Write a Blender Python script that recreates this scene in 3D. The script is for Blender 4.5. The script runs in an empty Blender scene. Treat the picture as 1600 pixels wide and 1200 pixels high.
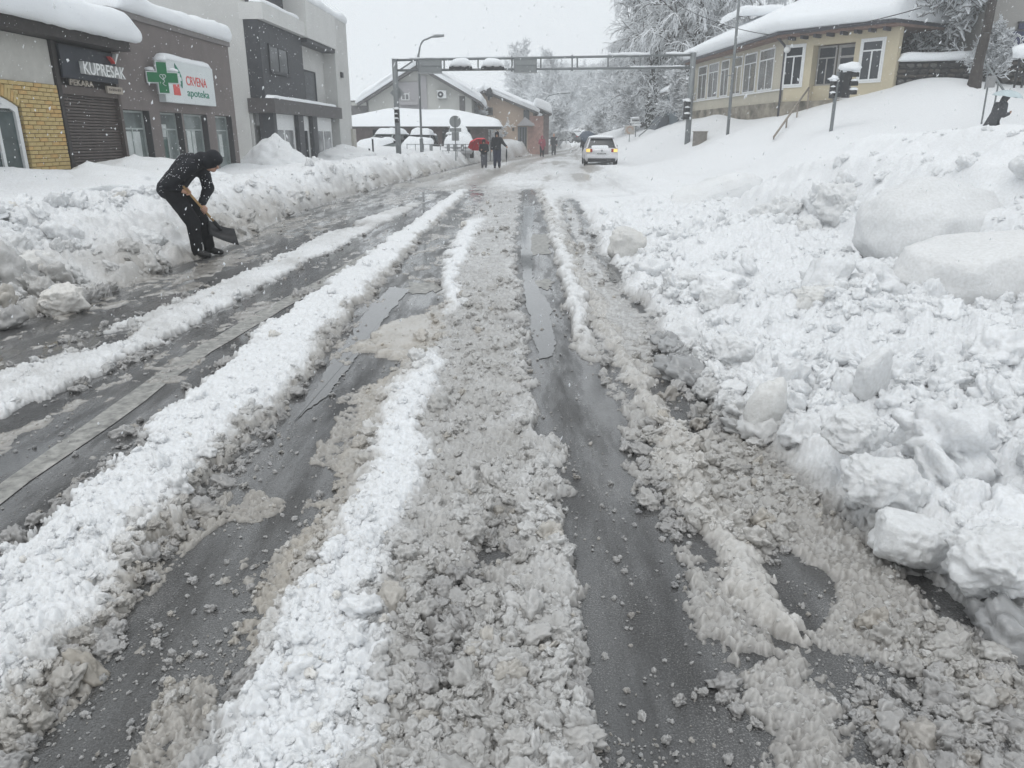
import bpy, bmesh, math, random
import numpy as np
from mathutils import Vector, Matrix, Euler

# ------------------------------------------------------------------ camera
SC = bpy.context.scene
COL = SC.collection
R = math.radians
PITCH = R(18.3)
CAMH = 1.6
FPX = 1164.0                      # focal length in photograph pixels (1600 wide)
CP, SP = math.cos(PITCH), math.sin(PITCH)
cam_d = bpy.data.cameras.new('camera')
cam_d.sensor_width = 36.0
cam_d.lens = 36.0 * FPX / 1600.0
cam_d.clip_start = 0.05
cam_d.clip_end = 2000.0
cam = bpy.data.objects.new('camera', cam_d)
cam.location = (0, 0, CAMH)
cam.rotation_euler = (math.pi / 2 - PITCH, 0, 0)
COL.objects.link(cam)
SC.camera = cam

# ------------------------------------------------------------------ sky
SUN_EL, SUN_AZ = R(62), R(-150)
world = bpy.data.worlds.new('World')
SC.world = world
world.use_nodes = True
nt = world.node_tree
nt.nodes.clear()
w_out = nt.nodes.new('ShaderNodeOutputWorld')
w_sky = nt.nodes.new('ShaderNodeTexSky')
w_sky.sky_type = 'NISHITA'
w_sky.sun_disc = False
w_sky.sun_elevation = SUN_EL
w_sky.sun_rotation = SUN_AZ
w_hsv = nt.nodes.new('ShaderNodeHueSaturation')
w_hsv.inputs['Saturation'].default_value = 0.12
w_bg1 = nt.nodes.new('ShaderNodeBackground')
w_bg1.inputs['Strength'].default_value = 0.05
w_bg2 = nt.nodes.new('ShaderNodeBackground')          # the cloud layer
w_bg2.inputs['Color'].default_value = (0.725, 0.765, 0.80, 1)
w_bg2.inputs['Strength'].default_value = 1.27
w_add = nt.nodes.new('ShaderNodeMixShader')
w_add.inputs[0].default_value = 0.92
nt.links.new(w_sky.outputs[0], w_hsv.inputs['Color'])
nt.links.new(w_hsv.outputs[0], w_bg1.inputs['Color'])
nt.links.new(w_bg1.outputs[0], w_add.inputs[1])
nt.links.new(w_bg2.outputs[0], w_add.inputs[2])
nt.links.new(w_add.outputs[0], w_out.inputs['Surface'])

sun_d = bpy.data.lights.new('sun', 'SUN')
sun_d.energy = 0.85
sun_d.angle = R(40)
sun_d.color = (1.0, 0.985, 0.96)
sun = bpy.data.objects.new('sun', sun_d)
sun.rotation_euler = (math.pi / 2 - SUN_EL, 0, R(-30))
COL.objects.link(sun)

SC.view_settings.view_transform = 'Standard'
SC.view_settings.look = 'None'
SC.view_settings.exposure = 0.0
SC.view_settings.gamma = 1.0
SC.view_settings.use_curve_mapping = False
SC.render.engine = 'CYCLES'
cy = SC.cycles
cy.use_denoising = True
cy.denoiser = 'OPENIMAGEDENOISE'
cy.denoising_input_passes = 'RGB_ALBEDO_NORMAL'
cy.use_adaptive_sampling = True
cy.adaptive_threshold = 0.02
cy.max_bounces = 8
cy.diffuse_bounces = 4
cy.glossy_bounces = 3
cy.transmission_bounces = 3
cy.transparent_max_bounces = 6
cy.volume_bounces = 1
cy.sample_clamp_indirect = 6.0
cy.caustics_reflective = False
cy.caustics_refractive = False
SC.render.filter_size = 1.3

# ------------------------------------------------------------------ helpers
def ray(u, v):
    a, b = (u - 800.0) / FPX, (600.0 - v) / FPX
    return Vector((a, CP + b * SP, -SP + b * CP))
def gp(u, v, z=0.0):
    """where the sight line through a photograph pixel meets the level z"""
    d = ray(u, v); t = (z - CAMH) / d.z
    return Vector((d.x * t, d.y * t, z))
def at(u, v, y):
    """where it meets the upright plane y metres ahead"""
    d = ray(u, v); t = y / d.y
    return Vector((d.x * t, y, CAMH + d.z * t))
def pxm(y):
    return FPX / CP / CP / y

def tag(o, label=None, cat=None, group=None, kind=None):
    if label: o['label'] = label
    if cat: o['category'] = cat
    if group: o['group'] = group
    if kind: o['kind'] = kind
    return o
def empty(name, loc=(0, 0, 0), rz=0.0, label=None, cat=None, group=None):
    o = bpy.data.objects.new(name, None)
    o.location = loc; o.rotation_euler = (0, 0, rz); o.empty_display_size = 0.2
    COL.objects.link(o)
    return tag(o, label, cat, group)
def link(name, me, mats, parent=None):
    o = bpy.data.objects.new(name, me)
    if mats is not None:
        for m in (mats if isinstance(mats, (list, tuple)) else [mats]):
            me.materials.append(m)
    COL.objects.link(o)
    if parent is not None: o.parent = parent
    return o
def copy_tree(o, parent=None):
    c = o.copy(); COL.objects.link(c)
    if parent is not None: c.parent = parent
    for ch in list(o.children): copy_tree(ch, c)
    return c

def np_mesh(name, verts, faces, smooth=True):
    """mesh from an (n,3) array and an (m,3|4) array"""
    me = bpy.data.meshes.new(name)
    verts = np.asarray(verts, dtype=np.float32); faces = np.asarray(faces, dtype=np.int32)
    n, k = faces.shape
    me.vertices.add(len(verts)); me.vertices.foreach_set('co', verts.ravel())
    me.loops.add(n * k); me.loops.foreach_set('vertex_index', faces.ravel())
    me.polygons.add(n)
    me.polygons.foreach_set('loop_start', np.arange(0, n * k, k, dtype=np.int32))
    me.polygons.foreach_set('loop_total', np.full(n, k, dtype=np.int32))
    me.update(calc_edges=True)
    me.polygons.foreach_set('use_smooth', np.full(n, smooth, dtype=bool))
    return me
def pt_attr(me, name, arr, typ='FLOAT'):
    a = me.attributes.new(name, typ, 'POINT')
    if typ == 'FLOAT': a.data.foreach_set('value', np.asarray(arr, np.float32).ravel())
    elif typ == 'INT': a.data.foreach_set('value', np.asarray(arr, np.int32).ravel())
    elif typ == 'FLOAT_VECTOR': a.data.foreach_set('vector', np.asarray(arr, np.float32).ravel())
    elif typ == 'FLOAT_COLOR': a.data.foreach_set('color', np.asarray(arr, np.float32).ravel())

# -- numpy noise
def _h(ix, iy, s):
    x = (ix.astype(np.int64) * 374761393 + iy.astype(np.int64) * 668265263 + s * 1442695041) & 0xFFFFFFFF
    x = ((x ^ (x >> 13)) * 1274126177) & 0xFFFFFFFF
    x = ((x ^ (x >> 16)) * 2246822519) & 0xFFFFFFFF
    x = x ^ (x >> 15)
    return x
def _r(ix, iy, s):
    return (_h(ix, iy, s) & 0xFFFFFF).astype(np.float32) / np.float32(16777216.0)
def vnoise(x, y, s=0):
    ix, iy = np.floor(x), np.floor(y)
    fx, fy = (x - ix).astype(np.float32), (y - iy).astype(np.float32)
    ix, iy = ix.astype(np.int64), iy.astype(np.int64)
    ux, uy = fx * fx * (3 - 2 * fx), fy * fy * (3 - 2 * fy)
    a, b = _r(ix, iy, s), _r(ix + 1, iy, s)
    c, d = _r(ix, iy + 1, s), _r(ix + 1, iy + 1, s)
    return (a + (b - a) * ux) * (1 - uy) + (c + (d - c) * ux) * uy
def fbm(x, y, s=0, o=3):
    t, a, n = 0, 0.5, 0
    for k in range(o):
        t = t + a * vnoise(x, y, s + k * 7); n += a
        x, y, a = x * 2.03 + 11.3, y * 2.03 - 4.7, a * 0.5
    return t / n
def sstep(a, b, x):
    t = np.clip((x - a) / (b - a), 0, 1)
    return t * t * (3 - 2 * t)
def lumps(x, y, c, s, dens=1.0, sq=0.8):
    """height (in units of c) of a bed of rounded lumps, cell size c"""
    px, py = x / c, y / c
    ix, iy = np.floor(px).astype(np.int64), np.floor(py).astype(np.int64)
    best = np.zeros(np.shape(x), np.float32); acc = np.zeros(np.shape(x), np.float32)
    for dx in (-1, 0, 1):
        for dy in (-1, 0, 1):
            hx, hy = ix + dx, iy + dy
            r = 0.35 + 0.42 * _r(hx, hy, s + 3) ** 1.5
            keep = _r(hx, hy, s + 5) < dens
            ex = (px - (hx + 0.5 + 0.8 * (_r(hx, hy, s) - 0.5))).astype(np.float32)
            ey = (py - (hy + 0.5 + 0.8 * (_r(hx, hy, s + 1) - 0.5))).astype(np.float32)
            an = _r(hx, hy, s + 9) * 3.1416; ca, sa = np.cos(an), np.sin(an)
            q = ((ex * ca + ey * sa) ** 2) * 1.5 + ((ey * ca - ex * sa) ** 2) * 0.75
            h = np.sqrt(np.maximum(r * r - q, 0)) * (sq * (0.7 + 0.6 * _r(hx, hy, s + 11)))
            acc += np.where(keep, h, 0) ** 3
    return np.cbrt(acc)

# -- materials
MATS = {}
def bsdf(name):
    m = bpy.data.materials.new(name); m.use_nodes = True
    MATS[name] = m
    t = m.node_tree
    return m, t, t.nodes['Principled BSDF']
def N(t, kind, **kw):
    n = t.nodes.new(kind)
    for k, v in kw.items():
        if k in ('op',): n.operation = v
        else: n.inputs[k].default_value = v
    return n
def mat(name, col, rough=0.6, spec=0.4, var=0.12, scale=6.0, bump=0.0, bscale=30.0, metal=0.0, col2=None, detail=4.0, emit=None):
    """paint, plaster, metal ...: a base colour broken up by noise, with fine relief"""
    if name in MATS: return MATS[name]
    m, t, p = bsdf(name)
    tc = t.nodes.new('ShaderNodeTexCoord')
    nz = N(t, 'ShaderNodeTexNoise', Scale=scale, Detail=detail, Roughness=0.6)
    t.links.new(tc.outputs['Object'], nz.inputs['Vector'])
    rp = t.nodes.new('ShaderNodeValToRGB')
    rp.color_ramp.elements[0].position = 0.3; rp.color_ramp.elements[1].position = 0.7
    a = [c * (1 - var) for c in col]
    b = list(col2) if col2 else [min(c * (1 + var), 0.95) for c in col]
    rp.color_ramp.elements[0].color = (*a, 1); rp.color_ramp.elements[1].color = (*b, 1)
    t.links.new(nz.outputs['Fac'], rp.inputs[0]); t.links.new(rp.outputs[0], p.inputs['Base Color'])
    p.inputs['Roughness'].default_value = rough
    p.inputs['Specular IOR Level'].default_value = spec
    p.inputs['Metallic'].default_value = metal
    if bump:
        nb = N(t, 'ShaderNodeTexNoise', Scale=bscale, Detail=5.0, Roughness=0.65)
        t.links.new(tc.outputs['Object'], nb.inputs['Vector'])
        bp = N(t, 'ShaderNodeBump', Strength=bump, Distance=0.02)
        t.links.new(nb.outputs['Fac'], bp.inputs['Height']); t.links.new(bp.outputs[0], p.inputs['Normal'])
    if emit:
        p.inputs['Emission Color'].default_value = (*emit[0], 1); p.inputs['Emission Strength'].default_value = emit[1]
    return m

def snow_mat(name, attr=None, instancer=False, wet=False):
    m, t, p = bsdf(name)
    geo = t.nodes.new('ShaderNodeNewGeometry')
    n1 = N(t, 'ShaderNodeTexNoise', Scale=160.0, Detail=4.0, Roughness=0.7)
    n2 = N(t, 'ShaderNodeTexNoise', Scale=38.0, Detail=5.0, Roughness=0.65)
    for n in (n1, n2): t.links.new(geo.outputs['Position'], n.inputs['Vector'])
    add = N(t, 'ShaderNodeMath', op='MULTIPLY_ADD'); add.inputs[1].default_value = 0.3
    t.links.new(n1.outputs['Fac'], add.inputs[0]); t.links.new(n2.outputs['Fac'], add.inputs[2])
    bp = N(t, 'ShaderNodeBump', Strength=0.75, Distance=0.014)
    t.links.new(add.outputs[0], bp.inputs['Height']); t.links.new(bp.outputs[0], p.inputs['Normal'])
    if attr:
        at_ = t.nodes.new('ShaderNodeAttribute'); at_.attribute_name = attr
        at_.attribute_type = 'INSTANCER' if instancer else 'GEOMETRY'
        mx = t.nodes.new('ShaderNodeMix'); mx.data_type = 'RGBA'; mx.blend_type = 'MULTIPLY'
        mx.inputs['Factor'].default_value = 1.0
        rp = t.nodes.new('ShaderNodeValToRGB')
        rp.color_ramp.elements[0].position = 0.25; rp.color_ramp.elements[0].color = (0.80, 0.79, 0.77, 1)
        rp.color_ramp.elements[1].position = 0.7; rp.color_ramp.elements[1].color = (1, 1, 1, 1)
        t.links.new(n2.outputs['Fac'], rp.inputs[0])
        t.links.new(at_.outputs['Color'], mx.inputs['A']); t.links.new(rp.outputs[0], mx.inputs['B'])
        t.links.new(mx.outputs['Result'], p.inputs['Base Color'])
        ro = N(t, 'ShaderNodeMapRange'); ro.inputs['From Min'].default_value = 0.0; ro.inputs['From Max'].default_value = 1.0
        ro.inputs['To Min'].default_value = 0.85; ro.inputs['To Max'].default_value = 0.07
        t.links.new(at_.outputs['Alpha'], ro.inputs['Value']); t.links.new(ro.outputs[0], p.inputs['Roughness'])
        for sock, a_, b_ in ((bp.inputs['Strength'], 0.60, 0.22), (p.inputs['Subsurface Weight'], 0.10, 0.55), (p.inputs['Coat Weight'], -0.25, 0.75)):   # wet slush is smooth and translucent
            mr_ = N(t, 'ShaderNodeMapRange'); mr_.inputs['To Min'].default_value = a_; mr_.inputs['To Max'].default_value = b_
            t.links.new(at_.outputs['Alpha'], mr_.inputs['Value']); t.links.new(mr_.outputs[0], sock)
        p.inputs['Coat Roughness'].default_value = 0.12
    else:
        p.inputs['Base Color'].default_value = (0.84, 0.86, 0.88, 1)
        p.inputs['Roughness'].default_value = 0.8
    p.inputs['Specular IOR Level'].default_value = 0.45
    p.inputs['Subsurface Weight'].default_value = 0.22
    p.inputs['Subsurface Radius'].default_value = (1.0, 1.05, 1.1)
    p.inputs['Subsurface Scale'].default_value = 0.02
    return m
# ------------------------------------------------------------------ the snow-covered ground
# edges of tracks and ridges along the street, read off on the road surface: each is x as a function of y
def edge(pts, z=0.0):
    w = sorted(((gp(u, v, z).y, gp(u, v, z).x) for u, v in pts))
    return np.array([a for a, b in w]), np.array([b for a, b in w])
def E(e, y): return np.interp(y, e[0], e[1])

BANK = edge([(-330, 640), (0, 515), (90, 487), (150, 470), (230, 432), (300, 408), (380, 378), (420, 352), (500, 322), (600, 291), (700, 266), (740, 256), (800, 247), (860, 238), (905, 231)])
R0L = edge([(-300, 690), (0, 575), (150, 512), (300, 455), (420, 400), (480, 372), (560, 340), (640, 318), (700, 292), (760, 275)])
R0R = edge([(-300, 790), (0, 668), (60, 640), (200, 580), (300, 522), (420, 450), (480, 420), (540, 388), (620, 345), (700, 300), (765, 277)])
LNL = edge([(-510, 1150), (-120, 850), (0, 757), (130, 665), (300, 548), (400, 490), (500, 437), (600, 378)])
LNR = edge([(-440, 1150), (-100, 880), (0, 788), (140, 690), (312, 563), (410, 502), (510, 445), (606, 384)])
R1L = edge([(-350, 1100), (0, 850), (100, 768), (200, 672), (300, 590), (400, 508), (500, 440), (600, 375), (690, 312), (715, 296)])
R1R = edge([(-60, 1250), (20, 1180), (130, 1040), (230, 900), (310, 800), (430, 665), (500, 575), (560, 492), (600, 448), (660, 372), (705, 330), (732, 300)])
CL = edge([(160, 1500), (330, 1200), (400, 1060), (470, 920), (520, 800), (560, 710), (600, 620), (650, 540), (690, 470), (690, 420), (712, 365), (745, 325)])
CW = edge([(560, 1500), (600, 1200), (620, 1050), (660, 900), (670, 780), (680, 700), (695, 620), (712, 540), (722, 470), (728, 420), (752, 365), (785, 325)])
T2L = edge([(950, 1500), (936, 1200), (921, 1020), (903, 920), (881, 820), (861, 720), (841, 620), (821, 520), (813, 450), (808, 400), (812, 330), (816, 312)])
T2R = edge([(1230, 1500), (1160, 1200), (1112, 1000), (1058, 900), (1010, 800), (975, 700), (945, 620), (902, 555), (893, 520), (880, 450), (866, 400), (850, 330), (842, 312)])
R2R = edge([(1300, 1500), (1225, 1200), (1160, 1000), (1100, 900), (1050, 800), (1015, 720), (1000, 660), (975, 610), (938, 540), (920, 480), (905, 430), (893, 380), (880, 330), (872, 310)])
TAL = edge([(1500, 1500), (1290, 1120), (1230, 1020), (1150, 930), (1110, 860), (1060, 760), (1012, 660), (1000, 640)])
TAR = edge([(1580, 1500), (1360, 1120), (1290, 1020), (1220, 930), (1180, 860), (1110, 760), (1052, 665), (1030, 640)])
RB = edge([(1900, 1300), (1600, 1050), (1500, 965), (1420, 905), (1350, 835), (1290, 800), (1230, 742), (1160, 690), (1100, 640), (1045, 565), (1012, 505), (965, 440), (925, 380), (906, 330), (885, 300), (880, 285)])

ROAD_Z = 0.0
def tps(ctrl):
    P = np.array([(a, b) for a, b, c in ctrl], float); V = np.array([c for a, b, c in ctrl], float)
    def k(d2): return 0.5 * d2 * np.log(d2 + 1e-9)
    n = len(P); D = ((P[:, None] - P[None]) ** 2).sum(-1)
    A = np.zeros((n + 3, n + 3)); A[:n, :n] = k(D) + np.eye(n) * 0.25
    A[:n, n] = 1; A[:n, n + 1:] = P; A[n, :n] = 1; A[n + 1:, :n] = P.T
    w = np.linalg.solve(A, np.concatenate([V, [0, 0, 0]]))
    def f(x, y):
        z = w[n] + w[n + 1] * x + w[n + 2] * y
        for i in range(n):
            z = z + w[i] * k((x - P[i, 0]) ** 2 + (y - P[i, 1]) ** 2)
        return z
    return f
# snow level of the slope on the right and of the far street
HILL = tps([(4, 16, .15), (7, 18, .22), (10, 18, .3), (14, 17, .5), (19, 17, .8), (4, 22, .14), (8, 24, .2), (11.3, 24, .75), (14, 24, 1.1), (18, 24, 1.3), (23, 24, 1.6),
            (4, 30, .12), (7, 30, .2), (9.5, 31, .55), (12.4, 30, 1.95), (14.5, 31, 2.35), (16.6, 27, 1.45), (17.7, 31, 3.4), (20, 30, 2.6), (24, 30, 3.0),
            (5, 38, .15), (7.5, 40, .3), (9.2, 39, .95), (10.3, 38, 1.7), (12.6, 37.6, 2.5), (16.0, 33.8, 3.55), (17.3, 33, 3.9), (19.5, 34, 3.9), (25, 36, 4.2),
            (5.5, 46, .2), (7.6, 47, .6), (9.0, 45, .9), (11.2, 46, 2.55), (11, 52, 2.6), (15, 50, 3.2), (24, 50, 4.0), (7, 56, .5), (9, 58, 1.6), (12, 62, 2.7), (6.5, 70, .6), (12, 75, 2.8),
            (20, 75, 3.8), (4, 50, .1), (3, 70, .1), (2, 90, .1), (10, 95, 1.2), (25, 95, 3.5), (2, 125, .1), (25, 125, 3)])

def ground(x, y):
    """snow surface z and its look at plan position (x, y): z, colour (n,3), wetness"""
    x = np.asarray(x, np.float64); y = np.asarray(y, np.float64)
    sh = x.shape
    far = sstep(14, 40, y)
    # ragged edges: push the plan position about
    wx = (fbm(x * 3.1, y * 2.2, 11, 3) - 0.5) * 0.24 + (fbm(x * 13, y * 11, 12, 3) - 0.5) * 0.13 + (fbm(x * 42, y * 34, 13, 2) - 0.5) * 0.07
    wx = wx * (1 + 0.8 * far)
    xe = x + wx
    xs = x + (fbm(x * 1.4, y * 1.1, 14, 2) - 0.5) * 0.35 + (fbm(x * 5, y * 5, 15, 2) - 0.5) * 0.12      # smooth shift for steep faces
    n_mid = fbm(x * 1.7, y * 1.1, 31, 3)
    n_lo = fbm(x * 0.45, y * 0.35, 32, 3)
    n_hi = fbm(x * 9, y * 9, 33, 2)
    z = np.full(sh, -0.06); la = np.zeros(sh); ls = np.zeros(sh)      # level, lump height, share of big lumps
    white = np.zeros(sh); tan = np.zeros(sh); wet = np.ones(sh)
    def put(m, zz, lump, big, wh, tn, wt):
        nonlocal z, la, ls, white, tan, wet
        z = z + (np.maximum(z, zz) - z) * m
        la = la + (lump - la) * m; ls = ls + (big - ls) * m
        white = white + (wh - white) * m; tan = tan + (tn - tan) * m; wet = wet + (wt - wet) * m
    def band(a, b, soft=0.06):
        xa, xb = E(a, y), E(b, y)
        s = soft * (1 + y * 0.06)
        return sstep(xa - s, xa + s, xe) * (1 - sstep(xb - s, xb + s, xe)), np.clip((xe - xa) / np.maximum(xb - xa, 0.02), 0, 1)
    ymax = lambda v, s: 1 - sstep(v - s, v + s, y)
    # thin slush film on the whole carriageway, thick only in patches
    film = sstep(0.50, 0.70, n_mid + 0.25 * (n_hi - 0.5)) * 0.8
    put(film, -0.016 + 0.006 * n_hi, 0.020, 0.0, 0.16, 0.15, 0.9)
    # left lane: grey slush between bank and low ridge
    m, t = band(BANK, R0L, 0.10)
    strk = fbm(xs * 5.5 - y * 0.05, y * 0.55, 53, 4)
    put(m * sstep(0.34, 0.62, fbm(x * 1.3, y * 0.7, 41, 3) * 0.6 + strk * 0.45 + 0.28 * (n_hi - 0.5)), -0.008 + 0.016 * n_hi + 0.012 * strk, 0.014, 0, 0.24 + 0.3 * (strk - 0.4), 0.40, 0.8)
    # between low ridge and main ridge: slush patches on wet asphalt
    m, t = band(R0R, R1L, 0.08)
    put(m * sstep(0.40, 0.68, fbm(x * 1.6, y * 0.6, 42, 3) * 0.55 + strk * 0.5 + 0.30 * (n_hi - 0.5)), -0.010 + 0.018 * n_hi + 0.010 * strk, 0.014, 0, 0.22 + 0.3 * (strk - 0.4), 0.36, 0.85)
    # low ridge on the left
    m, t = band(R0L, R0R, 0.10)
    t = np.clip((t - 0.14) / 0.78, 0, 1); m = m * sstep(0.0, 0.15, t) * sstep(1.0, 0.85, t)
    br = sstep(0.36, 0.56, fbm(x * 0.9, y * 0.55, 43, 3) + 0.12)
    put(m * br, 0.012 + 0.045 * np.sin(np.pi * t) ** 0.8, 0.045, 0.22, 0.58 + 0.5 * (n_mid - 0.4), 0.12, 0.40)
    # broken slush in the wheel track left of the centre
    m, t = band(R1R, CL, 0.05)
    s_ = sstep(0.56, 0.70, fbm(x * 4.2, y * 2.4, 44, 3) + 0.10 * sstep(0.55, 1.0, t) + 0.07 * sstep(9.5, 12, y))
    s_ = sstep(0.25, 0.75, s_ + 0.9 * (n_hi - 0.5))
    put(m * s_, -0.012 + 0.016 * s_, 0.034, 0.0, 0.28, 0.42, 0.8)
    # centre: grey pebbly slush
    m, t = band(CL, T2L, 0.05)
    cov = sstep(0.26, 0.50, fbm(x * 2.6, y * 1.7, 45, 3) + 0.13 + 0.16 * sstep(2.8, 4.2, y) - 0.16 * sstep(3.3, 2.2, y) * sstep(0.35, 0.6, t) * (1 - sstep(0.75, 0.95, t)))
    put(m * (0.25 + 0.75 * cov), -0.006 + 0.026 * cov + 0.006 * n_hi, 0.046, 0.12, 0.33 + 0.10 * n_mid, 0.14, 0.75)
    lip = np.exp(-((xe - E(T2L, y) + 0.07) / 0.07) ** 2) * ymax(14, 3)
    z = z + 0.008 * lip; white = white + 0.09 * lip
    # white crest on its left side
    m, t = band(CL, CW, 0.10); t = np.clip((t - 0.03) / 0.93 + 0.30 * (n_hi - 0.5) * (t > 0.4), 0, 1); m = m * sstep(1.0, 0.66, t)
    prof = np.sin(np.pi * np.clip(t, 0, 1)) ** 0.55
    gap = 1 - sstep(0.0, 1.0, np.exp(-((y - 6.2) / 0.75) ** 2) * 1.2)
    cr = m * np.clip(gap, 0.0, 1) * ymax(15.5, 1.5)
    put(cr, 0.004 + 0.060 * prof * (0.5 + 1.0 * n_mid), 0.038, 0.16, 0.80 + 0.3 * (prof - 0.6), 0.12 * (1 - prof), 0.30)
    # brown wash of silt along its left foot
    sil = np.exp(-((xe - E(CL, y) - 0.02) / (0.085 + 0.01 * y)) ** 2) * sstep(1.6, 2.4, y) * ymax(7.6, 0.7)
    sil = sstep(0.30, 0.75, sil * 1.2 + 0.5 * (n_hi - 0.5) + 0.5 * (n_mid - 0.5))
    put(sil * (1 - 0.7 * cr), 0.004 + 0.014 * n_mid, 0.022, 0, 0.38, 0.80, 0.75)
    slab = np.exp(-(((xe + 0.92 - 0.10 * (y - 6.3)) / 0.30) ** 2) - ((y - 6.15) / 0.85) ** 2)
    slab = sstep(0.30, 0.7, slab + 0.45 * (n_hi - 0.5))
    put(slab, 0.018 + 0.02 * slab, 0.012, 0, 0.46, 0.75, 0.7)
    # main ridge
    m, t = band(R1L, R1R, 0.07)
    t = np.clip((t - 0.17) / 0.79, 0, 1)
    prof = np.clip(np.sin(np.pi * t ** 0.80) ** 0.6, 0, 1)
    m = m * sstep(0.0, 0.12, t + 0.05)
    mr = m * ymax(25.0, 2.0)
    flank = sstep(0.55, 0.85, t)
    put(mr, 0.0 + 0.088 * prof * (0.6 + 0.8 * n_mid), 0.036 + 0.03 * flank, 0.22, 0.52 + 0.46 * sstep(0.30, 0.85, prof + 0.35 * (n_mid - 0.5)) - 0.20 * sstep(0.62, 0.95, t), 0.10 + 0.40 * sstep(0.66, 0.95, t) * n_mid, 0.30 + 0.35 * sstep(0.65, 1, t))
    # narrow ridge right of the right wheel track
    m, t = band(T2R, R2R, 0.05)
    hi = sstep(5.2, 6.6, y)
    prof = np.sin(np.pi * t) ** 0.7
    pat = 0.35 + 0.65 * sstep(0.34, 0.52, fbm(x * 2.7, y * 1.4, 47, 3) + 0.06)
    pat = pat * sstep(0.2, 0.6, 0.6 + 1.2 * (n_hi - 0.5))
    put(m * (pat * (1 - hi) + hi) * ymax(25, 2), -0.016 + 0.018 * hi + (0.016 + 0.075 * hi) * prof, 0.045, 0.15, 0.36 + 0.42 * hi * prof, 0.22, 0.7 - 0.35 * hi)
    # third track: watery slush between it and the snow field
    past = sstep(19.5, 22.5, y + 2 * (n_mid - .5)) * sstep(0, .3, xe - E(T2R, y) - .1)
    put(past, 0.05 + 0.03 * n_mid, 0.06, 0.4, 0.80 + 0.3 * (n_mid - .5), 0.08, 0.4)
    m, t = band(R2R, RB, 0.08); m = m * ymax(21, 2)
    cov = sstep(0.34, 0.56, fbm(x * 2.0, y * 1.3, 48, 3) + 0.05 + 0.15 * sstep(6, 8, y))
    cov = sstep(0.2, 0.8, cov + 0.6 * (n_hi - 0.5))
    cov = np.maximum(cov, sstep(4.6, 6.0, y))
    put(m * (0.6 + 0.4 * cov), -0.006 + 0.020 * cov, 0.034 - 0.018 * sstep(4.5, 6, y), 0.08, 0.31 + 0.06 * n_mid + 0.10 * sstep(4.5, 6.5, y), 0.26, 0.85)
    m, t = band(T2R, TAL, 0.06)
    cov = sstep(0.30, 0.60, fbm(x * 3.4, y * 2.6, 54, 3) * 0.8 + 0.12 + 0.35 * (n_hi - 0.5)) * ymax(4.6, 0.6)
    put(m * cov, -0.010 + 0.026 * cov, 0.046, 0.12, 0.33 + 0.1 * (n_mid - .5), 0.18, 0.8)
    m, t = band(TAL, TAR, 0.07)
    tn = sstep(0.25, 0.75, m * sstep(1.9, 2.3, y) * 1.25 + 0.45 * (n_hi - 0.5) * m)
    put(tn, 0.010 + 0.04 * np.sin(np.pi * t), 0.016, 0.0, 0.50, 0.50, 0.75)
    # street beyond the crossing: churned packed snow
    xr = np.interp(y, [20, 41, 55, 80, 120], [0.0, 1.0, 2.4, 5.0, 9.0])
    onroad = sstep(22.5, 28, y + 3.5 * (n_mid - .5)) * sstep(0.0, 0.6, xe - E(BANK, y)) * (1 - sstep(3.0, 4.5, xe - xr))
    xq = xs - xr
    q = fbm(xq * 1.1, y * 0.13, 49, 4)
    # two brown ruts on the left of the street
    rut = np.clip(np.exp(-((xe - E(BANK, y) - 1.0) / 0.55) ** 2) + 0.9 * np.exp(-((xe - E(BANK, y) - 2.9) / 0.5) ** 2), 0, 1) * sstep(0.30, 0.55, q + 0.12)
    rut = np.clip(rut + 0.55 * sstep(0.52, 0.66, fbm(xq * 1.3, y * 0.10, 50, 4)), 0, 1)
    put(onroad, 0.035 + 0.06 * q - 0.062 * rut, 0.085 - 0.05 * rut, 0.45, 0.66 - 0.75 * rut + 0.8 * (q - 0.5), 0.10 + 0.22 * rut, 0.55)
    # ------------ right-hand snow field, debris of the plough
    dR = xs - E(RB, y)
    pz = sstep(-0.06, 0.20, 0.5 * dR + 0.5 * (xe - E(RB, y)))
    fld = 0.03 + 0.30 * sstep(-0.1, 2.0, dR) + 0.22 * (n_lo - 0.5) * sstep(0, 1, dR) + 0.16 * (n_mid - 0.5) * sstep(0, .4, dR)
    fld = np.maximum(fld, 0.02)
    edge_d = 1 - sstep(0.1, 0.75, dR + 0.3 * (n_mid - 0.5))
    nearfield = 1 - sstep(15, 20, y)
    put(pz * (1 - sstep(19, 24, y)), fld * (0.5 + 0.5 * nearfield) + 0.02, 0.10 * nearfield + 0.04, 0.75, 0.97 - 0.30 * edge_d * (1 - 0.5 * sstep(5, 9, y)), 0.10 * edge_d, 0.15 + 0.35 * edge_d)
    # windrow along the right roadside
    xf = np.interp(y, [2, 6.5, 9.5, 12, 14.5, 16.5], [4.35, 4.55, 4.45, 4.25, 3.9, 4.5]) + (n_lo - 0.5) * 0.6
    we = 1 - sstep(13.2, 17.0, y + 0.5 * (n_mid - 0.5) + 0.25 * (x - 5))
    wcrest = np.interp(y, [3, 6, 8, 11, 13, 14.5, 16], [1.2, 1.40, 1.50, 1.58, 1.42, 1.0, 0.4])
    face = 0.45 * sstep(-0.25, 0.45, xs - xf) + 0.30 * sstep(0.35, 1.0, xs - xf + 0.5 * (n_lo - 0.5)) + 0.25 * sstep(0.9, 2.0, xs - xf)
    back = 1 - 0.12 * sstep(2.6, 6.0, x - xf)
    wz = face * wcrest * back * we + 0.20 * (fbm(x * 0.9, y * 0.9, 51, 3) - 0.5) * face
    m = sstep(-0.25, 0.1, xs - xf) * we
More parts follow.
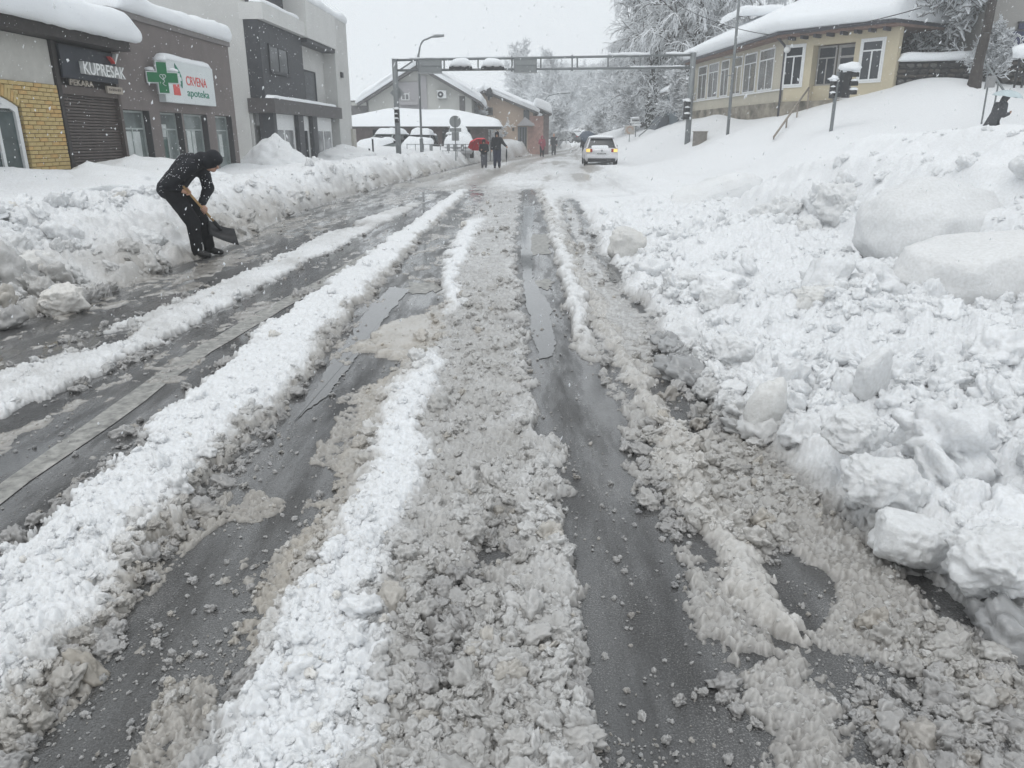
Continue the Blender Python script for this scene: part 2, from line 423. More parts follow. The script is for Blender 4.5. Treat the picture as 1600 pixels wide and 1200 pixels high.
    put(np.clip(m, 0, 1), fld * 0.6 + wz, 0.085 - 0.06 * sstep(0.3, 1.3, xs - xf + 0.8 * (n_mid - 0.5)), 0.85, 0.97, 0.03, 0.1)
    # slope with the house, side road
    hz = HILL(x, y) + 0.10 * (n_lo - 0.5) + 0.04 * (n_mid - 0.5)
    hm = np.clip(sstep(15, 22, y) * sstep(3.3, 5.2, x - xr * 0.6) + sstep(8.5, 11, x) * sstep(6, 12, y), 0, 1)
    sideroad = hm * (1 - sstep(0.5, 0.9, hz))
    ph = fbm(x * 0.25, y * 1.6, 52, 3)
    z = z * (1 - hm) + hz * hm
    z = np.where(hm > 0, np.maximum(z, fld * 0.6 + wz), z)
    tr_ = sstep(0.50, 0.66, ph) * sideroad
    la = la * (1 - hm) + hm * (0.03 * (1 - sstep(0.5, 1.2, hz)) + 0.012 + 0.02 * tr_); ls = ls * (1 - hm) + hm * 0.4
    white = white * (1 - hm) + hm * (0.98 - 0.16 * tr_); tan = tan * (1 - hm) + hm * 0.06 * tr_; wet = wet * (1 - hm) + hm * 0.12
    # ------------ left bank thrown up by the plough
    dB = E(BANK, y) - xs
    hgt = np.interp(y, [4, 8, 14, 20, 30, 42, 50, 62, 80], [0.70, 0.74, 0.80, 0.88, 0.88, 0.85, 1.0, 1.35, 1.5])
    wid = np.interp(y, [4, 9, 14, 20, 45], [2.6, 2.2, 1.3, 1.0, 1.0])
    bz = hgt * sstep(-0.1, 1.0, dB / wid) * (0.85 + 0.45 * (n_lo - 0.5)) + 0.10 * (n_mid - 0.5) * sstep(0, 0.4, dB)
    bz = bz + 0.22 * sstep(2.2, 4.4, dB) * (1 - sstep(15, 19, y)) + 0.06 - 0.18 * sstep(1.6, 3.2, dB) * sstep(17, 20, y)
    bz = bz + 0.30 * sstep(44.5, 47, y) * sstep(1.5, 3.0, dB) * (0.6 + 0.8 * n_lo)
    crumb = 1 - sstep(1.5, 2.3, dB / wid * 1.25 + 0.7 * (n_lo - 0.5))
    dirty = (1 - sstep(0.0, 0.9, dB / wid)) * 0.75 + 0.34 * crumb
    bm = sstep(-0.05, 0.16, 0.5 * dB + 0.5 * (E(BANK, y) - xe))
    put(bm, bz, 0.025 + 0.105 * crumb, 0.30 + 0.5 * crumb, 0.97 - 0.52 * dirty * (0.5 + 1.0 * n_mid), 0.22 * dirty, 0.12 + 0.35 * dirty)
    white, tan, wet = np.clip(white, 0, 1), np.clip(tan, 0, 1), np.clip(wet, 0, 1)
    # ------------ lumps
    dx = x + 0.018 * (fbm(x * 22, y * 22, 61, 2) - 0.5) * 2; dy = y + 0.018 * (fbm(x * 22, y * 22, 62, 2) - 0.5) * 2
    near = 1 - sstep(7, 13, y)
    L1 = lumps(dx, dy, 0.30, 71, 0.75)            # big clods
    L2 = lumps(dx, dy, 0.115, 72, 0.85)
    L3 = lumps(dx, dy, 0.050, 73, 0.9)
    L4 = lumps(x, y, 0.022, 74, 0.9) * near
    L5 = lumps(x, y, 0.011, 75, 0.9, 0.9) * (1 - sstep(2.5, 4.5, y))
    big = la * ls; sml = la * (1 - ls)
    patch = sstep(0.30, 0.62, fbm(x * 2.3, y * 2.3, 63, 2))
    hgt_l = big * (1.5 * L1 * patch + 0.85 * L2) + sml * (0.45 * L2 * patch + 0.70 * L3 + 0.45 * L4) + np.minimum(la, 0.03) * (0.30 * L4 + 0.2 * L5)
    z = z + hgt_l - 0.22 * la
    # ------------ colour of the snow itself
    snow = np.array([0.865, 0.880, 0.900]); slush = np.array([0.365, 0.354, 0.340]); silt = np.array([0.50, 0.455, 0.39]); deep = np.array([0.13, 0.129, 0.131])
    thick = sstep(-0.012, 0.022, z)
    w = sstep(0.18, 0.85, white + 0.16 * (n_hi - 0.5))[..., None]
    thin = (deep + (slush - deep) * thick[..., None])
    c = thin * (1 - w) + snow * w
    tt = np.clip(tan * (1.15 - 0.75 * w[..., 0]) * (0.65 + 0.7 * n_mid), 0, 0.9)[..., None]
    c = c * (1 - tt) + (silt * (0.75 + 0.45 * w)) * tt
    return z, c, wet

# -- one grid, fine in front and coarser far away
def spread(a, b, k, p):
    n = int(round((a ** (1 - p) - b ** (1 - p)) / (p - 1) / k))
    q = np.linspace(a ** (1 - p), b ** (1 - p), n + 1)
    return q ** (1 / (1 - p))
GY = np.concatenate([np.linspace(0.4, 1.25, 14)[:-1], spread(1.25, 62, 0.00285, 1.25), np.linspace(63, 118, 50)])
GS = np.concatenate([np.linspace(-2.2, -1.12, 30)[:-1], np.linspace(-1.12, -0.74, 46)[:-1], np.linspace(-0.74, 0.74, 840), np.linspace(0.74, 1.12, 46)[1:], np.linspace(1.12, 2.2, 30)[1:]])
GX = GS[None, :] * (GY[:, None] * CP + 0.5)
GYY = np.broadcast_to(GY[:, None], GX.shape).copy()
gz, gc, gw = ground(GX, GYY)
NR, NC = GX.shape
print('ground grid', NR, NC)
_idx = np.arange(NR * NC).reshape(NR, NC)
_quads = np.stack([_idx[:-1, :-1], _idx[:-1, 1:], _idx[1:, 1:], _idx[1:, :-1]], -1).reshape(-1, 4)
qx = GX[:-1, :-1].ravel() + 0.01; qy = GYY[:-1, :-1].ravel(); qz = gz.ravel()[_quads].max(1)
verts_all = np.stack([GX.ravel(), GYY.ravel(), gz.ravel()], -1)
col_all = np.concatenate([gc.reshape(-1, 3), gw.reshape(-1, 1)], -1)

M_SNOW = snow_mat('snow_and_slush', 'snowtone')
# which piece of ground each face belongs to
reg = np.full(len(_quads), 4)                                    # slush in the road
xB, xRB = E(BANK, qy), E(RB, qy)
m1 = (qx > E(R1L, qy) - 0.10) & (qx < E(R1R, qy) + 0.10) & (qy < 26)
reg[m1] = 1
m0 = (qx > E(R0L, qy) - 0.12) & (qx < E(R0R, qy) + 0.12) & (qy < 25)
reg[m0 & ~m1] = 2
reg[(qx > E(CL, qy) - 0.12) & (qx < E(CW, qy)) & (qy < 16) & ~m1] = 3
reg[qx < xB] = 0
xr_ = np.interp(qy, [20, 41, 55, 80, 120], [0.0, 1.0, 2.4, 5.0, 9.0])
rgt = np.where(qy < 20, qx > xRB - 0.02, qx > xr_ + 3.6)
reg[rgt] = 5
reg[rgt & ((qy > 17) & (qz > 0.55) | (qy > 15) & (qx > 10.5))] = 6
names = [('snow_bank', 'structure'), ('slush_ridge', 'structure'), ('slush_ridge', 'structure'), ('slush_ridge', 'structure'), ('slush', 'structure'), ('snow_field', 'structure'), ('hillside', 'structure')]
keepq = (qz > -0.03) | (qy > 30)
for k, (nm, kd) in enumerate(names):
    f = _quads[(reg == k) & keepq]
    if not len(f): continue
    u_, inv = np.unique(f.ravel(), return_inverse=True)
    me = np_mesh(nm, verts_all[u_], inv.reshape(-1, 4))
    pt_attr(me, 'snowtone', col_all[u_], 'FLOAT_COLOR')
    o = link(nm, me, M_SNOW); o['kind'] = kd

# -- wet asphalt
def asphalt():
    m, t, p = bsdf('wet_asphalt')
    geo = t.nodes.new('ShaderNodeNewGeometry')
    big = N(t, 'ShaderNodeTexNoise', Scale=0.9, Detail=4.0, Roughness=0.6)
    mid = N(t, 'ShaderNodeTexNoise', Scale=14.0, Detail=5.0, Roughness=0.7)
    agg = N(t, 'ShaderNodeTexVoronoi', Scale=110.0)
    fine = N(t, 'ShaderNodeTexNoise', Scale=170.0, Detail=3.0, Roughness=0.7)
    mp = t.nodes.new('ShaderNodeMapping'); mp.inputs['Scale'].default_value = (1, 0.3, 1)
    t.links.new(geo.outputs['Position'], mp.inputs['Vector'])
    t.links.new(mp.outputs[0], big.inputs['Vector'])
    for n in (mid, agg, fine): t.links.new(geo.outputs['Position'], n.inputs['Vector'])
    r1 = t.nodes.new('ShaderNodeValToRGB')
    r1.color_ramp.elements[0].position = 0.30; r1.color_ramp.elements[0].color = (0.030, 0.030, 0.031, 1)
    r1.color_ramp.elements[1].position = 0.72; r1.color_ramp.elements[1].color = (0.075, 0.073, 0.070, 1)
    t.links.new(big.outputs['Fac'], r1.inputs[0])
    # pale aggregate grains and grains of slush
    r2 = t.nodes.new('ShaderNodeValToRGB')
    r2.color_ramp.elements[0].position = 0.52; r2.color_ramp.elements[0].color = (0, 0, 0, 1)
    r2.color_ramp.elements[1].position = 0.68; r2.color_ramp.elements[1].color = (1, 1, 1, 1)
    t.links.new(fine.outputs['Fac'], r2.inputs[0])
    mx = t.nodes.new('ShaderNodeMix'); mx.data_type = 'RGBA'
    mx.inputs['B'].default_value = (0.42, 0.41, 0.40, 1)
    pat = N(t, 'ShaderNodeTexNoise', Scale=3.2, Detail=6.0, Roughness=0.7)
    t.links.new(mp.outputs[0], pat.inputs['Vector'])
    r3 = t.nodes.new('ShaderNodeMapRange'); r3.inputs['From Min'].default_value = 0.38; r3.inputs['From Max'].default_value = 0.68
    r3.inputs['To Min'].default_value = 0.10; r3.inputs['To Max'].default_value = 1.1
    t.links.new(pat.outputs['Fac'], r3.inputs['Value'])
    r4 = N(t, 'ShaderNodeMath', op='MULTIPLY_ADD'); r4.inputs[1].default_value = 0.8
    t.links.new(r2.outputs[0], r4.inputs[0])
    r5 = t.nodes.new('ShaderNodeMapRange'); r5.inputs['From Min'].default_value = 0.55; r5.inputs['From Max'].default_value = 1.0
    r5.inputs['To Max'].default_value = 0.35
    t.links.new(pat.outputs['Fac'], r5.inputs['Value']); t.links.new(r5.outputs[0], r4.inputs[2])
    mu = N(t, 'ShaderNodeMath', op='MULTIPLY')
    t.links.new(r4.outputs[0], mu.inputs[0]); t.links.new(r3.outputs[0], mu.inputs[1]); mu.use_clamp = True
    t.links.new(mu.outputs[0], mx.inputs['Factor']); t.links.new(r1.outputs[0], mx.inputs['A'])
    t.links.new(mx.outputs['Result'], p.inputs['Base Color'])
    rr = N(t, 'ShaderNodeMapRange'); rr.inputs['From Min'].default_value = 0.3; rr.inputs['From Max'].default_value = 0.7
    rr.inputs['To Min'].default_value = 0.06; rr.inputs['To Max'].default_value = 0.5
    shn = N(t, 'ShaderNodeTexNoise', Scale=2.6, Detail=5.0, Roughness=0.65)          # films of melt water drawn out along the street
    mp2 = t.nodes.new('ShaderNodeMapping'); mp2.inputs['Scale'].default_value = (1.6, 0.28, 1)
    t.links.new(geo.outputs['Position'], mp2.inputs['Vector']); t.links.new(mp2.outputs[0], shn.inputs['Vector'])
    mm = N(t, 'ShaderNodeMath', op='MULTIPLY_ADD'); mm.inputs[1].default_value = 0.25
    sb_ = N(t, 'ShaderNodeMath', op='SUBTRACT'); sb_.inputs[1].default_value = 0.125
    t.links.new(mid.outputs['Fac'], mm.inputs[0]); t.links.new(shn.outputs['Fac'], mm.inputs[2]); t.links.new(mm.outputs[0], sb_.inputs[0])
    t.links.new(sb_.outputs[0], rr.inputs['Value']); t.links.new(rr.outputs[0], p.inputs['Roughness'])
    cw = N(t, 'ShaderNodeMapRange'); cw.inputs['From Min'].default_value = 0.42; cw.inputs['From Max'].default_value = 0.60
    cw.inputs['To Min'].default_value = 1.0; cw.inputs['To Max'].default_value = 0.0
    t.links.new(shn.outputs['Fac'], cw.inputs['Value']); t.links.new(cw.outputs[0], p.inputs['Coat Weight'])      # standing film of water
    p.inputs['Coat Roughness'].default_value = 0.07
    b1 = N(t, 'ShaderNodeBump', Strength=0.6, Distance=0.006); t.links.new(agg.outputs['Distance'], b1.inputs['Height'])
    b2 = N(t, 'ShaderNodeBump', Strength=0.25, Distance=0.01); t.links.new(mid.outputs['Fac'], b2.inputs['Height'])
    t.links.new(b1.outputs[0], b2.inputs['Normal']); t.links.new(b2.outputs[0], p.inputs['Normal'])
    p.inputs['Specular IOR Level'].default_value = 0.5
    return m
M_ASPH = asphalt()
def sheet(name, pts, z, m, kind='structure'):
    me = bpy.data.meshes.new(name)
    me.from_pydata([(a, b, z) for a, b in pts], [], [list(range(len(pts)))])
    me.update()
    o = link(name, me, m); o['kind'] = kind
    return o
sheet('road', [(-9, -12), (9, -12), (9, 30), (12, 90), (4, 90), (-9, 40)], 0.0, M_ASPH)
sheet('ground', [(-188, -13), (188, -13), (188, 228), (-188, 228)], -0.35, snow_mat('far_snow'))
M_WATER = None
def water():
    m, t, p = bsdf('puddle_water')
    geo = t.nodes.new('ShaderNodeNewGeometry')
    nz = N(t, 'ShaderNodeTexNoise', Scale=22.0, Detail=3.0, Roughness=0.5)
    t.links.new(geo.outputs['Position'], nz.inputs['Vector'])
    b = N(t, 'ShaderNodeBump', Strength=0.06, Distance=0.01); t.links.new(nz.outputs['Fac'], b.inputs['Height'])
    t.links.new(b.outputs[0], p.inputs['Normal'])
    p.inputs['Base Color'].default_value = (0.085, 0.084, 0.083, 1)
    p.inputs['Roughness'].default_value = 0.04
    p.inputs['IOR'].default_value = 1.5
    p.inputs['Coat Weight'].default_value = 0.55; p.inputs['Coat Roughness'].default_value = 0.03
    return m
M_WATER = water()
def puddle(px, seed, z=0.005):
    """still water with a ragged shore, from its outline on the road"""
    w = [gp(u, v) for u, v in px]; out = []
    rnd = random.Random(seed)
    for i in range(len(w)):
        a, b = w[i], w[(i + 1) % len(w)]
        L = (b - a).length; n = max(3, int(L / .035))
        for k in range(n):
            q = a.lerp(b, k / n); w1 = float(fbm(np.array([q.x * 9]), np.array([q.y * 3.5]), seed, 4)[0]) - .5
            nx, ny = -(b - a).y / L, (b - a).x / L
            out.append((q.x + nx * w1 * .07 + rnd.uniform(-.006, .006), q.y + ny * w1 * .07 + rnd.uniform(-.01, .01)))
    return sheet('puddle', out, z, M_WATER)
puddle([(452, 668), (500, 628), (548, 572), (592, 512), (640, 452), (610, 449), (580, 478), (545, 525), (500, 590), (468, 640)], 1)
puddle([(818, 322), (836, 322), (830, 380), (834, 440), (858, 475), (866, 520), (864, 556), (842, 562), (830, 520), (819, 455), (814, 400)], 2)
puddle([(-160, 640), (0, 590), (70, 585), (20, 640), (-60, 690), (-190, 740)], 3)

# -- worn paint
M_PAINT = mat('worn_road_paint', (0.30, 0.295, 0.28), 0.4, 0.5, 0.6, 15.0, 0.3, 60, col2=(0.47, 0.46, 0.43), detail=8.0)
def ribbon(name, ea, eb, y0, y1, n=26, z=0.004, seed=5):
    ys = np.linspace(y0, y1, n); rn = np.random.RandomState(seed)
    a = [(E(ea, y) + rn.uniform(-.012, .012), y) for y in ys]; b = [(E(eb, y) + rn.uniform(-.012, .012), y) for y in ys]
    v = [(p[0], p[1], z) for p in a + b]
    me = bpy.data.meshes.new(name); me.from_pydata(v, [], [(i, i + n, i + n + 1, i + 1) for i in range(n - 1)]); me.update()
    o = link(name, me, M_PAINT); o['kind'] = 'structure'
ribbon('lane_line', LNL, LNR, 1.75, 11.5)
for pts in ([(640, 442), (690, 440), (684, 456), (630, 458)], [(826, 438), (862, 436), (864, 452), (828, 452)], [(820, 366), (856, 366), (862, 398), (824, 398)], [(500, 470), (540, 452), (556, 458), (520, 478)]):
    rnd = random.Random(int(pts[0][0])); w = [gp(u, v) for u, v in pts]; out = []
    for i in range(4):
        for k in range(8):
            q = w[i].lerp(w[(i + 1) % 4], k / 8); out.append((q.x + rnd.uniform(-.045, .045), q.y + rnd.uniform(-.10, .10)))
    sheet('road_marking', out, 0.0042, M_PAINT)
# ------------------------------------------------------------------ loose lumps of snow and slush
def ico(sub):
    bm = bmesh.new(); bmesh.ops.create_icosphere(bm, subdivisions=sub, radius=1.0)
    v = np.array([p.co[:] for p in bm.verts]); f = np.array([[q.index for q in p.verts] for p in bm.faces]); bm.free()
    return v, f
def n3(p, s):
    """3-D value noise about zero"""
    p = np.asarray(p, float) + np.array([s * 3.17, s * 1.31, s * 2.23]); i = np.floor(p).astype(np.int64); f = p - i; u = f * f * (3 - 2 * f)
    t = 0.0
    for a in (0, 1):
        for b in (0, 1):
            for c in (0, 1):
                w = (u[:, 0] if a else 1 - u[:, 0]) * (u[:, 1] if b else 1 - u[:, 1]) * (u[:, 2] if c else 1 - u[:, 2])
                t = t + w * _r(i[:, 0] + a + 7919 * (i[:, 2] + c), i[:, 1] + b, s)
    return (t - 0.5)
def lump_shape(seed, sub=3, block=0.0):
    v, f = ico(sub)
    rn = np.random.RandomState(seed)
    if block:                                              # squarer, for broken slabs
        q = np.sign(v) * np.abs(v) ** (1 - 0.55 * block)
        v = q / np.maximum(np.linalg.norm(q, axis=1, keepdims=True), 1e-6) * (1 + 0.35 * block * (np.abs(v).max(1, keepdims=True) ** -1 - 1))
    cut = rn.normal(size=(4, 3)); cut /= np.linalg.norm(cut, axis=1, keepdims=True)
    for c in cut:                                          # a few flattened sides
        d = v @ c; k = 0.75 + 0.2 * rn.rand()
        v = v - c * (np.maximum(d - k, 0) * 0.8)[:, None]
    r = 1 + 0.7 * n3(v * 1.6, seed) + 0.6 * n3(v * 3.4, seed + 3) + 0.34 * n3(v * 7, seed + 5) + 0.20 * n3(v * 15, seed + 7)
    v = v * r[:, None]
    v = v * np.array([1.15, 0.95, 0.75])
    return v, f
M_LUMP = snow_mat('loose_snow', 'tone', True)
LUMPCOL = bpy.data.collections.new('lump_shapes')
NL = 9
for k in range(NL):
    v, f = lump_shape(100 + k, 4, 0.5 if k > 6 else 0.0)
    me = np_mesh('lump', v, f); me.materials.append(M_LUMP)
    o = bpy.data.objects.new('lump_shape', me); LUMPCOL.objects.link(o)

def scatter_group():
    g = bpy.data.node_groups.new('scatter', 'GeometryNodeTree')
    g.interface.new_socket('Geometry', in_out='INPUT', socket_type='NodeSocketGeometry')
    g.interface.new_socket('Geometry', in_out='OUTPUT', socket_type='NodeSocketGeometry')
    gi, go = g.nodes.new('NodeGroupInput'), g.nodes.new('NodeGroupOutput')
    ci = g.nodes.new('GeometryNodeCollectionInfo')
    ci.inputs['Collection'].default_value = LUMPCOL
    ci.inputs['Separate Children'].default_value = True; ci.inputs['Reset Children'].default_value = True
    ip = g.nodes.new('GeometryNodeInstanceOnPoints'); ip.inputs['Pick Instance'].default_value = True
    def na(name, typ):
        n = g.nodes.new('GeometryNodeInputNamedAttribute'); n.data_type = typ; n.inputs['Name'].default_value = name
        return n.outputs['Attribute']
    er = g.nodes.new('FunctionNodeEulerToRotation')
    g.links.new(na('rot', 'FLOAT_VECTOR'), er.inputs[0])
    g.links.new(gi.outputs[0], ip.inputs['Points']); g.links.new(ci.outputs[0], ip.inputs['Instance'])
    g.links.new(na('pick', 'INT'), ip.inputs['Instance Index']); g.links.new(er.outputs[0], ip.inputs['Rotation'])
    g.links.new(na('siz', 'FLOAT_VECTOR'), ip.inputs['Scale'])
    g.links.new(ip.outputs[0], go.inputs[0])
    return g
SCATTER = scatter_group()
def scatter(name, x, y, size, tone_mix, sink, rs, kind='stuff', whiten=0.0, blocky=0.0, floor_=(.36, .352, .345)):
    z, c, w = ground(x, y)
    n = len(x)
    tone = c.copy()
    white = np.array([0.87, 0.885, 0.90])
    tone = tone * (1 - whiten) + white * whiten
    tone = tone * (1 + 0.07 * (rs.rand(n, 1) - 0.5))
    if floor_ is not None: tone = np.maximum(tone, np.array(floor_) * (0.85 + 0.3 * rs.rand(n, 1)))
    brown = (rs.rand(n) < tone_mix)[:, None]
    tone = np.where(brown, tone * np.array([0.93, 0.895, 0.84]), tone)
    pos = np.stack([x, y, np.maximum(z, 0.0) + size * (0.5 - sink)], -1)
    me = bpy.data.meshes.new(name); me.vertices.add(n); me.vertices.foreach_set('co', pos.astype(np.float32).ravel())
    sz = size[:, None] * (0.8 + 0.5 * rs.rand(n, 3))
    pt_attr(me, 'siz', sz, 'FLOAT_VECTOR'); pt_attr(me, 'rot', (rs.rand(n, 3) - 0.5) * np.array([2.2, 2.2, 6.28]), 'FLOAT_VECTOR')
    pk = rs.randint(0, NL - 2, n); bl = rs.rand(n) < blocky; pk = np.where(bl, NL - 1 - rs.randint(0, 2, n), pk)
    pt_attr(me, 'pick', pk, 'INT'); pt_attr(me, 'tone', np.concatenate([np.clip(tone, 0, 0.93), np.clip(w, 0, 1)[:, None]], -1), 'FLOAT_COLOR')
    o = link(name, me, None); o['kind'] = kind
    md = o.modifiers.new('scatter', 'NODES'); md.node_group = SCATTER
    return o
def plan(n, y0, y1, rs, p=1.3, smax=0.80):
    """random plan positions, thinning out with distance"""
    q = rs.rand(n); a, b = y0 ** (1 - p), y1 ** (1 - p)
    y = (a + (b - a) * q) ** (1 / (1 - p))
    s = rs.uniform(-smax, smax, n)
    return s * (y * CP + 0.5), y
def powsize(n, a, b, rs, k=2.2):
    q = rs.rand(n)
    return (a ** (1 - k) + (b ** (1 - k) - a ** (1 - k)) * q) ** (1 / (1 - k))
rs = np.random.RandomState(7)
# right-hand field
x, y = plan(30000, 1.5, 17, rs, 1.5); k = (x > E(RB, y) + 0.02) & (x < 6.4 + 0 * y); x, y = x[k], y[k]
s = powsize(len(x), 0.018, 0.20, rs, 2.0) * (0.65 + 0.07 * np.minimum(y, 9)); dn = fbm(x * 1.1, y * 1.1, 81, 3); xw = np.interp(y, [2, 6.5, 9.5, 12, 14.5, 16.5], [4.35, 4.55, 4.45, 4.25, 3.9, 4.5])
k = rs.rand(len(x)) < (sstep(0.35, 0.62, dn) * (0.18 + 0.50 * (s < 0.09)) + 0.03) * (1 - 0.85 * sstep(0.3, 1.2, x - xw))
scatter('snow_lumps', x[k], y[k], s[k], 0.0, 0.40, rs, whiten=0.30, blocky=0.12)
# left bank
x, y = plan(16000, 4, 45, rs, 1.4); d = E(BANK, y) - x; wd = np.interp(y, [4, 9, 14, 20, 45], [2.6, 2.2, 1.3, 1.0, 1.0]); k = (d > 0.0) & (d < wd * 1.15); x, y = x[k], y[k]
s = powsize(len(x), 0.03, 0.22, rs, 2.1) * (0.7 + 0.3 * sstep(15, 5, y)); dn = fbm(x * 1.3, y * 1.3, 82, 3); k = rs.rand(len(x)) < sstep(0.32, 0.55, dn)
scatter('snow_lumps', x[k], y[k], s[k], 0.06, 0.30, rs, whiten=0.12, blocky=0.25)
# ridges and slush between the tracks
x, y = plan(52000, 1.35, 22, rs, 1.7); dn = fbm(x * 2.2, y * 1.6, 83, 3)
band_ = ((x > E(R1L, y)) & (x < E(R1R, y) + 0.04)) | ((x > E(CL, y) - 0.04) & (x < E(T2L, y) - 0.02)) | ((x > E(T2R, y)) & (x < E(RB, y)) & (dn > 0.44)) | ((x > E(R0L, y)) & (x < E(R0R, y)))
k = band_ & (rs.rand(len(x)) < sstep(0.28, 0.6, dn) + 0.08); x, y = x[k], y[k]
wt_ = ground(x, y)[2]; k = rs.rand(len(x)) < np.where(wt_ > 0.5, 0.40, 0.08); x, y = x[k], y[k]
s = powsize(len(x), 0.008, 0.055, rs, 2.2) * (0.8 + 0.05 * np.minimum(y, 10))
scatter('slush_lumps', x, y, s, 0.05, 0.36, rs, whiten=0.05)
# crumbs on the bare tracks
x, y = plan(22000, 1.35, 14, rs, 1.9); dn = fbm(x * 3, y * 1.5, 84, 3)
k = (x > E(BANK, y)) & (x < E(RB, y)) & (rs.rand(len(x)) < sstep(0.30, 0.75, dn) + 0.12); x, y = x[k], y[k]
s = powsize(len(x), 0.0025, 0.018, rs, 2.7)
scatter('slush_crumbs', x, y, s, 0.15, 0.25, rs, whiten=0.22)
# a few clods where the slope has been kicked up
q = at(1470, 168, 27.0)
x = q.x + rs.normal(0, .75, 16); y = 27 + rs.normal(0, .8, 16)
scatter('snow_lumps', x, y, rs.uniform(.05, .17, 16), 0.0, 0.30, rs, whiten=0.1)
# ------------------------------------------------------------------ mesh kit
class Frame:
    """a wall line: s along it, o outwards, z up"""
    def __init__(self, p0, d):
        self.p = Vector((p0[0], p0[1], 0)); self.d = Vector((d[0], d[1], 0)).normalized()
        self.n = Vector((self.d.y, -self.d.x, 0))
    def __call__(self, s, o, z):
        return self.p + self.d * s + self.n * o + Vector((0, 0, z))
    def rz(self): return math.atan2(self.d.y, self.d.x)
class MB:
    def __init__(self, f=None):
        self.v = []; self.f = []; self.m = []; self.fr = f
    def P(self, p):
        return self.fr(*p) if self.fr else Vector(p)
    def poly(self, pts, m=0):
        b = len(self.v); self.v += [self.P(p) for p in pts]; self.f.append(list(range(b, b + len(pts)))); self.m.append(m); return self
    def box(self, x0, x1, y0, y1, z0, z1, m=0):
        b = len(self.v)
        self.v += [self.P(p) for p in ((x0, y0, z0), (x1, y0, z0), (x1, y1, z0), (x0, y1, z0), (x0, y0, z1), (x1, y0, z1), (x1, y1, z1), (x0, y1, z1))]
        for q in ((3, 2, 1, 0), (4, 5, 6, 7), (0, 1, 5, 4), (1, 2, 6, 5), (2, 3, 7, 6), (3, 0, 4, 7)):
            self.f.append([b + i for i in q]); self.m.append(m)
        return self
    def prism(self, prof, a, b, m=0, ax='s'):
        """outline prof swept from a to b along s (prof = (o,z)), along o (prof = (s,z)) or up (prof = (s,o))"""
        mk = {'s': lambda t, p: (t, p[0], p[1]), 'o': lambda t, p: (p[0], t, p[1]), 'z': lambda t, p: (p[0], p[1], t)}[ax]
        n = len(prof); k = len(self.v)
        self.v += [self.P(mk(a, p)) for p in prof] + [self.P(mk(b, p)) for p in prof]
        for i in range(n):
            j = (i + 1) % n; self.f.append([k + i, k + j, k + n + j, k + n + i]); self.m.append(m)
        self.f.append([k + i for i in range(n)][::-1]); self.m.append(m)
        self.f.append([k + n + i for i in range(n)]); self.m.append(m)
        return self
    def tube(self, pts, r, n=8, m=0, cap=True):
        pts = [self.P(p) for p in pts]; rr = r if isinstance(r, (list, tuple)) else [r] * len(pts)
        k = len(self.v); up = Vector((0.13, 0.21, 1)).normalized()
        for i, p in enumerate(pts):
            d = (pts[min(i + 1, len(pts) - 1)] - pts[max(i - 1, 0)]).normalized()
            u = up if abs(d.dot(up)) < 0.95 else Vector((1, 0.1, 0)).normalized()
            a = d.cross(u).normalized(); b = d.cross(a)
            for j in range(n):
                t = 2 * math.pi * j / n; self.v.append(p + a * (math.cos(t) * rr[i]) + b * (math.sin(t) * rr[i]))
        for i in range(len(pts) - 1):
            for j in range(n):
                q = (j + 1) % n; self.f.append([k + i * n + j, k + i * n + q, k + (i + 1) * n + q, k + (i + 1) * n + j]); self.m.append(m)
        if cap:
            self.f.append([k + j for j in range(n)]); self.m.append(m)
            self.f.append([k + (len(pts) - 1) * n + j for j in range(n)][::-1]); self.m.append(m)
        return self
    def disc(self, c, nrm, r, th, n=24, m=0):
        c, nrm = self.P(c), Vector(nrm).normalized()
        old, self.fr = self.fr, None
        self.tube([c - nrm * th / 2, c + nrm * th / 2], r, n, m); self.fr = old
        return self
    def build(self, name, mats, parent=None, smooth=False, bevel=0.0, sub=0, world=True):
        me = bpy.data.meshes.new(name); me.from_pydata([tuple(v) for v in self.v], [], self.f); me.update()
        for p, k in zip(me.polygons, self.m): p.material_index = k; p.use_smooth = smooth
        bm = bmesh.new(); bm.from_mesh(me); bmesh.ops.recalc_face_normals(bm, faces=bm.faces)
        if bevel: bmesh.ops.bevel(bm, geom=list(bm.edges), offset=bevel, segments=2, affect='EDGES', profile=0.6, clamp_overlap=True)
        bm.to_mesh(me); bm.free()
        o = link(name, me, mats, parent)
        if parent is not None and world: o.matrix_parent_inverse = parent.matrix_basis.inverted()
        return o
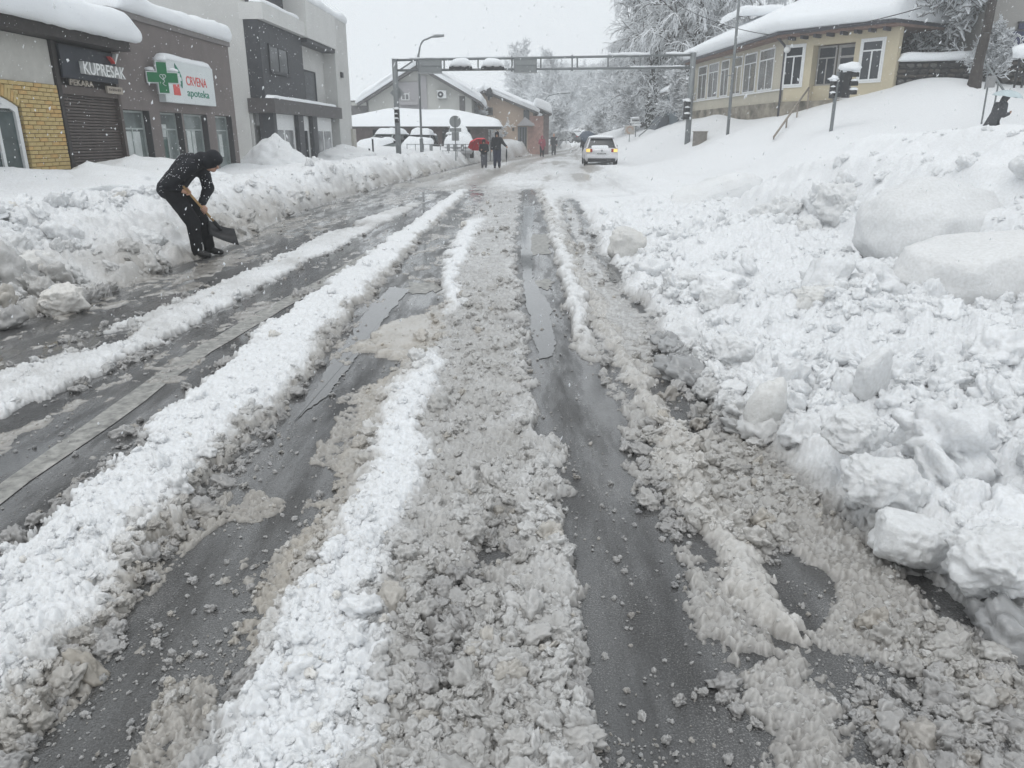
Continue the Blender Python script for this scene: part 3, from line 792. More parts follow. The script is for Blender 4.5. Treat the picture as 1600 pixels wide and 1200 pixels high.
def snow_slab(name, fr, prof_s, o0, o1, z, th, seed, parent=None, droop=0.12, n=None, sag=0.06):
    """a rounded slab of settled snow along s from prof_s[0] to prof_s[1], lying between o0 (back) and o1 (front lip)"""
    s0, s1 = prof_s; L = s1 - s0; n = n or max(10, int(L / 0.18)); k = 22
    vs = []; rn = random.Random(seed); ph = rn.uniform(0, 50)
    for i in range(n + 1):
        t = i / n; e = min(1.0, math.sqrt(max(0.0, 1 - (1 - min(t, 1 - t) * L / max(0.35, th)) ** 2)) if min(t, 1 - t) * L < max(0.35, th) else 1.0)
        e = max(e, 0.05)
        for j in range(k + 1):
            a = j / k
            w1 = float(fbm(np.array([s0 + t * L + ph]), np.array([a * 3.0]), seed, 3)[0]) - 0.5
            w2 = float(fbm(np.array([(s0 + t * L) * 2.7 + ph]), np.array([a * 9.0]), seed + 3, 3)[0]) - 0.5
            tt = th * e * (1 + 0.45 * w1)
            if a < 0.6:                                    # over the top to the lip
                b = a / 0.6; o = o0 + (o1 - o0) * b; zz = z + tt * (1 - 0.10 * b ** 6)
            else:                                          # round the lip and back under
                b = (a - 0.6) / 0.4 * math.pi; r = tt / 2
                o = o1 + math.sin(b) * r * 0.75 * (1 + 0.5 * w1); zz = z + tt * 0.45 + math.cos(b) * tt * 0.45 - droop * math.sin(b / 1.15) * e
                if b > 2.6: o -= 0.06
            o += 0.10 * w2 * th; zz += 0.10 * w2 * th
            vs.append(fr(s0 + t * L, o, max(zz, z - droop - 0.05)))
    f = []
    for i in range(n):
        for j in range(k):
            q = i * (k + 1) + j; f.append([q, q + 1, q + k + 2, q + k + 1])
    f.append([j for j in range(k + 1)]); f.append([n * (k + 1) + j for j in range(k, -1, -1)])
    me = bpy.data.meshes.new(name); me.from_pydata([tuple(v) for v in vs], [], f); me.update()
    for p in me.polygons: p.use_smooth = True
    bm = bmesh.new(); bm.from_mesh(me); bmesh.ops.recalc_face_normals(bm, faces=bm.faces); bm.to_mesh(me); bm.free()
    o = link(name, me, M_CAP, parent)
    if parent is not None: o.matrix_parent_inverse = parent.matrix_basis.inverted()
    return o
M_CAP = snow_mat('settled_snow')
def snow_cap(name, c, r, parent, seed=0, flat=0.7):
    """a small cushion of snow sitting on something"""
    v, f = lump_shape(300 + seed, 2)
    v = np.array(v); v[:, 2] = np.where(v[:, 2] < -0.2, -0.2 + (v[:, 2] + 0.2) * 0.2, v[:, 2])
    v = v * np.array([r[0], r[1], r[2]]) + np.array(c)
    me = np_mesh(name, v, f)
    o = link(name, me, M_CAP, parent)
    if parent is not None: o.matrix_parent_inverse = parent.matrix_basis.inverted()
    return o
def lettering(name, text, mats, fr, s, o, z, h, parent, width=None, depth=0.02, bold=0.0, flip=1, name_font=None, italic=0.0):
    """flat letters standing on a wall, reading along +s"""
    cu = bpy.data.curves.new(name, 'FONT'); cu.body = text; cu.size = 1.0; cu.extrude = 0.5; cu.offset = bold; cu.resolution_u = 3
    ob = bpy.data.objects.new(name, cu); COL.objects.link(ob)
    dg = bpy.context.evaluated_depsgraph_get(); ev = ob.evaluated_get(dg)
    me = bpy.data.meshes.new_from_object(ev); bpy.data.objects.remove(ob)
    co = np.array([v.co[:] for v in me.vertices])
    x0, x1 = co[:, 0].min(), co[:, 0].max(); y0, y1 = co[:, 1].min(), co[:, 1].max()
    k = h / (y1 - y0); kx = (width / (x1 - x0)) if width else k
    me.name = name
    for v in me.vertices:
        x, y, w = v.co
        v.co = fr(s + flip * ((x - x0) * kx + italic * (y - y0) * k), o + (w + 0.5) * depth, z + (y - y0) * k)
    me.update()
    bm = bmesh.new(); bm.from_mesh(me); bmesh.ops.recalc_face_normals(bm, faces=bm.faces); bm.to_mesh(me); bm.free()
    me.materials.clear()
    ob = link(name, me, mats, parent)
    if parent is not None: ob.matrix_parent_inverse = parent.matrix_basis.inverted()
    return ob
def window(fr, s0, s1, z0, z1, o, parent, m_frame, m_glass, bars=(1, 0), fw=0.06, dep=0.06, transom=None, nm='window', sill=None, m_sill=None, curtain=None):
    """frame with panes: the frame is a part, each pane a sub-part"""
    b = MB(fr)
    b.box(s0, s0 + fw, o - dep, o, z0, z1); b.box(s1 - fw, s1, o - dep, o, z0, z1)
    b.box(s0 + fw, s1 - fw, o - dep, o - 0.002, z0, z0 + fw); b.box(s0 + fw, s1 - fw, o - dep, o - 0.002, z1 - fw, z1)
    ss = [s0 + fw + (s1 - s0 - 2 * fw) * i / bars[0] for i in range(bars[0] + 1)] if bars[0] > 1 else [s0 + fw, s1 - fw]
    zt = transom if transom else None
    for q in ss[1:-1]: b.box(q - fw * .4, q + fw * .4, o - dep, o - 0.004, z0 + fw, (zt or z1) - (0 if zt else fw))
    if zt: b.box(s0 + fw, s1 - fw, o - dep, o - 0.006, zt - fw * .4, zt + fw * .4)
    fo = b.build(nm, m_frame, parent)
    for a, c in zip(ss[:-1], ss[1:]):
        MB(fr).box(a, c, o - dep * .7, o - dep * .5, z0 + fw * .5, zt or z1 - fw * .5).build('pane', m_glass, fo)
    if zt: MB(fr).box(s0 + fw * .5, s1 - fw * .5, o - dep * .7, o - dep * .5, zt, z1 - fw * .5).build('pane', m_glass, fo)
    if sill: MB(fr).box(s0 - 0.05, s1 + 0.05, o - 0.02, o + sill, z0 - 0.06, z0 - 0.003).build('sill', m_sill or m_frame, fo)
    return fo
def glass(name, col, rough=0.08, var=0.35, scale=1.2):
    m = mat(name, col, rough, 0.55, var, scale)
    return m
G_DARK = glass('dark_window_glass', (0.030, 0.034, 0.040))
G_SHOP = glass('shop_window_glass', (0.16, 0.185, 0.18), 0.10, 0.5, 0.9)
G_GREEN = glass('greenish_window_glass', (0.055, 0.075, 0.075), 0.08, 0.6, 1.5)
G_GREY = glass('curtained_window_glass', (0.22, 0.225, 0.23), 0.12, 0.35, 2.5)
M_WHITE = mat('white_pvc', (0.72, 0.73, 0.73), 0.4, 0.4, 0.05)
M_STEEL = mat('galvanised_steel', (0.30, 0.31, 0.315), 0.45, 0.5, 0.2, 9, metal=0.5)
M_BLACK = mat('black_plastic', (0.018, 0.018, 0.02), 0.45, 0.4, 0.3, 20)
M_DARKG = mat('anthracite_panel', (0.050, 0.052, 0.058), 0.55, 0.4, 0.25, 5, 0.15, 30)
# ------------------------------------------------------------------ left side of the street
LF = Frame((-9.6 - 0.043 * 20, 0), (0.043, 1.0))         # the common front of the shops; s is about y
def hit(u, v=215):                                        # where a sight line meets that front: (s, z)
    d = ray(u, v); t = LF.n.dot(LF.p - Vector((0, 0, 0))) / LF.n.dot(Vector((d.x, d.y, 0)))
    q = Vector((d.x * t, d.y * t, 0)); return (q - LF.p).dot(LF.d), CAMH + d.z * t
def sx(u, v=215): return hit(u, v)[0]
M_PLASTER = mat('cream_plaster', (0.50, 0.49, 0.455), 0.85, 0.2, 0.10, 3, 0.25, 40)
M_BRICK = mat('yellow_brick', (0.52, 0.39, 0.17), 0.8, 0.25, 0.15, 5, 0.4, 45, col2=(0.58, 0.45, 0.22))
M_BRICK2 = mat('orange_brick', (0.52, 0.35, 0.15), 0.8, 0.25, 0.22, 5, 0.4, 45)
M_MORTAR = mat('brick_mortar', (0.16, 0.125, 0.075), 0.9, 0.1, 0.2, 20, 0.4, 60)
M_FASCIA = mat('dark_brown_fascia', (0.040, 0.034, 0.032), 0.6, 0.35, 0.3, 8, 0.2, 30)
M_SHUT = mat('brown_roller_shutter', (0.085, 0.068, 0.060), 0.5, 0.4, 0.18, 7, 0.1, 30)
M_NAVY = mat('navy_sign_panel', (0.020, 0.024, 0.034), 0.4, 0.4, 0.3, 6)
M_LETTER = mat('white_letters', (0.78, 0.79, 0.78), 0.5, 0.3, 0.04)
M_BEIGE = mat('beige_sign_plate', (0.36, 0.32, 0.27), 0.6, 0.3, 0.15, 10)
M_RED = mat('red_sign_print', (0.55, 0.06, 0.05), 0.5, 0.4, 0.08)

b0, b1, b2 = 9.5, sx(103), sx(196.5)
shop = empty('brick_shop', LF(b1, -2, 0), 0, 'low shop of yellow brick and cream plaster with brown shutter and thick roof snow', 'shop building')
W0, W1, WZ0, WSP = 13.55, sx(38), 0.55, 2.18              # arched window
SR = 0.26                                                 # rise of its arch
def arch_z(s):
    c = (W0 + W1) / 2; h = (W1 - W0) / 2; Rr = (h * h + SR * SR) / (2 * SR)
    d = s - c; return WSP + math.sqrt(max(Rr * Rr - d * d, 0)) - (Rr - SR)
# wall body behind the bricks, with the opening left free
b = MB(LF)
b.box(b0, W0 - 0.1, -5.5, -0.06, -0.3, 2.67); b.box(W1 + 0.10, b1 - 0.02, -5.5, -0.06, -0.3, 2.67)
b.box(W0 - 0.1, W1 + 0.10, -5.5, -0.06, -0.3, WZ0 - 0.1); b.box(W0 - 0.1, W1 + 0.10, -5.5, -0.06, 2.53, 2.67)
b.build('brick_backing', M_MORTAR, shop)
MB(LF).box(b0, b1 - 0.02, -5.5, -0.03, 2.67, 3.55).build('wall', M_PLASTER, shop)
brick_me = {}
def brick(s0, s1, z0, z1, o, alt, nm='brick'):
    key = (round(s1 - s0, 2), round(z1 - z0, 3), alt)
    if key not in brick_me:
        w, h = (s1 - s0) / 2, (z1 - z0) / 2
        q = MB().box(-w, w, -0.045, 0.045, -h, h); ob = q.build('brick', (M_BRICK, M_BRICK2)[alt], None, bevel=0.006)
        brick_me[key] = ob.data; bpy.data.objects.remove(ob)
    ob = bpy.data.objects.new(nm, brick_me[key]); COL.objects.link(ob); ob.parent = shop
    ob.matrix_parent_inverse = shop.matrix_basis.inverted()
    ob.location = LF((s0 + s1) / 2, -0.03 + o, (z0 + z1) / 2); ob.rotation_euler = (0, 0, LF.rz())
    return ob
rnd = random.Random(3)
CH, BL = 0.082, 0.255
rows = int((2.66 - 0.62) / CH)
for r in range(rows):
    z0 = 2.66 - (r + 1) * CH; s = b1 - 0.03 - (BL / 2 if r % 2 else 0)
    if r % 2: brick(s + 0.012, b1 - 0.03, z0 + 0.010, z0 + CH, rnd.uniform(-.004, .006), rnd.random() < 0.2)
    while s > 14.55:
        a = s - BL
        zc = z0 + CH / 2
        lim = W1 + 0.06 if zc < WSP else None
        touch = (a < W1 + 0.05 and zc < WSP + 0.04) or (zc >= WSP and a < W1 + 0.05 and zc < arch_z(max(min((a + s) / 2, W1), W0)) + 0.24)
        if touch:
            if s - (W1 + 0.06) > 0.06: brick(W1 + 0.06, s, z0 + 0.010, z0 + CH, rnd.uniform(-.004, .006), rnd.random() < 0.2)
            if zc < WSP: break
        else:
            brick(a + 0.012, s, z0 + 0.010, z0 + CH, rnd.uniform(-.004, .006), rnd.random() < 0.2)
        s = a
# soldier course over the arch
c_ = (W0 + W1) / 2; h_ = (W1 - W0) / 2; Rr = (h_ * h_ + SR * SR) / (2 * SR); zc_ = WSP + SR - Rr
half = math.asin(h_ / Rr)
for i in range(27):
    t = -half + 2 * half * (i + 0.5) / 27
    ob = brick(0, 0.072, 0, 0.22, 0.008, i % 3 == 0)
    ob.location = LF(c_ + math.sin(t) * (Rr + 0.125), -0.022, zc_ + math.cos(t) * (Rr + 0.125))
    ob.rotation_euler = (Matrix.Rotation(LF.rz(), 4, 'Z') @ Matrix.Rotation(t, 4, 'Y')).to_euler()
# the arched window
n = 18; so = [W0 + (W1 - W0) * i / n for i in range(n + 1)]
out = [(W0, WZ0)] + [(s, arch_z(s)) for s in so] + [(W1, WZ0)]
fr_ = MB(LF); fw = 0.10
def inset(p):
    s, z = p; cs, cz = c_, 1.4
    return (s + (fw if s < cs else -fw) * min(1, abs(s - cs) / 0.3), z - fw if z > 1.4 else z + fw)
for i in range(len(out)):
    a, c = out[i], out[(i + 1) % len(out)]; ai, ci = inset(a), inset(c)
    for o in (-0.02,):
        fr_.poly([(a[0], o, a[1]), (c[0], o, c[1]), (ci[0], o, ci[1]), (ai[0], o, ai[1])])
    fr_.poly([(ai[0], -0.02, ai[1]), (ci[0], -0.02, ci[1]), (ci[0], -0.1, ci[1]), (ai[0], -0.1, ai[1])])
fr_.box(W0 + fw, W1 - fw, -0.1, -0.025, WSP - 0.04, WSP + 0.03); fr_.box(c_ + 0.42, c_ + 0.50, -0.1, -0.028, WZ0 + fw, WSP - 0.04)
wf = fr_.build('window', M_WHITE, shop)
MB(LF).box(W0 + 0.02, c_ + 0.45, -0.085, -0.07, WZ0 + 0.02, WSP).build('pane', G_GREEN, wf)
MB(LF).box(c_ + 0.45, W1 - 0.02, -0.085, -0.07, WZ0 + 0.02, WSP).build('pane', G_GREEN, wf)
MB(LF).prism([inset(p) for p in [(W0, WSP)] + [(s, arch_z(s)) for s in so] + [(W1, WSP)]], -0.085, -0.07, ax='o').build('pane', M_WHITE, wf)
MB(LF).box(W0 - 0.06, W1 + 0.06, -0.05, 0.05, WZ0 - 0.09, WZ0 - 0.005).build('sill', M_WHITE, wf)
# shutter bay
MB(LF).box(b1, b2, -5.5, -0.10, -0.3, 3.6).build('bay_wall', M_FASCIA, shop)
MB(LF).box(b1, b1 + 0.13, -0.1, 0.03, -0.3, 3.56).build('jamb', M_FASCIA, shop); MB(LF).box(b2 - 0.12, b2, -0.1, 0.03, -0.3, 3.56).build('jamb', M_SHUT, shop)
MB(LF).box(b1 + 0.13, b2 - 0.12, -0.1, 0.025, 2.50, 2.68).build('shutter_box', M_SHUT, shop)
z = 0.2
sl = MB().prism([(0, -0.030), (0.028, -0.022), (0.034, 0.0), (0.028, 0.022), (0, 0.030)], 0, b2 - b1 - 0.27).build('slat', M_SHUT)
slm = sl.data; bpy.data.objects.remove(sl)
k_ = 0
while z < 2.47:
    o_ = bpy.data.objects.new('slat', slm); COL.objects.link(o_); o_.parent = shop; o_.matrix_parent_inverse = shop.matrix_basis.inverted()
    o_.matrix_basis = Matrix.Translation(LF(b1 + 0.135, -0.09, z + 0.03)) @ Matrix(((LF.d.x, LF.n.x, 0, 0), (LF.d.y, LF.n.y, 0, 0), (0, 0, 1, 0), (0, 0, 0, 1)))
    z += 0.066
# eaves and roof
MB(LF).prism([(-5.5, 3.62), (0.42, 3.56), (0.42, 3.82), (-5.5, 4.0)], b0, b2 + 0.05).build('roof', M_FASCIA, shop)
snow_slab('roof_snow', LF, (b0, b2 + 0.42), -5.2, 0.50, 3.84, 0.62, 5, shop, droop=0.16)
# signs
sg = empty('shop_sign', LF(b1 + 1.2, 0.05, 3.2), 0, 'navy sign board with raised white letters KUPRESAK and a tick above them', 'shop sign')
MB(LF).box(b1 + 0.16, b2 - 0.10, 0.03, 0.09, 2.83, 3.50).build('board', M_NAVY, sg, bevel=0.008)
lettering('letters', 'KUPRESAK', [M_LETTER], LF, sx(118.5, 105), 0.09, 2.95, 0.265, sg, width=sx(184, 112) - sx(118.5, 105), depth=0.09, bold=0.012)
tk = MB(LF).prism([(0, .13), (.045, .15), (.10, .05), (.085, 0)], 0.09, 0.17, ax='o')
def tick(pts, m, nm):
    MB(LF).prism([(sx(161, 95) + a, 3.265 + c) for a, c in pts], 0.09, 0.18, ax='o').build(nm, m, sg)
tick([(0.0, .15), (.10, .13), (.19, .03), (.185, 0)], M_RED, 'tick_stroke')
tick([(.19, .0), (.30, .235), (.41, .245), (.21, .0)], M_LETTER, 'tick_stroke')
sp = empty('sign_plate', LF(b1 + .8, 0.05, 2.75), 0, 'row of beige letters PEKARA on the brown band under the navy sign', 'sign')
lettering('letters', 'PEKARA', [M_BEIGE], LF, sx(105, 125), 0.03, 2.695, 0.125, sp, width=sx(142, 130) - sx(105, 125), depth=0.03, bold=0.02)
sp2 = empty('sign_plate', LF(b2 - .5, 0.05, 2.65), 0, 'small beige plate at the right end of the brown band', 'sign')
MB(LF).box(sx(162, 135), sx(186, 138), 0.03, 0.085, 2.60, 2.76).build('plate', M_BEIGE, sp2, bevel=0.006)
for i in range(7):
    a = sx(164.5, 135) + i * 0.075; MB(LF).box(a, a + 0.045, 0.0855, 0.0885, 2.66, 2.66 + (0.055, 0.04, 0.055)[i % 3]).build('stroke', M_SHUT, sp2)
# two things that reach in from outside the frame: lamp and blue box sign
lp = empty('wall_lamp', LF(14.72, 0.3, 3.0), 0, 'small black wall lamp with a snow cap, beside the yellow brick wall', 'lamp')
MB(LF).tube([(14.80, -0.03, 3.18), (14.80, 0.18, 3.22), (14.80, 0.30, 3.14)], 0.018).build('arm', M_BLACK, lp)
MB(LF).tube([(14.80, 0.30, 3.14), (14.80, 0.30, 3.08), (14.80, 0.30, 2.94)], [0.03, 0.075, 0.085], 12).build('lamp_shade', M_BLACK, lp)
snow_cap('snow_cap', LF(14.80, 0.30, 3.13), (0.10, 0.10, 0.09), lp, 1)
bx_ = empty('box_sign', LF(14.6, 0.2, 2.7), 0, 'dark blue box sign with snow on top, cut by the photo edge over the brick', 'sign')
MB(LF).box(14.2, 14.86, -0.02, 0.14, 2.70, 2.93).build('box', mat('dark_blue_sign', (0.012, 0.035, 0.075), 0.35, 0.5, 0.2), bx_, bevel=0.01)
snow_slab('snow_cap', LF, (14.22, 14.85), -0.01, 0.10, 2.935, 0.07, 9, bx_, droop=0.01)

# ---- pharmacy
M_TAUPE = mat('taupe_plaster', (0.185, 0.162, 0.155), 0.85, 0.2, 0.08, 2.2, 0.2, 50)
M_GRAN = mat('dark_granite', (0.062, 0.060, 0.062), 0.45, 0.45, 0.3, 30)
M_ALU = mat('aluminium_frame', (0.42, 0.46, 0.45), 0.4, 0.5, 0.08, 8, metal=0.3)
p0, p1 = b2 + 0.003, sx(371.5)
ph = empty('pharmacy', LF((p0 + p1) / 2, -2, 0), 0, 'taupe plastered pharmacy with four tall shop windows and snow on its flat roof', 'shop building')
op = [(sx(197.5), sx(239)), (sx(255), sx(288)), (sx(291), sx(327)), (sx(339.5), sx(365))]
ZT = 2.27; zs = [0.66, 0.62, 0.62, 0.1]
b = MB(LF); e = p0
for (a, c), zz in zip(op, zs):
    if a - e > 0.01: b.box(e, a, -6, 0, -0.3, ZT)
    b.box(a, c, -6, 0, -0.3, zz); e = c
b.box(e, p1, -6, 0, -0.3, ZT); b.box(p0, p1, -6, 0.0, ZT, 4.42)
b.build('wall', M_TAUPE, ph)
for i, ((a, c), zz) in enumerate(zip(op, zs)):
    MB(LF).box(c - 0.025, c - 0.003, -0.24, 0.004, zz + 0.003, ZT - 0.003).build('reveal', M_GRAN, ph)
    w = window(LF, a + 0.02, c - 0.03, zz + 0.01, ZT - 0.01, -0.17, ph, M_ALU, G_SHOP, bars=(2, 0) if i != 3 else (1, 0), fw=0.05, transom=ZT - 0.45)
    if i < 3: MB(LF).box(a, c, -0.2, 0.05, zz - 0.05, zz - 0.003).build('sill', M_GRAN, ph)
    # what hangs behind the panes
M_POST = [mat('poster_pale', (0.50, 0.53, 0.52), 0.6, 0.3, 0.2, 3), mat('poster_green', (0.06, 0.10, 0.09), 0.6, 0.3, 0.5, 4), mat('poster_pink', (0.50, 0.20, 0.22), 0.6, 0.3, 0.2, 4)]
for i, s, w_, z0, z1, k in ((0, .22, .75, .95, 1.75, 0), (1, .10, .40, 1.05, 1.55, 1), (1, .12, .45, 1.62, 1.95, 0), (2, .06, .22, .95, 1.4, 2), (2, .40, .55, .9, 1.8, 0), (3, .5, .25, 1.0, 1.7, 0)):
    a = op[i][0] + 0.08
    MB(LF).box(a + s, min(a + s + w_, op[i][1] - 0.1), -0.1995, -0.195, z0, z1).build('window_poster', M_POST[k], ph)
MB(LF).box(p0 - 0.02, p1 + 0.03, -6, 0.06, 4.42, 4.56).build('parapet', mat('parapet_flashing', (0.20, 0.185, 0.18), 0.6), ph)
snow_slab('roof_snow', LF, (p0 + 0.35, p1 + 0.10), -5.8, 0.04, 4.57, 0.52, 15, ph, droop=0.04)
snow_slab('sill_snow', LF, (op[0][0] + 0.4, op[0][1] - 0.1), -0.12, 0.02, 0.662, 0.07, 16, ph, droop=0.0)
# pharmacy sign
M_SIGNW = mat('white_sign_face', (0.66, 0.70, 0.70), 0.35, 0.4, 0.04, 2)
M_GREEN = mat('green_cross', (0.012, 0.16, 0.06), 0.4, 0.4, 0.1, 6)
M_GTXT = mat('green_print', (0.02, 0.20, 0.13), 0.5)
M_RTXT = mat('red_print', (0.62, 0.10, 0.09), 0.5)
g0, g1 = sx(243, 115), sx(324, 130)
sgn = empty('pharmacy_sign', LF((g0 + g1) / 2, 0.1, 3), 0, 'white light box sign reading CRVENA apoteka with a red and green leaf emblem', 'shop sign')
GZ0, GZ1 = 2.52, 3.60
MB(LF).box(g0, g1, 0.0, 0.20, GZ0, GZ1).build('box', M_SIGNW, sgn, bevel=0.012)
lettering('word', 'CRVENA', [M_RTXT], LF, sx(279, 120), 0.2005, 3.02, 0.25, sgn, width=sx(312, 128) - sx(279, 120), depth=0.008, bold=0.006)
lettering('word', 'apoteka', [M_GTXT], LF, sx(282, 145), 0.2005, 2.66, 0.27, sgn, width=sx(316, 145) - sx(282, 145), depth=0.008, bold=0.004)
def leaf_shape(s0, z0, pts, m, nm, o=0.2005): MB(LF).prism([(s0 + a, z0 + c) for a, c in pts], o, o + 0.010, ax='o').build(nm, m, sgn)
es = sx(258, 125)
leaf_shape(es, 2.72, [(0, .0), (.0, .50), (.18, .62), (.34, .30), (.40, 0.0)], M_RTXT, 'emblem')
gl = [(.22 + .30 * t + .17 * math.sin(math.pi * t), .74 - .62 * t) for t in [i / 10 for i in range(11)]] + [(.52 - .30 * t - .10 * math.sin(math.pi * t), .12 + .62 * t) for t in [i / 10 for i in range(1, 10)]]
leaf_shape(es, 2.80, gl, M_GTXT, 'emblem', 0.212)
leaf_shape(es, 2.80, [(.27, .40), (.34, .40), (.34, .50), (.42, .50), (.42, .40), (.50, .40), (.50, .31), (.42, .31), (.42, .21), (.34, .21), (.34, .31), (.27, .31)], M_SIGNW, 'emblem', 0.2225)
snow_slab('snow_cap', LF, (g0 - 0.01, g1), 0.0, 0.16, GZ1 + 0.002, 0.16, 18, sgn, droop=0.02)
# projecting green cross
CX, CZ, CO = sx(234, 112), 3.10, 0.30
cr = empty('pharmacy_cross', LF(CX, CO, CZ), 0, 'green cross with white rim and heart outline projecting in front of the white sign', 'sign')
def cross(a, w):
    return [(-w, -a), (w, -a), (w, -w), (a, -w), (a, w), (w, w), (w, a), (-w, a), (-w, w), (-a, w), (-a, -w), (-w, -w)]
# a blade sign: its face is turned to the street
CF = Frame((LF(CX, CO, 0).x, LF(CX, CO, 0).y), (math.cos(R(38)), math.sin(R(38))))
MB(CF).prism([(a, CZ + c) for a, c in cross(0.40, 0.145)], -0.09, 0.09, ax='o').build('body', M_SIGNW, cr)
MB(CF).prism([(a, CZ + c) for a, c in cross(0.375, 0.120)], 0.09, 0.105, ax='o').build('face', M_GREEN, cr)
hp = [(0.075 * 16 * math.sin(t) ** 3 / 16, CZ + 0.02 + 0.075 * (13 * math.cos(t) - 5 * math.cos(2 * t) - 2 * math.cos(3 * t) - math.cos(4 * t)) / 16) for t in [2 * math.pi * i / 22 for i in range(23)]]
MB(CF).tube([(a, 0.108, c) for a, c in hp] + [(0.03, 0.108, CZ - 0.10), (-0.02, 0.108, CZ - 0.14), (0.02, 0.108, CZ - 0.19)], 0.009, 6).build('heart_outline', M_SIGNW, cr)
MB().tube([LF(CX, 0, CZ), LF(CX, CO - 0.05, CZ)], 0.03).build('bracket', M_STEEL, cr)
snow_cap('snow_cap', CF(0, 0, CZ + 0.44), (0.17, 0.13, 0.13), cr, 3); snow_cap('snow_cap', CF(-0.28, 0, CZ + 0.18), (0.13, 0.11, 0.09), cr, 4); snow_cap('snow_cap', CF(0.30, 0, CZ + 0.18), (0.14, 0.11, 0.10), cr, 5)

# ---- modern grey building
M_LG = mat('light_grey_render', (0.56, 0.56, 0.545), 0.85, 0.2, 0.05, 1.5, 0.12, 50)
M_LG2 = mat('pale_render', (0.62, 0.62, 0.605), 0.85, 0.2, 0.05, 1.5, 0.12, 50)
M_BAND = mat('canopy_cladding', (0.088, 0.082, 0.082), 0.55, 0.4, 0.2, 4, 0.15, 30)
m0, m1 = sx(429), sx(546, 130)
mb = empty('modern_building', LF((m0 + m1) / 2, -5, 0), 0, 'grey rendered modern building with anthracite recess, canopy over white doors and snow on the roof', 'building')
D0 = -0.78
b = MB(LF)
b.box(m0, sx(525, 110), -13, -0.9, -0.3, 7.18)                         # core
b.box(m0 - 0.003, m0 + 0.4, -13, D0, 2.50, 7.18)                  # side wall above the ledge
b.box(m0 + 0.10, m0 + 0.5, -13, D0 - 0.02, -0.3, 2.50)
b.box(sx(525, 110), m1, -13, 0.0, -0.3, 7.18)                          # end pier, full height
b.build('wall', M_LG, mb)
MB(LF).box(m0 - 0.01, sx(474, 20), -0.9, 0.0, 5.75, 6.32).build('balcony_parapet', M_LG2, mb)
MB(LF).box(sx(474, 20), sx(525, 110) - 0.003, -0.9, 0.10, 5.72, 7.18).build('roof_box', M_LG2, mb)
MB(LF).box(m0 + 0.02, sx(474, 20) - 0.01, -0.93, -0.86, 6.32, 9.0).build('upper_wall', M_DARKG, mb)
MB(LF).box(m0 + 0.02, m0 + 0.5, -9, -0.93, 7.18, 9.0).build('upper_wall', M_DARKG, mb)
MB(LF).box(m0 + 0.015, sx(481, 95), -0.9, -0.22, 3.03, 5.745).build('recess_wall', M_DARKG, mb)
MB(LF).box(sx(481, 95), sx(525, 110) - 0.003, -0.9, -0.62, 3.03, 5.55).build('recess_back', M_LG, mb)
MB(LF).box(sx(481, 95), sx(525, 110) - 0.004, -0.9, 0.02, 5.55, 5.715).build('soffit', M_DARKG, mb)
window(LF, sx(429, 95), sx(457, 95), 4.02, 5.02, -0.17, mb, M_DARKG, glass('slate_window_glass', (0.15, 0.155, 0.16)), bars=(2, 0), fw=0.07, sill=0.06)
window(LF, sx(497, 150), sx(514, 150), 3.04, 4.55, -0.57, mb, M_DARKG, G_DARK, bars=(1, 0), fw=0.06)
MB(LF).box(m0 - 0.10, sx(525, 110), D0 - 0.10, 0.16, 2.50, 3.02).build('canopy', M_BAND, mb)
snow_slab('canopy_snow', LF, (m0 - 0.08, sx(522, 160)), -0.2, 0.10, 3.022, 0.13, 21, mb, droop=0.05)
snow_slab('parapet_snow', LF, (m0, sx(470, 30)), -0.5, -0.08, 6.325, 0.16, 22, mb, droop=0.03)
snow_slab('roof_snow', LF, (sx(474, 20), m1 + 0.05), -8, -0.02, 7.185, 0.42, 23, mb, droop=0.03)
for u0, u1 in ((429.5, 434), (468, 476), (490, 497)):
    MB(LF).box(sx(u0), sx(u1), -0.55 if u0 < 440 else -0.14, 0.02, -0.2, 2.495).build('column', M_DARKG, mb)
dn_ = ((434.5, 467.5), (476.5, 489.5), (497.5, 524))
for i, (u0, u1) in enumerate(dn_):
    a, c = sx(u0), sx(u1)
    MB(LF).box(a, c, -0.9, -0.16, 2.05, 2.495).build('door_head', M_WHITE, mb)
    window(LF, a + 0.01, c - 0.01, 0.0, 2.05, -0.16, mb, M_WHITE, G_GREY if i != 1 else G_DARK, bars=(2, 0) if i != 1 else (1, 0), fw=0.16, nm='door')
lm = MB(LF).tube([(sx(521), 0.05, 2.49), (sx(521), 0.05, 2.42), (sx(521), 0.05, 2.34)], [0.03, 0.07, 0.09], 10).build('canopy_lamp', M_STEEL, mb)
MB(LF).box(sx(538), sx(540.5), 0.0, 0.10, 4.5, 4.75).build('wall_lamp', M_DARKG, mb, bevel=0.02)
MB(LF).box(m1 - 0.35, m1 + 0.3, -0.1, 0.12, -0.2, 2.05).build('pier', mat('beige_render', (0.44, 0.42, 0.38), 0.85), mb)
pl = empty('planter_box', LF(sx(533), 0.5, 0.5), 0, 'small black planter box half buried in snow at the end of the grey building', 'planter')
MB(LF).box(sx(526), sx(539), 0.3, 0.75, 0.1, 0.80).build('trough', M_BLACK, pl, bevel=0.02); snow_slab('snow_cap', LF, (sx(526.5), sx(538.5)), 0.34, 0.62, 0.805, 0.12, 31, pl, droop=0.01)
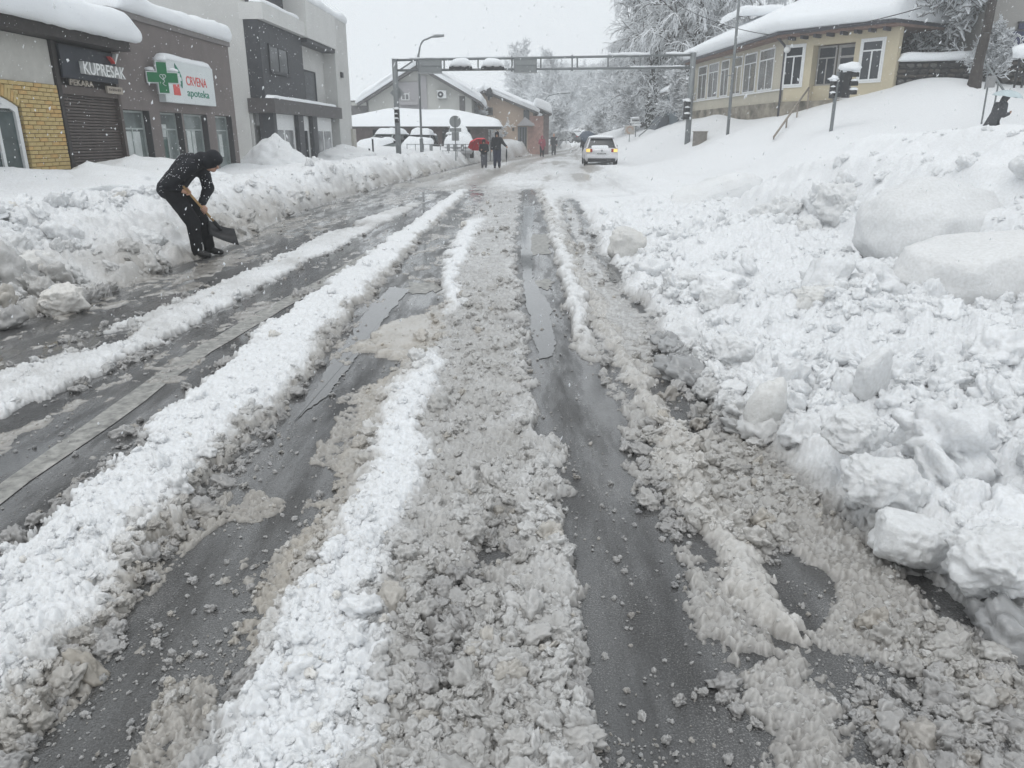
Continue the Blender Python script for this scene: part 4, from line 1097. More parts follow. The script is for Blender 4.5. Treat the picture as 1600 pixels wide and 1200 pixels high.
# ------------------------------------------------------------------ signal gantry across the street
GY_ = 44.0
M_GAL = mat('gantry_steel', (0.20, 0.215, 0.22), 0.5, 0.4, 0.15, 3, metal=0.3)
M_SIGNB = mat('sign_back_sheet', (0.27, 0.285, 0.29), 0.55, 0.4, 0.06, 2)
def P(u, v, y=GY_): return at(u, v, y)
def snow_line(name, pts, r, parent, seed):
    """snow lying along a thin rail"""
    rn = random.Random(seed); b = MB(); q = []
    for a, c in zip(pts[:-1], pts[1:]):
        n = max(2, int((Vector(c) - Vector(a)).length / 0.35))
        q += [Vector(a).lerp(Vector(c), i / n) + Vector((0, rn.uniform(-.01, .01), rn.uniform(-.2, .35) * r)) for i in range(n)]
    q.append(Vector(pts[-1]))
    b.tube(q, [r * rn.uniform(.65, 1.15) for _ in q], 7); o = b.build(name, M_CAP, parent, smooth=True); return o
ga = empty('signal_gantry', P(850, 230), 0, 'grey steel gantry spanning the street with panel signs seen from behind', 'gantry')
zl, zr = P(617, 97).z, P(1082, 88).z
lt, lb = P(617, 92), P(623, 252); rt, rb = P(1083, 82), P(1073, 246)
lx, rx = P(619, 150).x, P(1079, 150).x
lb.x = lt.x = lx; rb.x = rt.x = rx
MB().tube([lb, lt], 0.15, 12).build('post', M_GAL, ga, smooth=True); MB().tube([rb, rt], 0.16, 12).build('post', M_GAL, ga, smooth=True)
def beam(u, top): # points of the chords
    t = (u - 619) / (1079 - 619); v = (94 + (86 - 94) * t) if top else (110 + (105.5 - 110) * t); return P(u, v)
for tp in (True, False):
    a, c = beam(619, tp), beam(1079, tp); a.y = c.y = GY_
    MB().tube([a, c], 0.065, 8).build('chord', M_GAL, ga, smooth=True)
for u in (651, 694, 747, 800, 808, 845, 894, 902, 950, 1000, 1050):
    MB().tube([beam(u, True), beam(u, False)], 0.045, 6).build('upright', M_GAL, ga)
MB().tube([beam(624, False), beam(648, True)], 0.04, 6).build('brace', M_GAL, ga); MB().tube([beam(1074, False), beam(1052, True)], 0.04, 6).build('brace', M_GAL, ga)
for u in (799.5, 894):
    for tp in (True, False): MB().disc(beam(u, tp), (1, 0, 0), 0.12, 0.08, 10).build('flange', M_GAL, ga)
snow_line('snow_cover', [beam(640, True) + Vector((0, 0, .08)), beam(790, True) + Vector((0, 0, .08))], 0.05, ga, 1)
snow_line('snow_cover', [beam(950, True) + Vector((0, 0, .10)), beam(1015, True) + Vector((0, 0, .10))], 0.085, ga, 2)
snow_line('snow_cover', [beam(1040, True) + Vector((0, 0, .10)), beam(1078, True) + Vector((0, 0, .10))], 0.085, ga, 3)
snow_line('snow_cover', [beam(985, False) + Vector((0, 0, .07)), beam(1070, False) + Vector((0, 0, .07))], 0.045, ga, 4)
snow_cap('snow_cap', rt + Vector((0, 0, .02)), (0.24, 0.2, 0.16), ga, 1); snow_cap('snow_cap', lt + Vector((0, 0, .0)), (0.18, 0.18, 0.08), ga, 2)
def sheet_sign(name, u0, v0, u1, v1, y, label, parent=None):
    a, c = at(u0, v1, y), at(u1, v0, y)
    r_ = empty(name, ((a.x + c.x) / 2, y, a.z), 0, label, 'road sign')
    MB().box(a.x, c.x, y - 0.02, y + 0.02, a.z, c.z).build('panel', M_SIGNB, r_)
    w = 0.05
    for x0, x1, z0, z1 in ((a.x, c.x, c.z - w, c.z + .01), (a.x, c.x, a.z - .01, a.z + w), (a.x, a.x + w, a.z + w, c.z - w), (c.x - w, c.x, a.z + w, c.z - w)):
        MB().box(x0, x1, y - 0.05, y - 0.021, z0, z1).build('frame_bar', M_GAL, r_)
    zz = (a.z + c.z) / 2
    MB().box(a.x + w, c.x - w, y - 0.045, y - 0.021, zz - .02, zz + .02).build('stiffener', M_GAL, r_)
    return r_
s1 = sheet_sign('road_sign', 654, 92, 690, 114, GY_ - 0.20, 'grey sign panel seen from behind at the left end of the gantry')
s2 = sheet_sign('road_sign', 803, 91, 839, 113, GY_ - 0.20, 'grey sign panel seen from behind at the middle of the gantry')
MB().box(at(652, 112, 43.8).x, at(691, 112, 43.8).x, 43.45, 43.75, at(660, 115.5, 43.8).z, at(660, 113.6, 43.8).z).build('lamp_bar', M_STEEL, s1)
MB().box(at(803, 112, 43.8).x, at(839, 112, 43.8).x, 43.45, 43.75, at(820, 114.5, 43.8).z, at(820, 112.6, 43.8).z).build('lamp_bar', M_STEEL, s2)
for i, (u0, u1, lab) in enumerate(((702, 738, 'black signal box capped with deep snow, beside the left gantry sign'), (752, 788, 'black signal box capped with deep snow, beside the middle gantry sign'))):
    a, c = at(u0, 110, 43.9), at(u1, 104.5, 43.9)
    r_ = empty('signal_box', ((a.x + c.x) / 2, 43.9, a.z), 0, lab, 'traffic light', 'horizontal signal boxes on the gantry')
    MB().box(a.x, c.x, 43.68, 43.94, a.z, c.z).build('housing', M_BLACK, r_, bevel=0.03)
    for k in range(3):
        x = a.x + (c.x - a.x) * (k + .5) / 3
        MB().tube([(x, 43.66, (a.z + c.z) / 2), (x, 43.50, (a.z + c.z) / 2)], 0.10, 10).build('visor', M_BLACK, r_)
    fr = Frame((a.x, 43.72), (1, 0)); snow_slab('snow_cap', fr, (0.02, c.x - a.x - 0.02), -0.20, 0.10, c.z, 0.44, 40 + i, r_, droop=0.03)
# lights and signs on the posts
M_LENS = mat('unlit_signal_lens', (0.03, 0.03, 0.03), 0.15, 0.6, 0.2)
def signal_head(name, x, y, z, h, label, face=-1, group=None, caps=True, root=None, side=0.0):
    """three-lens traffic light whose visors point along face"""
    r_ = empty(name, (x, y, z), 0, label, 'traffic light', group)
    w = h * 0.33; d = h * 0.26
    dx, dy = math.sin(side), -math.cos(side)
    fr = Frame((x, y), (math.cos(side), math.sin(side)))
    MB(fr).box(-w / 2, w / 2, -d / 2, d / 2, z, z + h).build('housing', M_BLACK, r_, bevel=0.02)
    for k in range(3):
        zc = z + h * (k + .5) / 3
        MB(fr).disc((0, d / 2, zc), fr.n, w * .36, 0.02, 14).build('lens', M_LENS, r_)
        vs = MB(fr); n = 12
        for j in range(n):                                 # a hood open below
            t0, t1 = -0.35 + (math.pi + .7) * j / n, -0.35 + (math.pi + .7) * (j + 1) / n
            q = [(math.cos(t) * w * .42, o, zc + math.sin(t) * w * .42) for t in (t0, t1) for o in (d / 2, d / 2 + h * .26)]
            vs.poly([q[0], q[1], q[3], q[2]])
        vs.build('visor', M_BLACK, r_)
        if caps: snow_cap('snow_cap', fr(0, d / 2 + h * .15, zc + w * .42), (w * .42, h * .14, h * .10), r_, k)
    if caps: snow_cap('snow_cap', fr(0, 0, z + h), (w * .62, d * .8, h * .16), r_, 4)
    return r_
a = P(622, 192); signal_head('traffic_light', a.x, GY_ - 0.32, a.z, 0.72, 'black traffic light with a snow cap low on the left gantry post', group='traffic lights at the crossing')
a = P(1071, 186); signal_head('traffic_light', a.x - 0.05, GY_ - 0.34, a.z - .02, 0.95, 'black traffic light packed with snow on the right gantry post', group='traffic lights at the crossing')
a = P(620, 145); d_ = empty('diamond_sign', a, 0, 'grey diamond road sign seen from behind on the left gantry post', 'road sign')
MB().prism([(a.x - .40, a.z), (a.x, a.z - .40), (a.x + .40, a.z), (a.x, a.z + .40)], GY_ + 0.17, GY_ + 0.19, ax='o').build('plate', M_SIGNB, d_)
MB().box(a.x - .2, a.x + .2, GY_ + 0.13, GY_ + 0.168, a.z - .03, a.z + .03).build('bracket', M_GAL, d_)
# street lamps
def lamp_post(x, y, z0, z1, arm, label, r=0.065, group='street lamps'):
    r_ = empty('street_lamp', (x, y, z0), 0, label, 'street lamp', group)
    MB().tube([(x, y, z0), (x, y, z0 + 1.0)], r * 1.7, 10).build('base_sleeve', M_GAL, r_)
    pts = [(x, y, z0 + 1.0), (x, y, z1 - 1.0)] + [(x + arm * (0.05 + 0.5 * (1 - math.cos(t))), y, z1 - 1.0 + 0.85 * math.sin(t)) for t in [i * math.pi / 2 / 6 for i in range(1, 7)]] + [(x + arm, y, z1)]
    MB().tube(pts, [r] * 2 + [r * .75] * 7, 8).build('post', M_GAL, r_, smooth=True)
    MB().tube([(x + arm - .05, y, z1 - .02), (x + arm + .3 * arm, y, z1 + .03), (x + arm + .75 * arm, y, z1 + .05)], [r * .8, r * 1.5, r * 1.1], 8).build('lamp_head', M_SIGNB, r_, smooth=True)
    snow_cap('snow_cap', (x + arm * 1.4, y, z1 + .10), (abs(arm) * .4, .09, .05), r_, 7)
    return r_
a = at(656, 150, 46); lamp_post(a.x, 46, 0.55, at(660, 57, 46).z, 0.85, 'tall grey street lamp with a curved arm behind the left gantry sign')
a = at(849, 170, 78); lamp_post(a.x, 78, 0.3, at(860, 146, 78).z, 1.5, 'slim street lamp beside the peach house far down the street', 0.06)
# round sign with two plates
a = at(711, 190, 45.5); r_ = empty('road_sign', (a.x, 45.5, .5), 0, 'round road sign seen from behind with two plates under it on a thin pole', 'road sign')
MB().tube([(a.x, 45.5, .3), (a.x, 45.5, a.z + .3)], 0.03, 8).build('pole', M_GAL, r_)
MB().disc((a.x, 45.53, a.z), (0, 1, 0), 0.33, 0.02, 26).build('disc', M_SIGNB, r_)
z = at(711, 203, 45.5).z; MB().box(a.x - .34, a.x + .34, 45.52, 45.54, z - .10, z + .10).build('plate', M_SIGNB, r_)
z = at(711, 213, 45.5).z; MB().box(a.x - .21, a.x + .21, 45.52, 45.54, z - .24, z + .24).build('plate', M_SIGNB, r_)

# ------------------------------------------------------------------ houses across the crossing
M_HOUSE = mat('pale_grey_house_render', (0.50, 0.50, 0.475), 0.9, 0.15, 0.06, 0.7)
M_HOUSE2 = mat('mauve_grey_render', (0.40, 0.39, 0.40), 0.9, 0.15, 0.06, 0.7)
M_WOOD = mat('grey_weathered_wood', (0.16, 0.155, 0.155), 0.8, 0.2, 0.25, 4)
M_PEACH = mat('peach_render', (0.47, 0.37, 0.295), 0.9, 0.15, 0.08, 0.6)
M_ROSE = mat('rose_brick_wall', (0.40, 0.25, 0.215), 0.9, 0.15, 0.25, 3)
M_BRN = mat('red_brown_boards', (0.19, 0.155, 0.15), 0.8, 0.2, 0.3, 2)
def gable(name, x0, x1, xa, y0, y1, ze0, ze1, za, label, wall_m, over=0.5, snow=0.55, z0=-0.2):
    """a house whose gable faces the street: x0..x1 wide, apex over xa"""
    r_ = empty(name, ((x0 + x1) / 2, (y0 + y1) / 2, 0), 0, label, 'house')
    MB().prism([(x0, z0), (x1, z0), (x1, ze1), (xa, za), (x0, ze0)], y0, y1, ax='o').build('wall', wall_m, r_)
    def side(xe, ze, sgn, nm):
        sl = (za - ze) / abs(xa - xe); xo = xe + sgn * over; zo = ze - sl * over
        MB().prism([(xa, za + .02), (xo, zo + .02), (xo, zo + .22), (xa, za + .22)], y0 - over, y1 + over, ax='o').build('roof', M_WOOD, r_)
        n, k = 16, 10; vs = []; rn = random.Random(hash(nm) % 99)
        prof = [(xa, za + .22)] + [(xa + (xo - xa) * t, za + .22 + (zo - za) * t + snow * (1 if t < .93 else .8)) for t in [i / k for i in range(k)]] + [(xo + sgn * .02, zo + .22 + snow * .75), (xo + sgn * .14, zo + .22 + snow * .4), (xo + sgn * .05, zo + .17)]
        prof[1] = (xa, za + .22 + snow * 1.02)
        b = MB(); m = len(prof)
        for i in range(n + 1):
            y = y0 - over - .12 + (y1 - y0 + 2 * over + .24) * i / n; e = 0.55 if i in (0, n) else 1
            for j, (px, pz) in enumerate(prof):
                base = za + .22 + (zo - za) * (px - xa) / (xo - xa)
                b.v.append(Vector((px + rn.uniform(-.04, .04) * (j > m - 4), y + rn.uniform(-.05, .05) * (i in (0, n)), base + (pz - base) * e + rn.uniform(-.05, .05) * (1 < j < m - 1))))
        for i in range(n):
            for j in range(m - 1): b.f.append([i * m + j, i * m + j + 1, (i + 1) * m + j + 1, (i + 1) * m + j]); b.m.append(0)
        b.f.append(list(range(m))); b.m.append(0); b.f.append([n * m + j for j in range(m)][::-1]); b.m.append(0)
        b.build('roof_snow', M_CAP, r_, smooth=True)
    side(x0, ze0, -1, 'l'); side(x1, ze1, 1, 'r')
    return r_
HY = 62.0
xa = at(655, 150, HY).x; hx0, hx1 = at(575, 170, HY).x, at(737, 170, HY).x
gh = gable('grey_house', hx0, hx1, xa, HY, HY + 12, at(570, 158, HY).z, at(740, 155, HY).z, at(655, 107, HY).z, 'pale grey gabled house with an air conditioner and thick snow on its roof', M_HOUSE, over=0.7, snow=0.75)
F6 = Frame((0, HY), (1, 0))
def X(u, v, y): return at(u, v, y).x
def Z(u, v, y): return at(u, v, y).z
MB(F6).box(X(622, 150, HY), X(655, 150, HY), 0.0, 0.12, 0, Z(640, 128, HY)).build('wall_panel', M_HOUSE2, gh)
MB(F6).box(X(655, 170, HY), X(668, 170, HY), 0.0, 0.10, 0, Z(660, 118, HY)).build('wall_panel', M_HOUSE2, gh)
MB(F6).box(X(548, 160, HY), hx0 + .05, -3, 0.0, Z(560, 183, HY), Z(560, 157, HY)).build('side_wing', M_WOOD, gh)
MB(F6).box(X(550, 170, HY), X(573, 170, HY), 0.0, 0.15, Z(560, 165, HY), Z(560, 160, HY)).build('balcony_rail', M_HOUSE, gh)
window(F6, X(627, 150, HY), X(640, 150, HY), Z(630, 157, HY), Z(630, 146, HY), 0.16, gh, M_WHITE, G_GREY, bars=(2, 0), fw=0.08)
MB(F6).box(X(626, 160, HY), X(654, 160, HY), 0.12, 0.5, Z(640, 164, HY), Z(640, 159, HY)).build('balcony', M_HOUSE2, gh)
MB(F6).box(X(718, 170, HY), X(727, 170, HY), 0.0, 0.02, Z(720, 176, HY), Z(720, 150, HY)).build('downpipe_cover', M_WOOD, gh)
ac = empty('air_conditioner', at(691, 148, HY), 0, 'white air conditioner unit on the gable wall of the grey house', 'air conditioner')
MB(F6).box(X(684, 148, HY), X(698, 148, HY), 0.05, 0.42, Z(690, 154, HY), Z(690, 142.5, HY)).build('casing', M_WHITE, ac, bevel=0.03)
MB(F6).disc((X(689, 148, HY), 0.43, Z(690, 148, HY)), (0, -1, 0), 0.22, 0.03, 18).build('fan_grille', M_DARKG, ac)
MB(F6).disc((X(689, 148, HY), 0.45, Z(690, 148, HY)), (0, -1, 0), 0.08, 0.03, 10).build('fan_hub', M_WHITE, ac)
for u in (686, 696): MB(F6).box(X(u, 155, HY), X(u, 155, HY) + .05, 0.0, 0.42, Z(690, 156, HY), Z(690, 154.2, HY)).build('bracket', M_STEEL, ac)
snow_cap('snow_cap', F6(X(691, 148, HY), .22, Z(690, 142.5, HY)), (.38, .2, .08), ac, 2)
# low pavilion with a hipped snow roof
LY = 54.0
lo = empty('pavilion', at(660, 205, LY), 0, 'long low red brown pavilion under a broad hipped roof of smooth snow', 'building')
x0, x1 = X(530, 205, LY), X(776, 205, LY); zE = Z(660, 200, LY)
MB().box(x0, X(757, 205, LY), LY + .6, LY + 9, -.2, zE + .2).build('wall', M_BRN, lo)
MB().box(x0 - .3, x1 + .2, LY, LY + 9.4, zE, zE + .14).build('roof', M_WOOD, lo)
for u in (766, 775): MB().tube([(X(u, 205, LY), LY + .2, 0), (X(u, 205, LY), LY + .2, zE)], .035, 6).build('post', M_WOOD, lo)
for u in (580, 610, 640, 690, 720): MB().box(X(u, 205, LY), X(u + 14, 205, LY), LY + .56, LY + .6, .7, zE - .1).build('window', G_DARK, lo)
n, k = 40, 14; b = MB(); zt = Z(650, 171, LY + 4)
for i in range(n + 1):
    for j in range(k + 1):
        s, t = i / n, j / k; x = x0 - .5 + (x1 - x0 + .9) * s; y = LY - .25 + 9.9 * t
        e = min(t * 2.2, (1 - t) * 2.2, 1.0); ex = min((x - (x0 - .5)) / 3.2, (x1 + .4 - x) / 4.2, 1.0)
        e = max(min(e, ex), 0.0)
        h = (zt - zE - .45) * (e ** 0.85) + .42 * min(1, math.sqrt(max(0, min(t, 1 - t) * k, 0)) * .9) * min(1, math.sqrt(max(min(s, 1 - s) * n, 0)) * .9)
        b.v.append(Vector((x, y, zE + .10 + h + .05 * math.sin(x * 1.3) * e)))
for i in range(n):
    for j in range(k): q = i * (k + 1) + j; b.f.append([q, q + k + 1, q + k + 2, q + 1]); b.m.append(0)
b.build('roof_snow', M_CAP, lo, smooth=True)
# peach house
PY = 75.0
pe = gable('peach_house', X(700, 180, PY), X(833, 180, PY), X(757, 150, PY), PY, PY + 13, Z(700, 172, PY), Z(833, 176, PY), Z(757, 145, PY), 'peach rendered house with a long snowy roof slope and small dark windows', M_PEACH, over=0.5, snow=0.65)
F7 = Frame((0, PY), (1, 0))
window(F7, X(759, 172, PY), X(770, 172, PY), Z(765, 180, PY), Z(765, 168, PY), 0.03, pe, M_WOOD, glass('blue_grey_glass', (0.07, 0.09, 0.12)), fw=0.10)
window(F7, X(799, 202, PY), X(805, 202, PY), Z(802, 206, PY), Z(802, 198, PY), 0.03, pe, M_PEACH, G_GREY, fw=0.08)
MB(F7).box(X(809, 205, PY), X(823, 205, PY), 0, 0.04, -.2, Z(815, 198, PY)).build('door', mat('grey_doors', (0.13, 0.14, 0.155), 0.5), pe)
for u in (812, 816.5, 820.5): MB(F7).box(X(u, 205, PY), X(u + 2.4, 205, PY), 0.042, 0.05, .5, Z(815, 199.5, PY)).build('door_pane', G_DARK, pe)
MB(F7).prism([(X(808, 195, PY), Z(808, 196.5, PY)), (X(835, 195, PY), Z(835, 196.5, PY)), (X(835, 195, PY), Z(835, 194.5, PY)), (X(820, 195, PY), Z(820, 183, PY))], 0.0, 0.8, ax='o').build('porch_roof', M_HOUSE2, pe)
MB(F7).box(X(818, 180, PY), X(827, 180, PY), 0.0, 0.1, Z(820, 190, PY), Z(820, 172, PY)).build('tall_window', G_DARK, pe)
MB(F7).box(X(826, 195, PY), X(832, 195, PY), 0.05, 0.12, Z(829, 197.5, PY), Z(829, 192.5, PY)).build('notice_board', mat('pale_green_board', (0.30, 0.40, 0.36), 0.6), pe)
MB(F7).box(X(825, 205, PY), X(849, 205, PY), -3, 0.02, -.2, Z(840, 181, PY)).build('annex_wall', M_ROSE, pe)
w2 = MB(F7).prism([(X(836, 170, PY), Z(836, 168, PY)), (X(862, 170, PY), Z(862, 180, PY)), (X(862, 170, PY), Z(862, 178, PY)), (X(836, 170, PY), Z(836, 166, PY))], -6, .5, ax='o').build('annex_roof', M_WOOD, pe)
MB(F7).box(X(849, 195, PY), X(858, 195, PY), -4, -.3, -.2, Z(850, 178, PY)).build('annex_side', M_BRN, pe)
b = MB(F7).prism([(X(834, 170, PY), Z(834, 166, PY)), (X(862, 170, PY), Z(862, 178, PY)), (X(863, 170, PY), Z(862, 172, PY)), (X(861, 170, PY), Z(858, 164, PY)), (X(848, 170, PY), Z(848, 156, PY)), (X(836, 170, PY), Z(836, 153, PY))], -6, .6, ax='o').build('roof_snow', M_CAP, pe, bevel=0.3, smooth=True)
# black cowls on the gable
ch = empty('chimney_cowl', at(765, 145, PY - 1), 0, 'black bent chimney cowl at the tip of the peach house roof', 'chimney')
q = [at(u, v, PY - .9) for u, v in ((768, 139.5), (762.5, 143), (761, 145.5), (763.5, 148.5))]
MB().tube(q, [.20, .24, .26, .22], 10).build('cowl_pipe', M_BLACK, ch, smooth=True)
MB().tube([at(761, 145, PY - .9), at(764, 148, PY - .9), at(770, 148.5, PY - .9)], [.2, .25, .22], 10).build('cowl_pipe', M_BLACK, ch, smooth=True)
MB().tube([at(764, 147, PY - .9), at(764, 156, PY - .6)], .12, 8).build('stack', M_BLACK, ch)
# railing on the far kerb
ra = empty('railing', at(650, 232, 46.5), 0, 'low metal pedestrian railing in front of the snow covered cars', 'railing')
xs_ = [X(u, 228, 46.5) for u in range(636, 742, 13)]
for x in xs_: MB().tube([(x, 46.5, .4), (x, 46.5, 1.25)], .022, 6).build('post', M_GAL, ra)
for z in (1.22, .85): MB().tube([(xs_[0], 46.5, z), (xs_[-1], 46.5, z)], .018, 6).build('rail', M_GAL, ra)
for u in (671, 698, 708, 720): MB().box(X(u, 228, 46.45), X(u + 5, 228, 46.45), 46.44, 46.47, .86, 1.2).build('infill_plate', M_STEEL, ra)
def bollard(u, v0, v1, y, label):
    a = at(u, v1, y); r_ = empty('bollard', (a.x, y, .2), 0, label, 'bollard', 'black posts by the crossing')
    MB().tube([(a.x, y, .0), (a.x, y, a.z)], .05, 10).build('shaft', M_BLACK, r_); snow_cap('snow_cap', (a.x, y, a.z), (.07, .07, .05), r_, 1)
bollard(582, 242, 217, 44.5, 'tall thin black post sticking out of snow left of the gantry post'); bollard(577, 242, 232, 44.3, 'short black post beside the tall thin one, left of the gantry post')

# ------------------------------------------------------------------ cars
M_SILVER = mat('silver_car_paint', (0.66, 0.66, 0.68), 0.32, 0.5, 0.05, 3, metal=0.25)
M_TYRE = mat('tyre_rubber', (0.018, 0.018, 0.018), 0.8, 0.2, 0.2, 20)
M_CARGL = glass('dark_car_glass', (0.016, 0.018, 0.021), 0.06, 0.3)
M_GREYCAR = mat('dark_grey_car_paint', (0.10, 0.105, 0.11), 0.35, 0.5, 0.05, 3, metal=0.2)
M_TEALCAR = mat('pale_green_car_paint', (0.30, 0.34, 0.33), 0.35, 0.5, 0.05, 3)
M_TAIL = mat('tail_lamp_red', (0.30, 0.02, 0.02), 0.25, 0.5, 0.1)
M_HAZ = mat('lit_hazard_lamp', (0.9, 0.62, 0.12), 0.3, 0.4, 0.02, emit=((1.0, 0.80, 0.30), 0.55))
M_PLATE = mat('number_plate', (0.62, 0.63, 0.63), 0.5)
def car(x, y, z, rz, paint, label, snow=0.06, group=None, buried=False, W=1.78, L=4.7, H=1.48, lit=False, cat='car'):
    r_ = empty('parked_car' if not lit else 'estate_car', (x, y, z), rz, label, cat, group)
    # lengthwise outline (tail at -y): stations along the length with half-widths at four heights
    st = [(-2.32, .80, .34, .80, .86, .70), (-2.22, .86, .26, .84, .93, .76), (-1.85, .89, .24, .86, .96, .80), (-0.9, .90, .24, .86, .95, .80), (0.3, .90, .24, .86, .93, .80), (1.3, .89, .24, .84, .88, .78), (2.0, .85, .26, .80, .76, .72), (2.30, .74, .34, .66, .66, .62)]
    b = MB(); n = 12
    for yy, hw, zb, w2, zt, w3 in st:
        ring = [(-hw * .9, zb), (-hw, zb + .16), (-hw, zb + .42), (-w2, zt - .06), (-w3 * .9, zt), (0, zt + .03)]
        ring = ring + [(-a, c) for a, c in ring[-2::-1]]
        for a, c in ring: b.v.append(Vector((a, yy, c)))
    m = 11
    for i in range(len(st) - 1):
        for j in range(m - 1): b.f.append([i * m + j, i * m + j + 1, (i + 1) * m + j + 1, (i + 1) * m + j]); b.m.append(0)
        b.f.append([i * m + m - 1, i * m, (i + 1) * m, (i + 1) * m + m - 1]); b.m.append(0)
    b.f.append(list(range(m))); b.m.append(0); b.f.append([(len(st) - 1) * m + j for j in range(m)][::-1]); b.m.append(0)
    kw = dict(parent=r_, world=False)
    b.build('body', paint, smooth=True, bevel=0.0, **kw)
    # greenhouse: lower ring on the body, upper ring is the roof
    g = MB(); lo_ = [(-.80, -2.20, .90), (.80, -2.20, .90), (.80, .95, .90), (-.80, .95, .90)]
    hi_ = [(-.60, -1.78, H - .05), (.60, -1.78, H - .05), (.60, .10, H - .03), (-.60, .10, H - .03)]
    g.v = [Vector(q) for q in lo_ + hi_]
    for q in ((0, 1, 5, 4), (1, 2, 6, 5), (2, 3, 7, 6), (3, 0, 4, 7)): g.f.append(list(q)); g.m.append(0)
    g.build('cabin_glass', M_CARGL, **kw)
    rf = MB().prism([(-.64, H - .06), (-.56, H), (0, H + .03), (.56, H), (.64, H - .06)], -1.86, .16, ax='o').build('roof', paint, smooth=True, **kw)
    for sx_ in (-1, 1):                                     # pillars
        for p_, q_ in (((.80, -2.21, .90), (.61, -1.80, H - .04)), ((.80, .95, .90), (.61, .12, H - .03)), ((.805, -.5, .90), (.625, -.6, H - .03))):
            MB().tube([(sx_ * p_[0], p_[1], p_[2]), (sx_ * q_[0], q_[1], q_[2])], .05, 6).build('pillar', paint, **kw)
        MB().tube([(sx_ * .84, .62, .95), (sx_ * .95, .60, .98)], .04, 6).build('mirror', M_BLACK, **kw)
        mi = MB().box(sx_ * .97 - .09, sx_ * .97 + .09, .56, .66, .92, 1.06).build('mirror', M_BLACK, bevel=.02, **kw)
        for yy in (-1.45, 1.42):
            w = MB().disc((sx_ * .80, yy, .31), (1, 0, 0), .31, .20, 20).build('wheel', M_TYRE, bevel=.03, **kw)
            rm = MB().disc((sx_ * .905, yy, .31), (1, 0, 0), .19, .02, 14).build('rim', M_STEEL, w, world=False)
    MB().box(-.74, .74, -2.36, -2.0, .22, .40).build('bumper', M_BLACK, bevel=.04, **kw)
    MB().box(-.82, .82, -2.37, -2.1, .40, .62).build('bumper', paint, bevel=.06, **kw)
    for sx_ in (-1, 1):
        MB().box(min(sx_ * .50, sx_ * .84), max(sx_ * .50, sx_ * .84), -2.345, -2.15, .72, .90).build('tail_lamp', M_TAIL, bevel=.03, **kw)
        if lit: MB().box(min(sx_ * .62, sx_ * .83), max(sx_ * .62, sx_ * .83), -2.375, -2.344, .73, .89).build('hazard_lamp', M_HAZ, bevel=.012, **kw)
        MB().box(min(sx_ * .45, sx_ * .78), max(sx_ * .45, sx_ * .78), 2.15, 2.315, .55, .68).build('headlight', M_WHITE, bevel=.03, **kw)
    MB().box(-.30, .30, -2.385, -2.37, .60, .70).build('number_plate', M_PLATE, **kw)
    for k in range(7): MB().box(-.24 + k * .07, -.24 + k * .07 + .042, -2.389, -2.385, .625, .678).build('plate_mark', M_BLACK, **kw)
    MB().disc((0, -2.35, .80), (0, 1, 0), .055, .03, 14).build('badge', M_STEEL, **kw)
    # snow lying on it
    def blanket(x0, x1, y0, y1, zf, th, nm):
        n, k = 14, 14; q = MB(); ph = x * 3.1 + y
        for i in range(n + 1):
            for j in range(k + 1):
                a, c = i / n, j / k; e = min(a, 1 - a, c, 1 - c); e = min(1, math.sqrt(max(e, 0) * 6))
                h = th * e * (0.75 + 0.5 * float(fbm(np.array([a * 4 + ph]), np.array([c * 4.]), 5, 2)[0]))
                q.v.append(Vector((x0 + (x1 - x0) * a, y0 + (y1 - y0) * c, zf(y0 + (y1 - y0) * c, x0 + (x1 - x0) * a) + h - .01)))
        for i in range(n):
            for j in range(k): w = i * (k + 1) + j; q.f.append([w, w + k + 1, w + k + 2, w + 1]); q.m.append(0)
        q.build(nm, M_CAP, smooth=True, **kw)
    blanket(-.66, .66, -1.92, .20, lambda a, c: H + .01 - .02 * abs(c), snow, 'roof_snow')
    if buried:
        blanket(-.95, .95, .35, 2.38, lambda a, c: np.interp(a, [.3, 1.0, 2.0, 2.4], [1.05, .93, .80, .70]), snow * .9, 'bonnet_snow')
        blanket(-.86, .86, -2.42, -1.7, lambda a, c: np.interp(a, [-2.42, -2.3, -1.7], [.86, .95, H - .02]), snow * .55, 'tail_snow')
    else:
        blanket(-.55, .35, -2.30, -2.12, lambda a, c: .90 + (a + 2.30) * .8, snow * .6, 'ledge_snow')
    return r_
cx_, cz_ = at(943, 258, 41.7).x, 0.14
car(cx_, 44.0, cz_, R(-3), M_SILVER, 'silver estate car seen from behind with its hazard lights lit', 0.10, lit=True, L=4.7)
GC = 'cars parked under deep snow'
car(X(600, 215, 50), 50.6, .35, R(160), M_TEALCAR, 'pale green car under thick snow, left of the gantry post', 0.34, GC, True)
car(X(655, 220, 50), 50.9, .30, R(178), M_GREYCAR, 'car buried under a rounded heap of snow, behind the street lamp', 0.42, GC, True)
car(X(716, 218, 51), 51.2, .35, R(185), M_SILVER, 'car buried under a tall dome of snow, behind the round sign', 0.55, GC, True)
car(X(884, 220, 102), 102, .95, R(50), M_GREYCAR, 'dark grey car parked across the end of the street', 0.16, None, True)

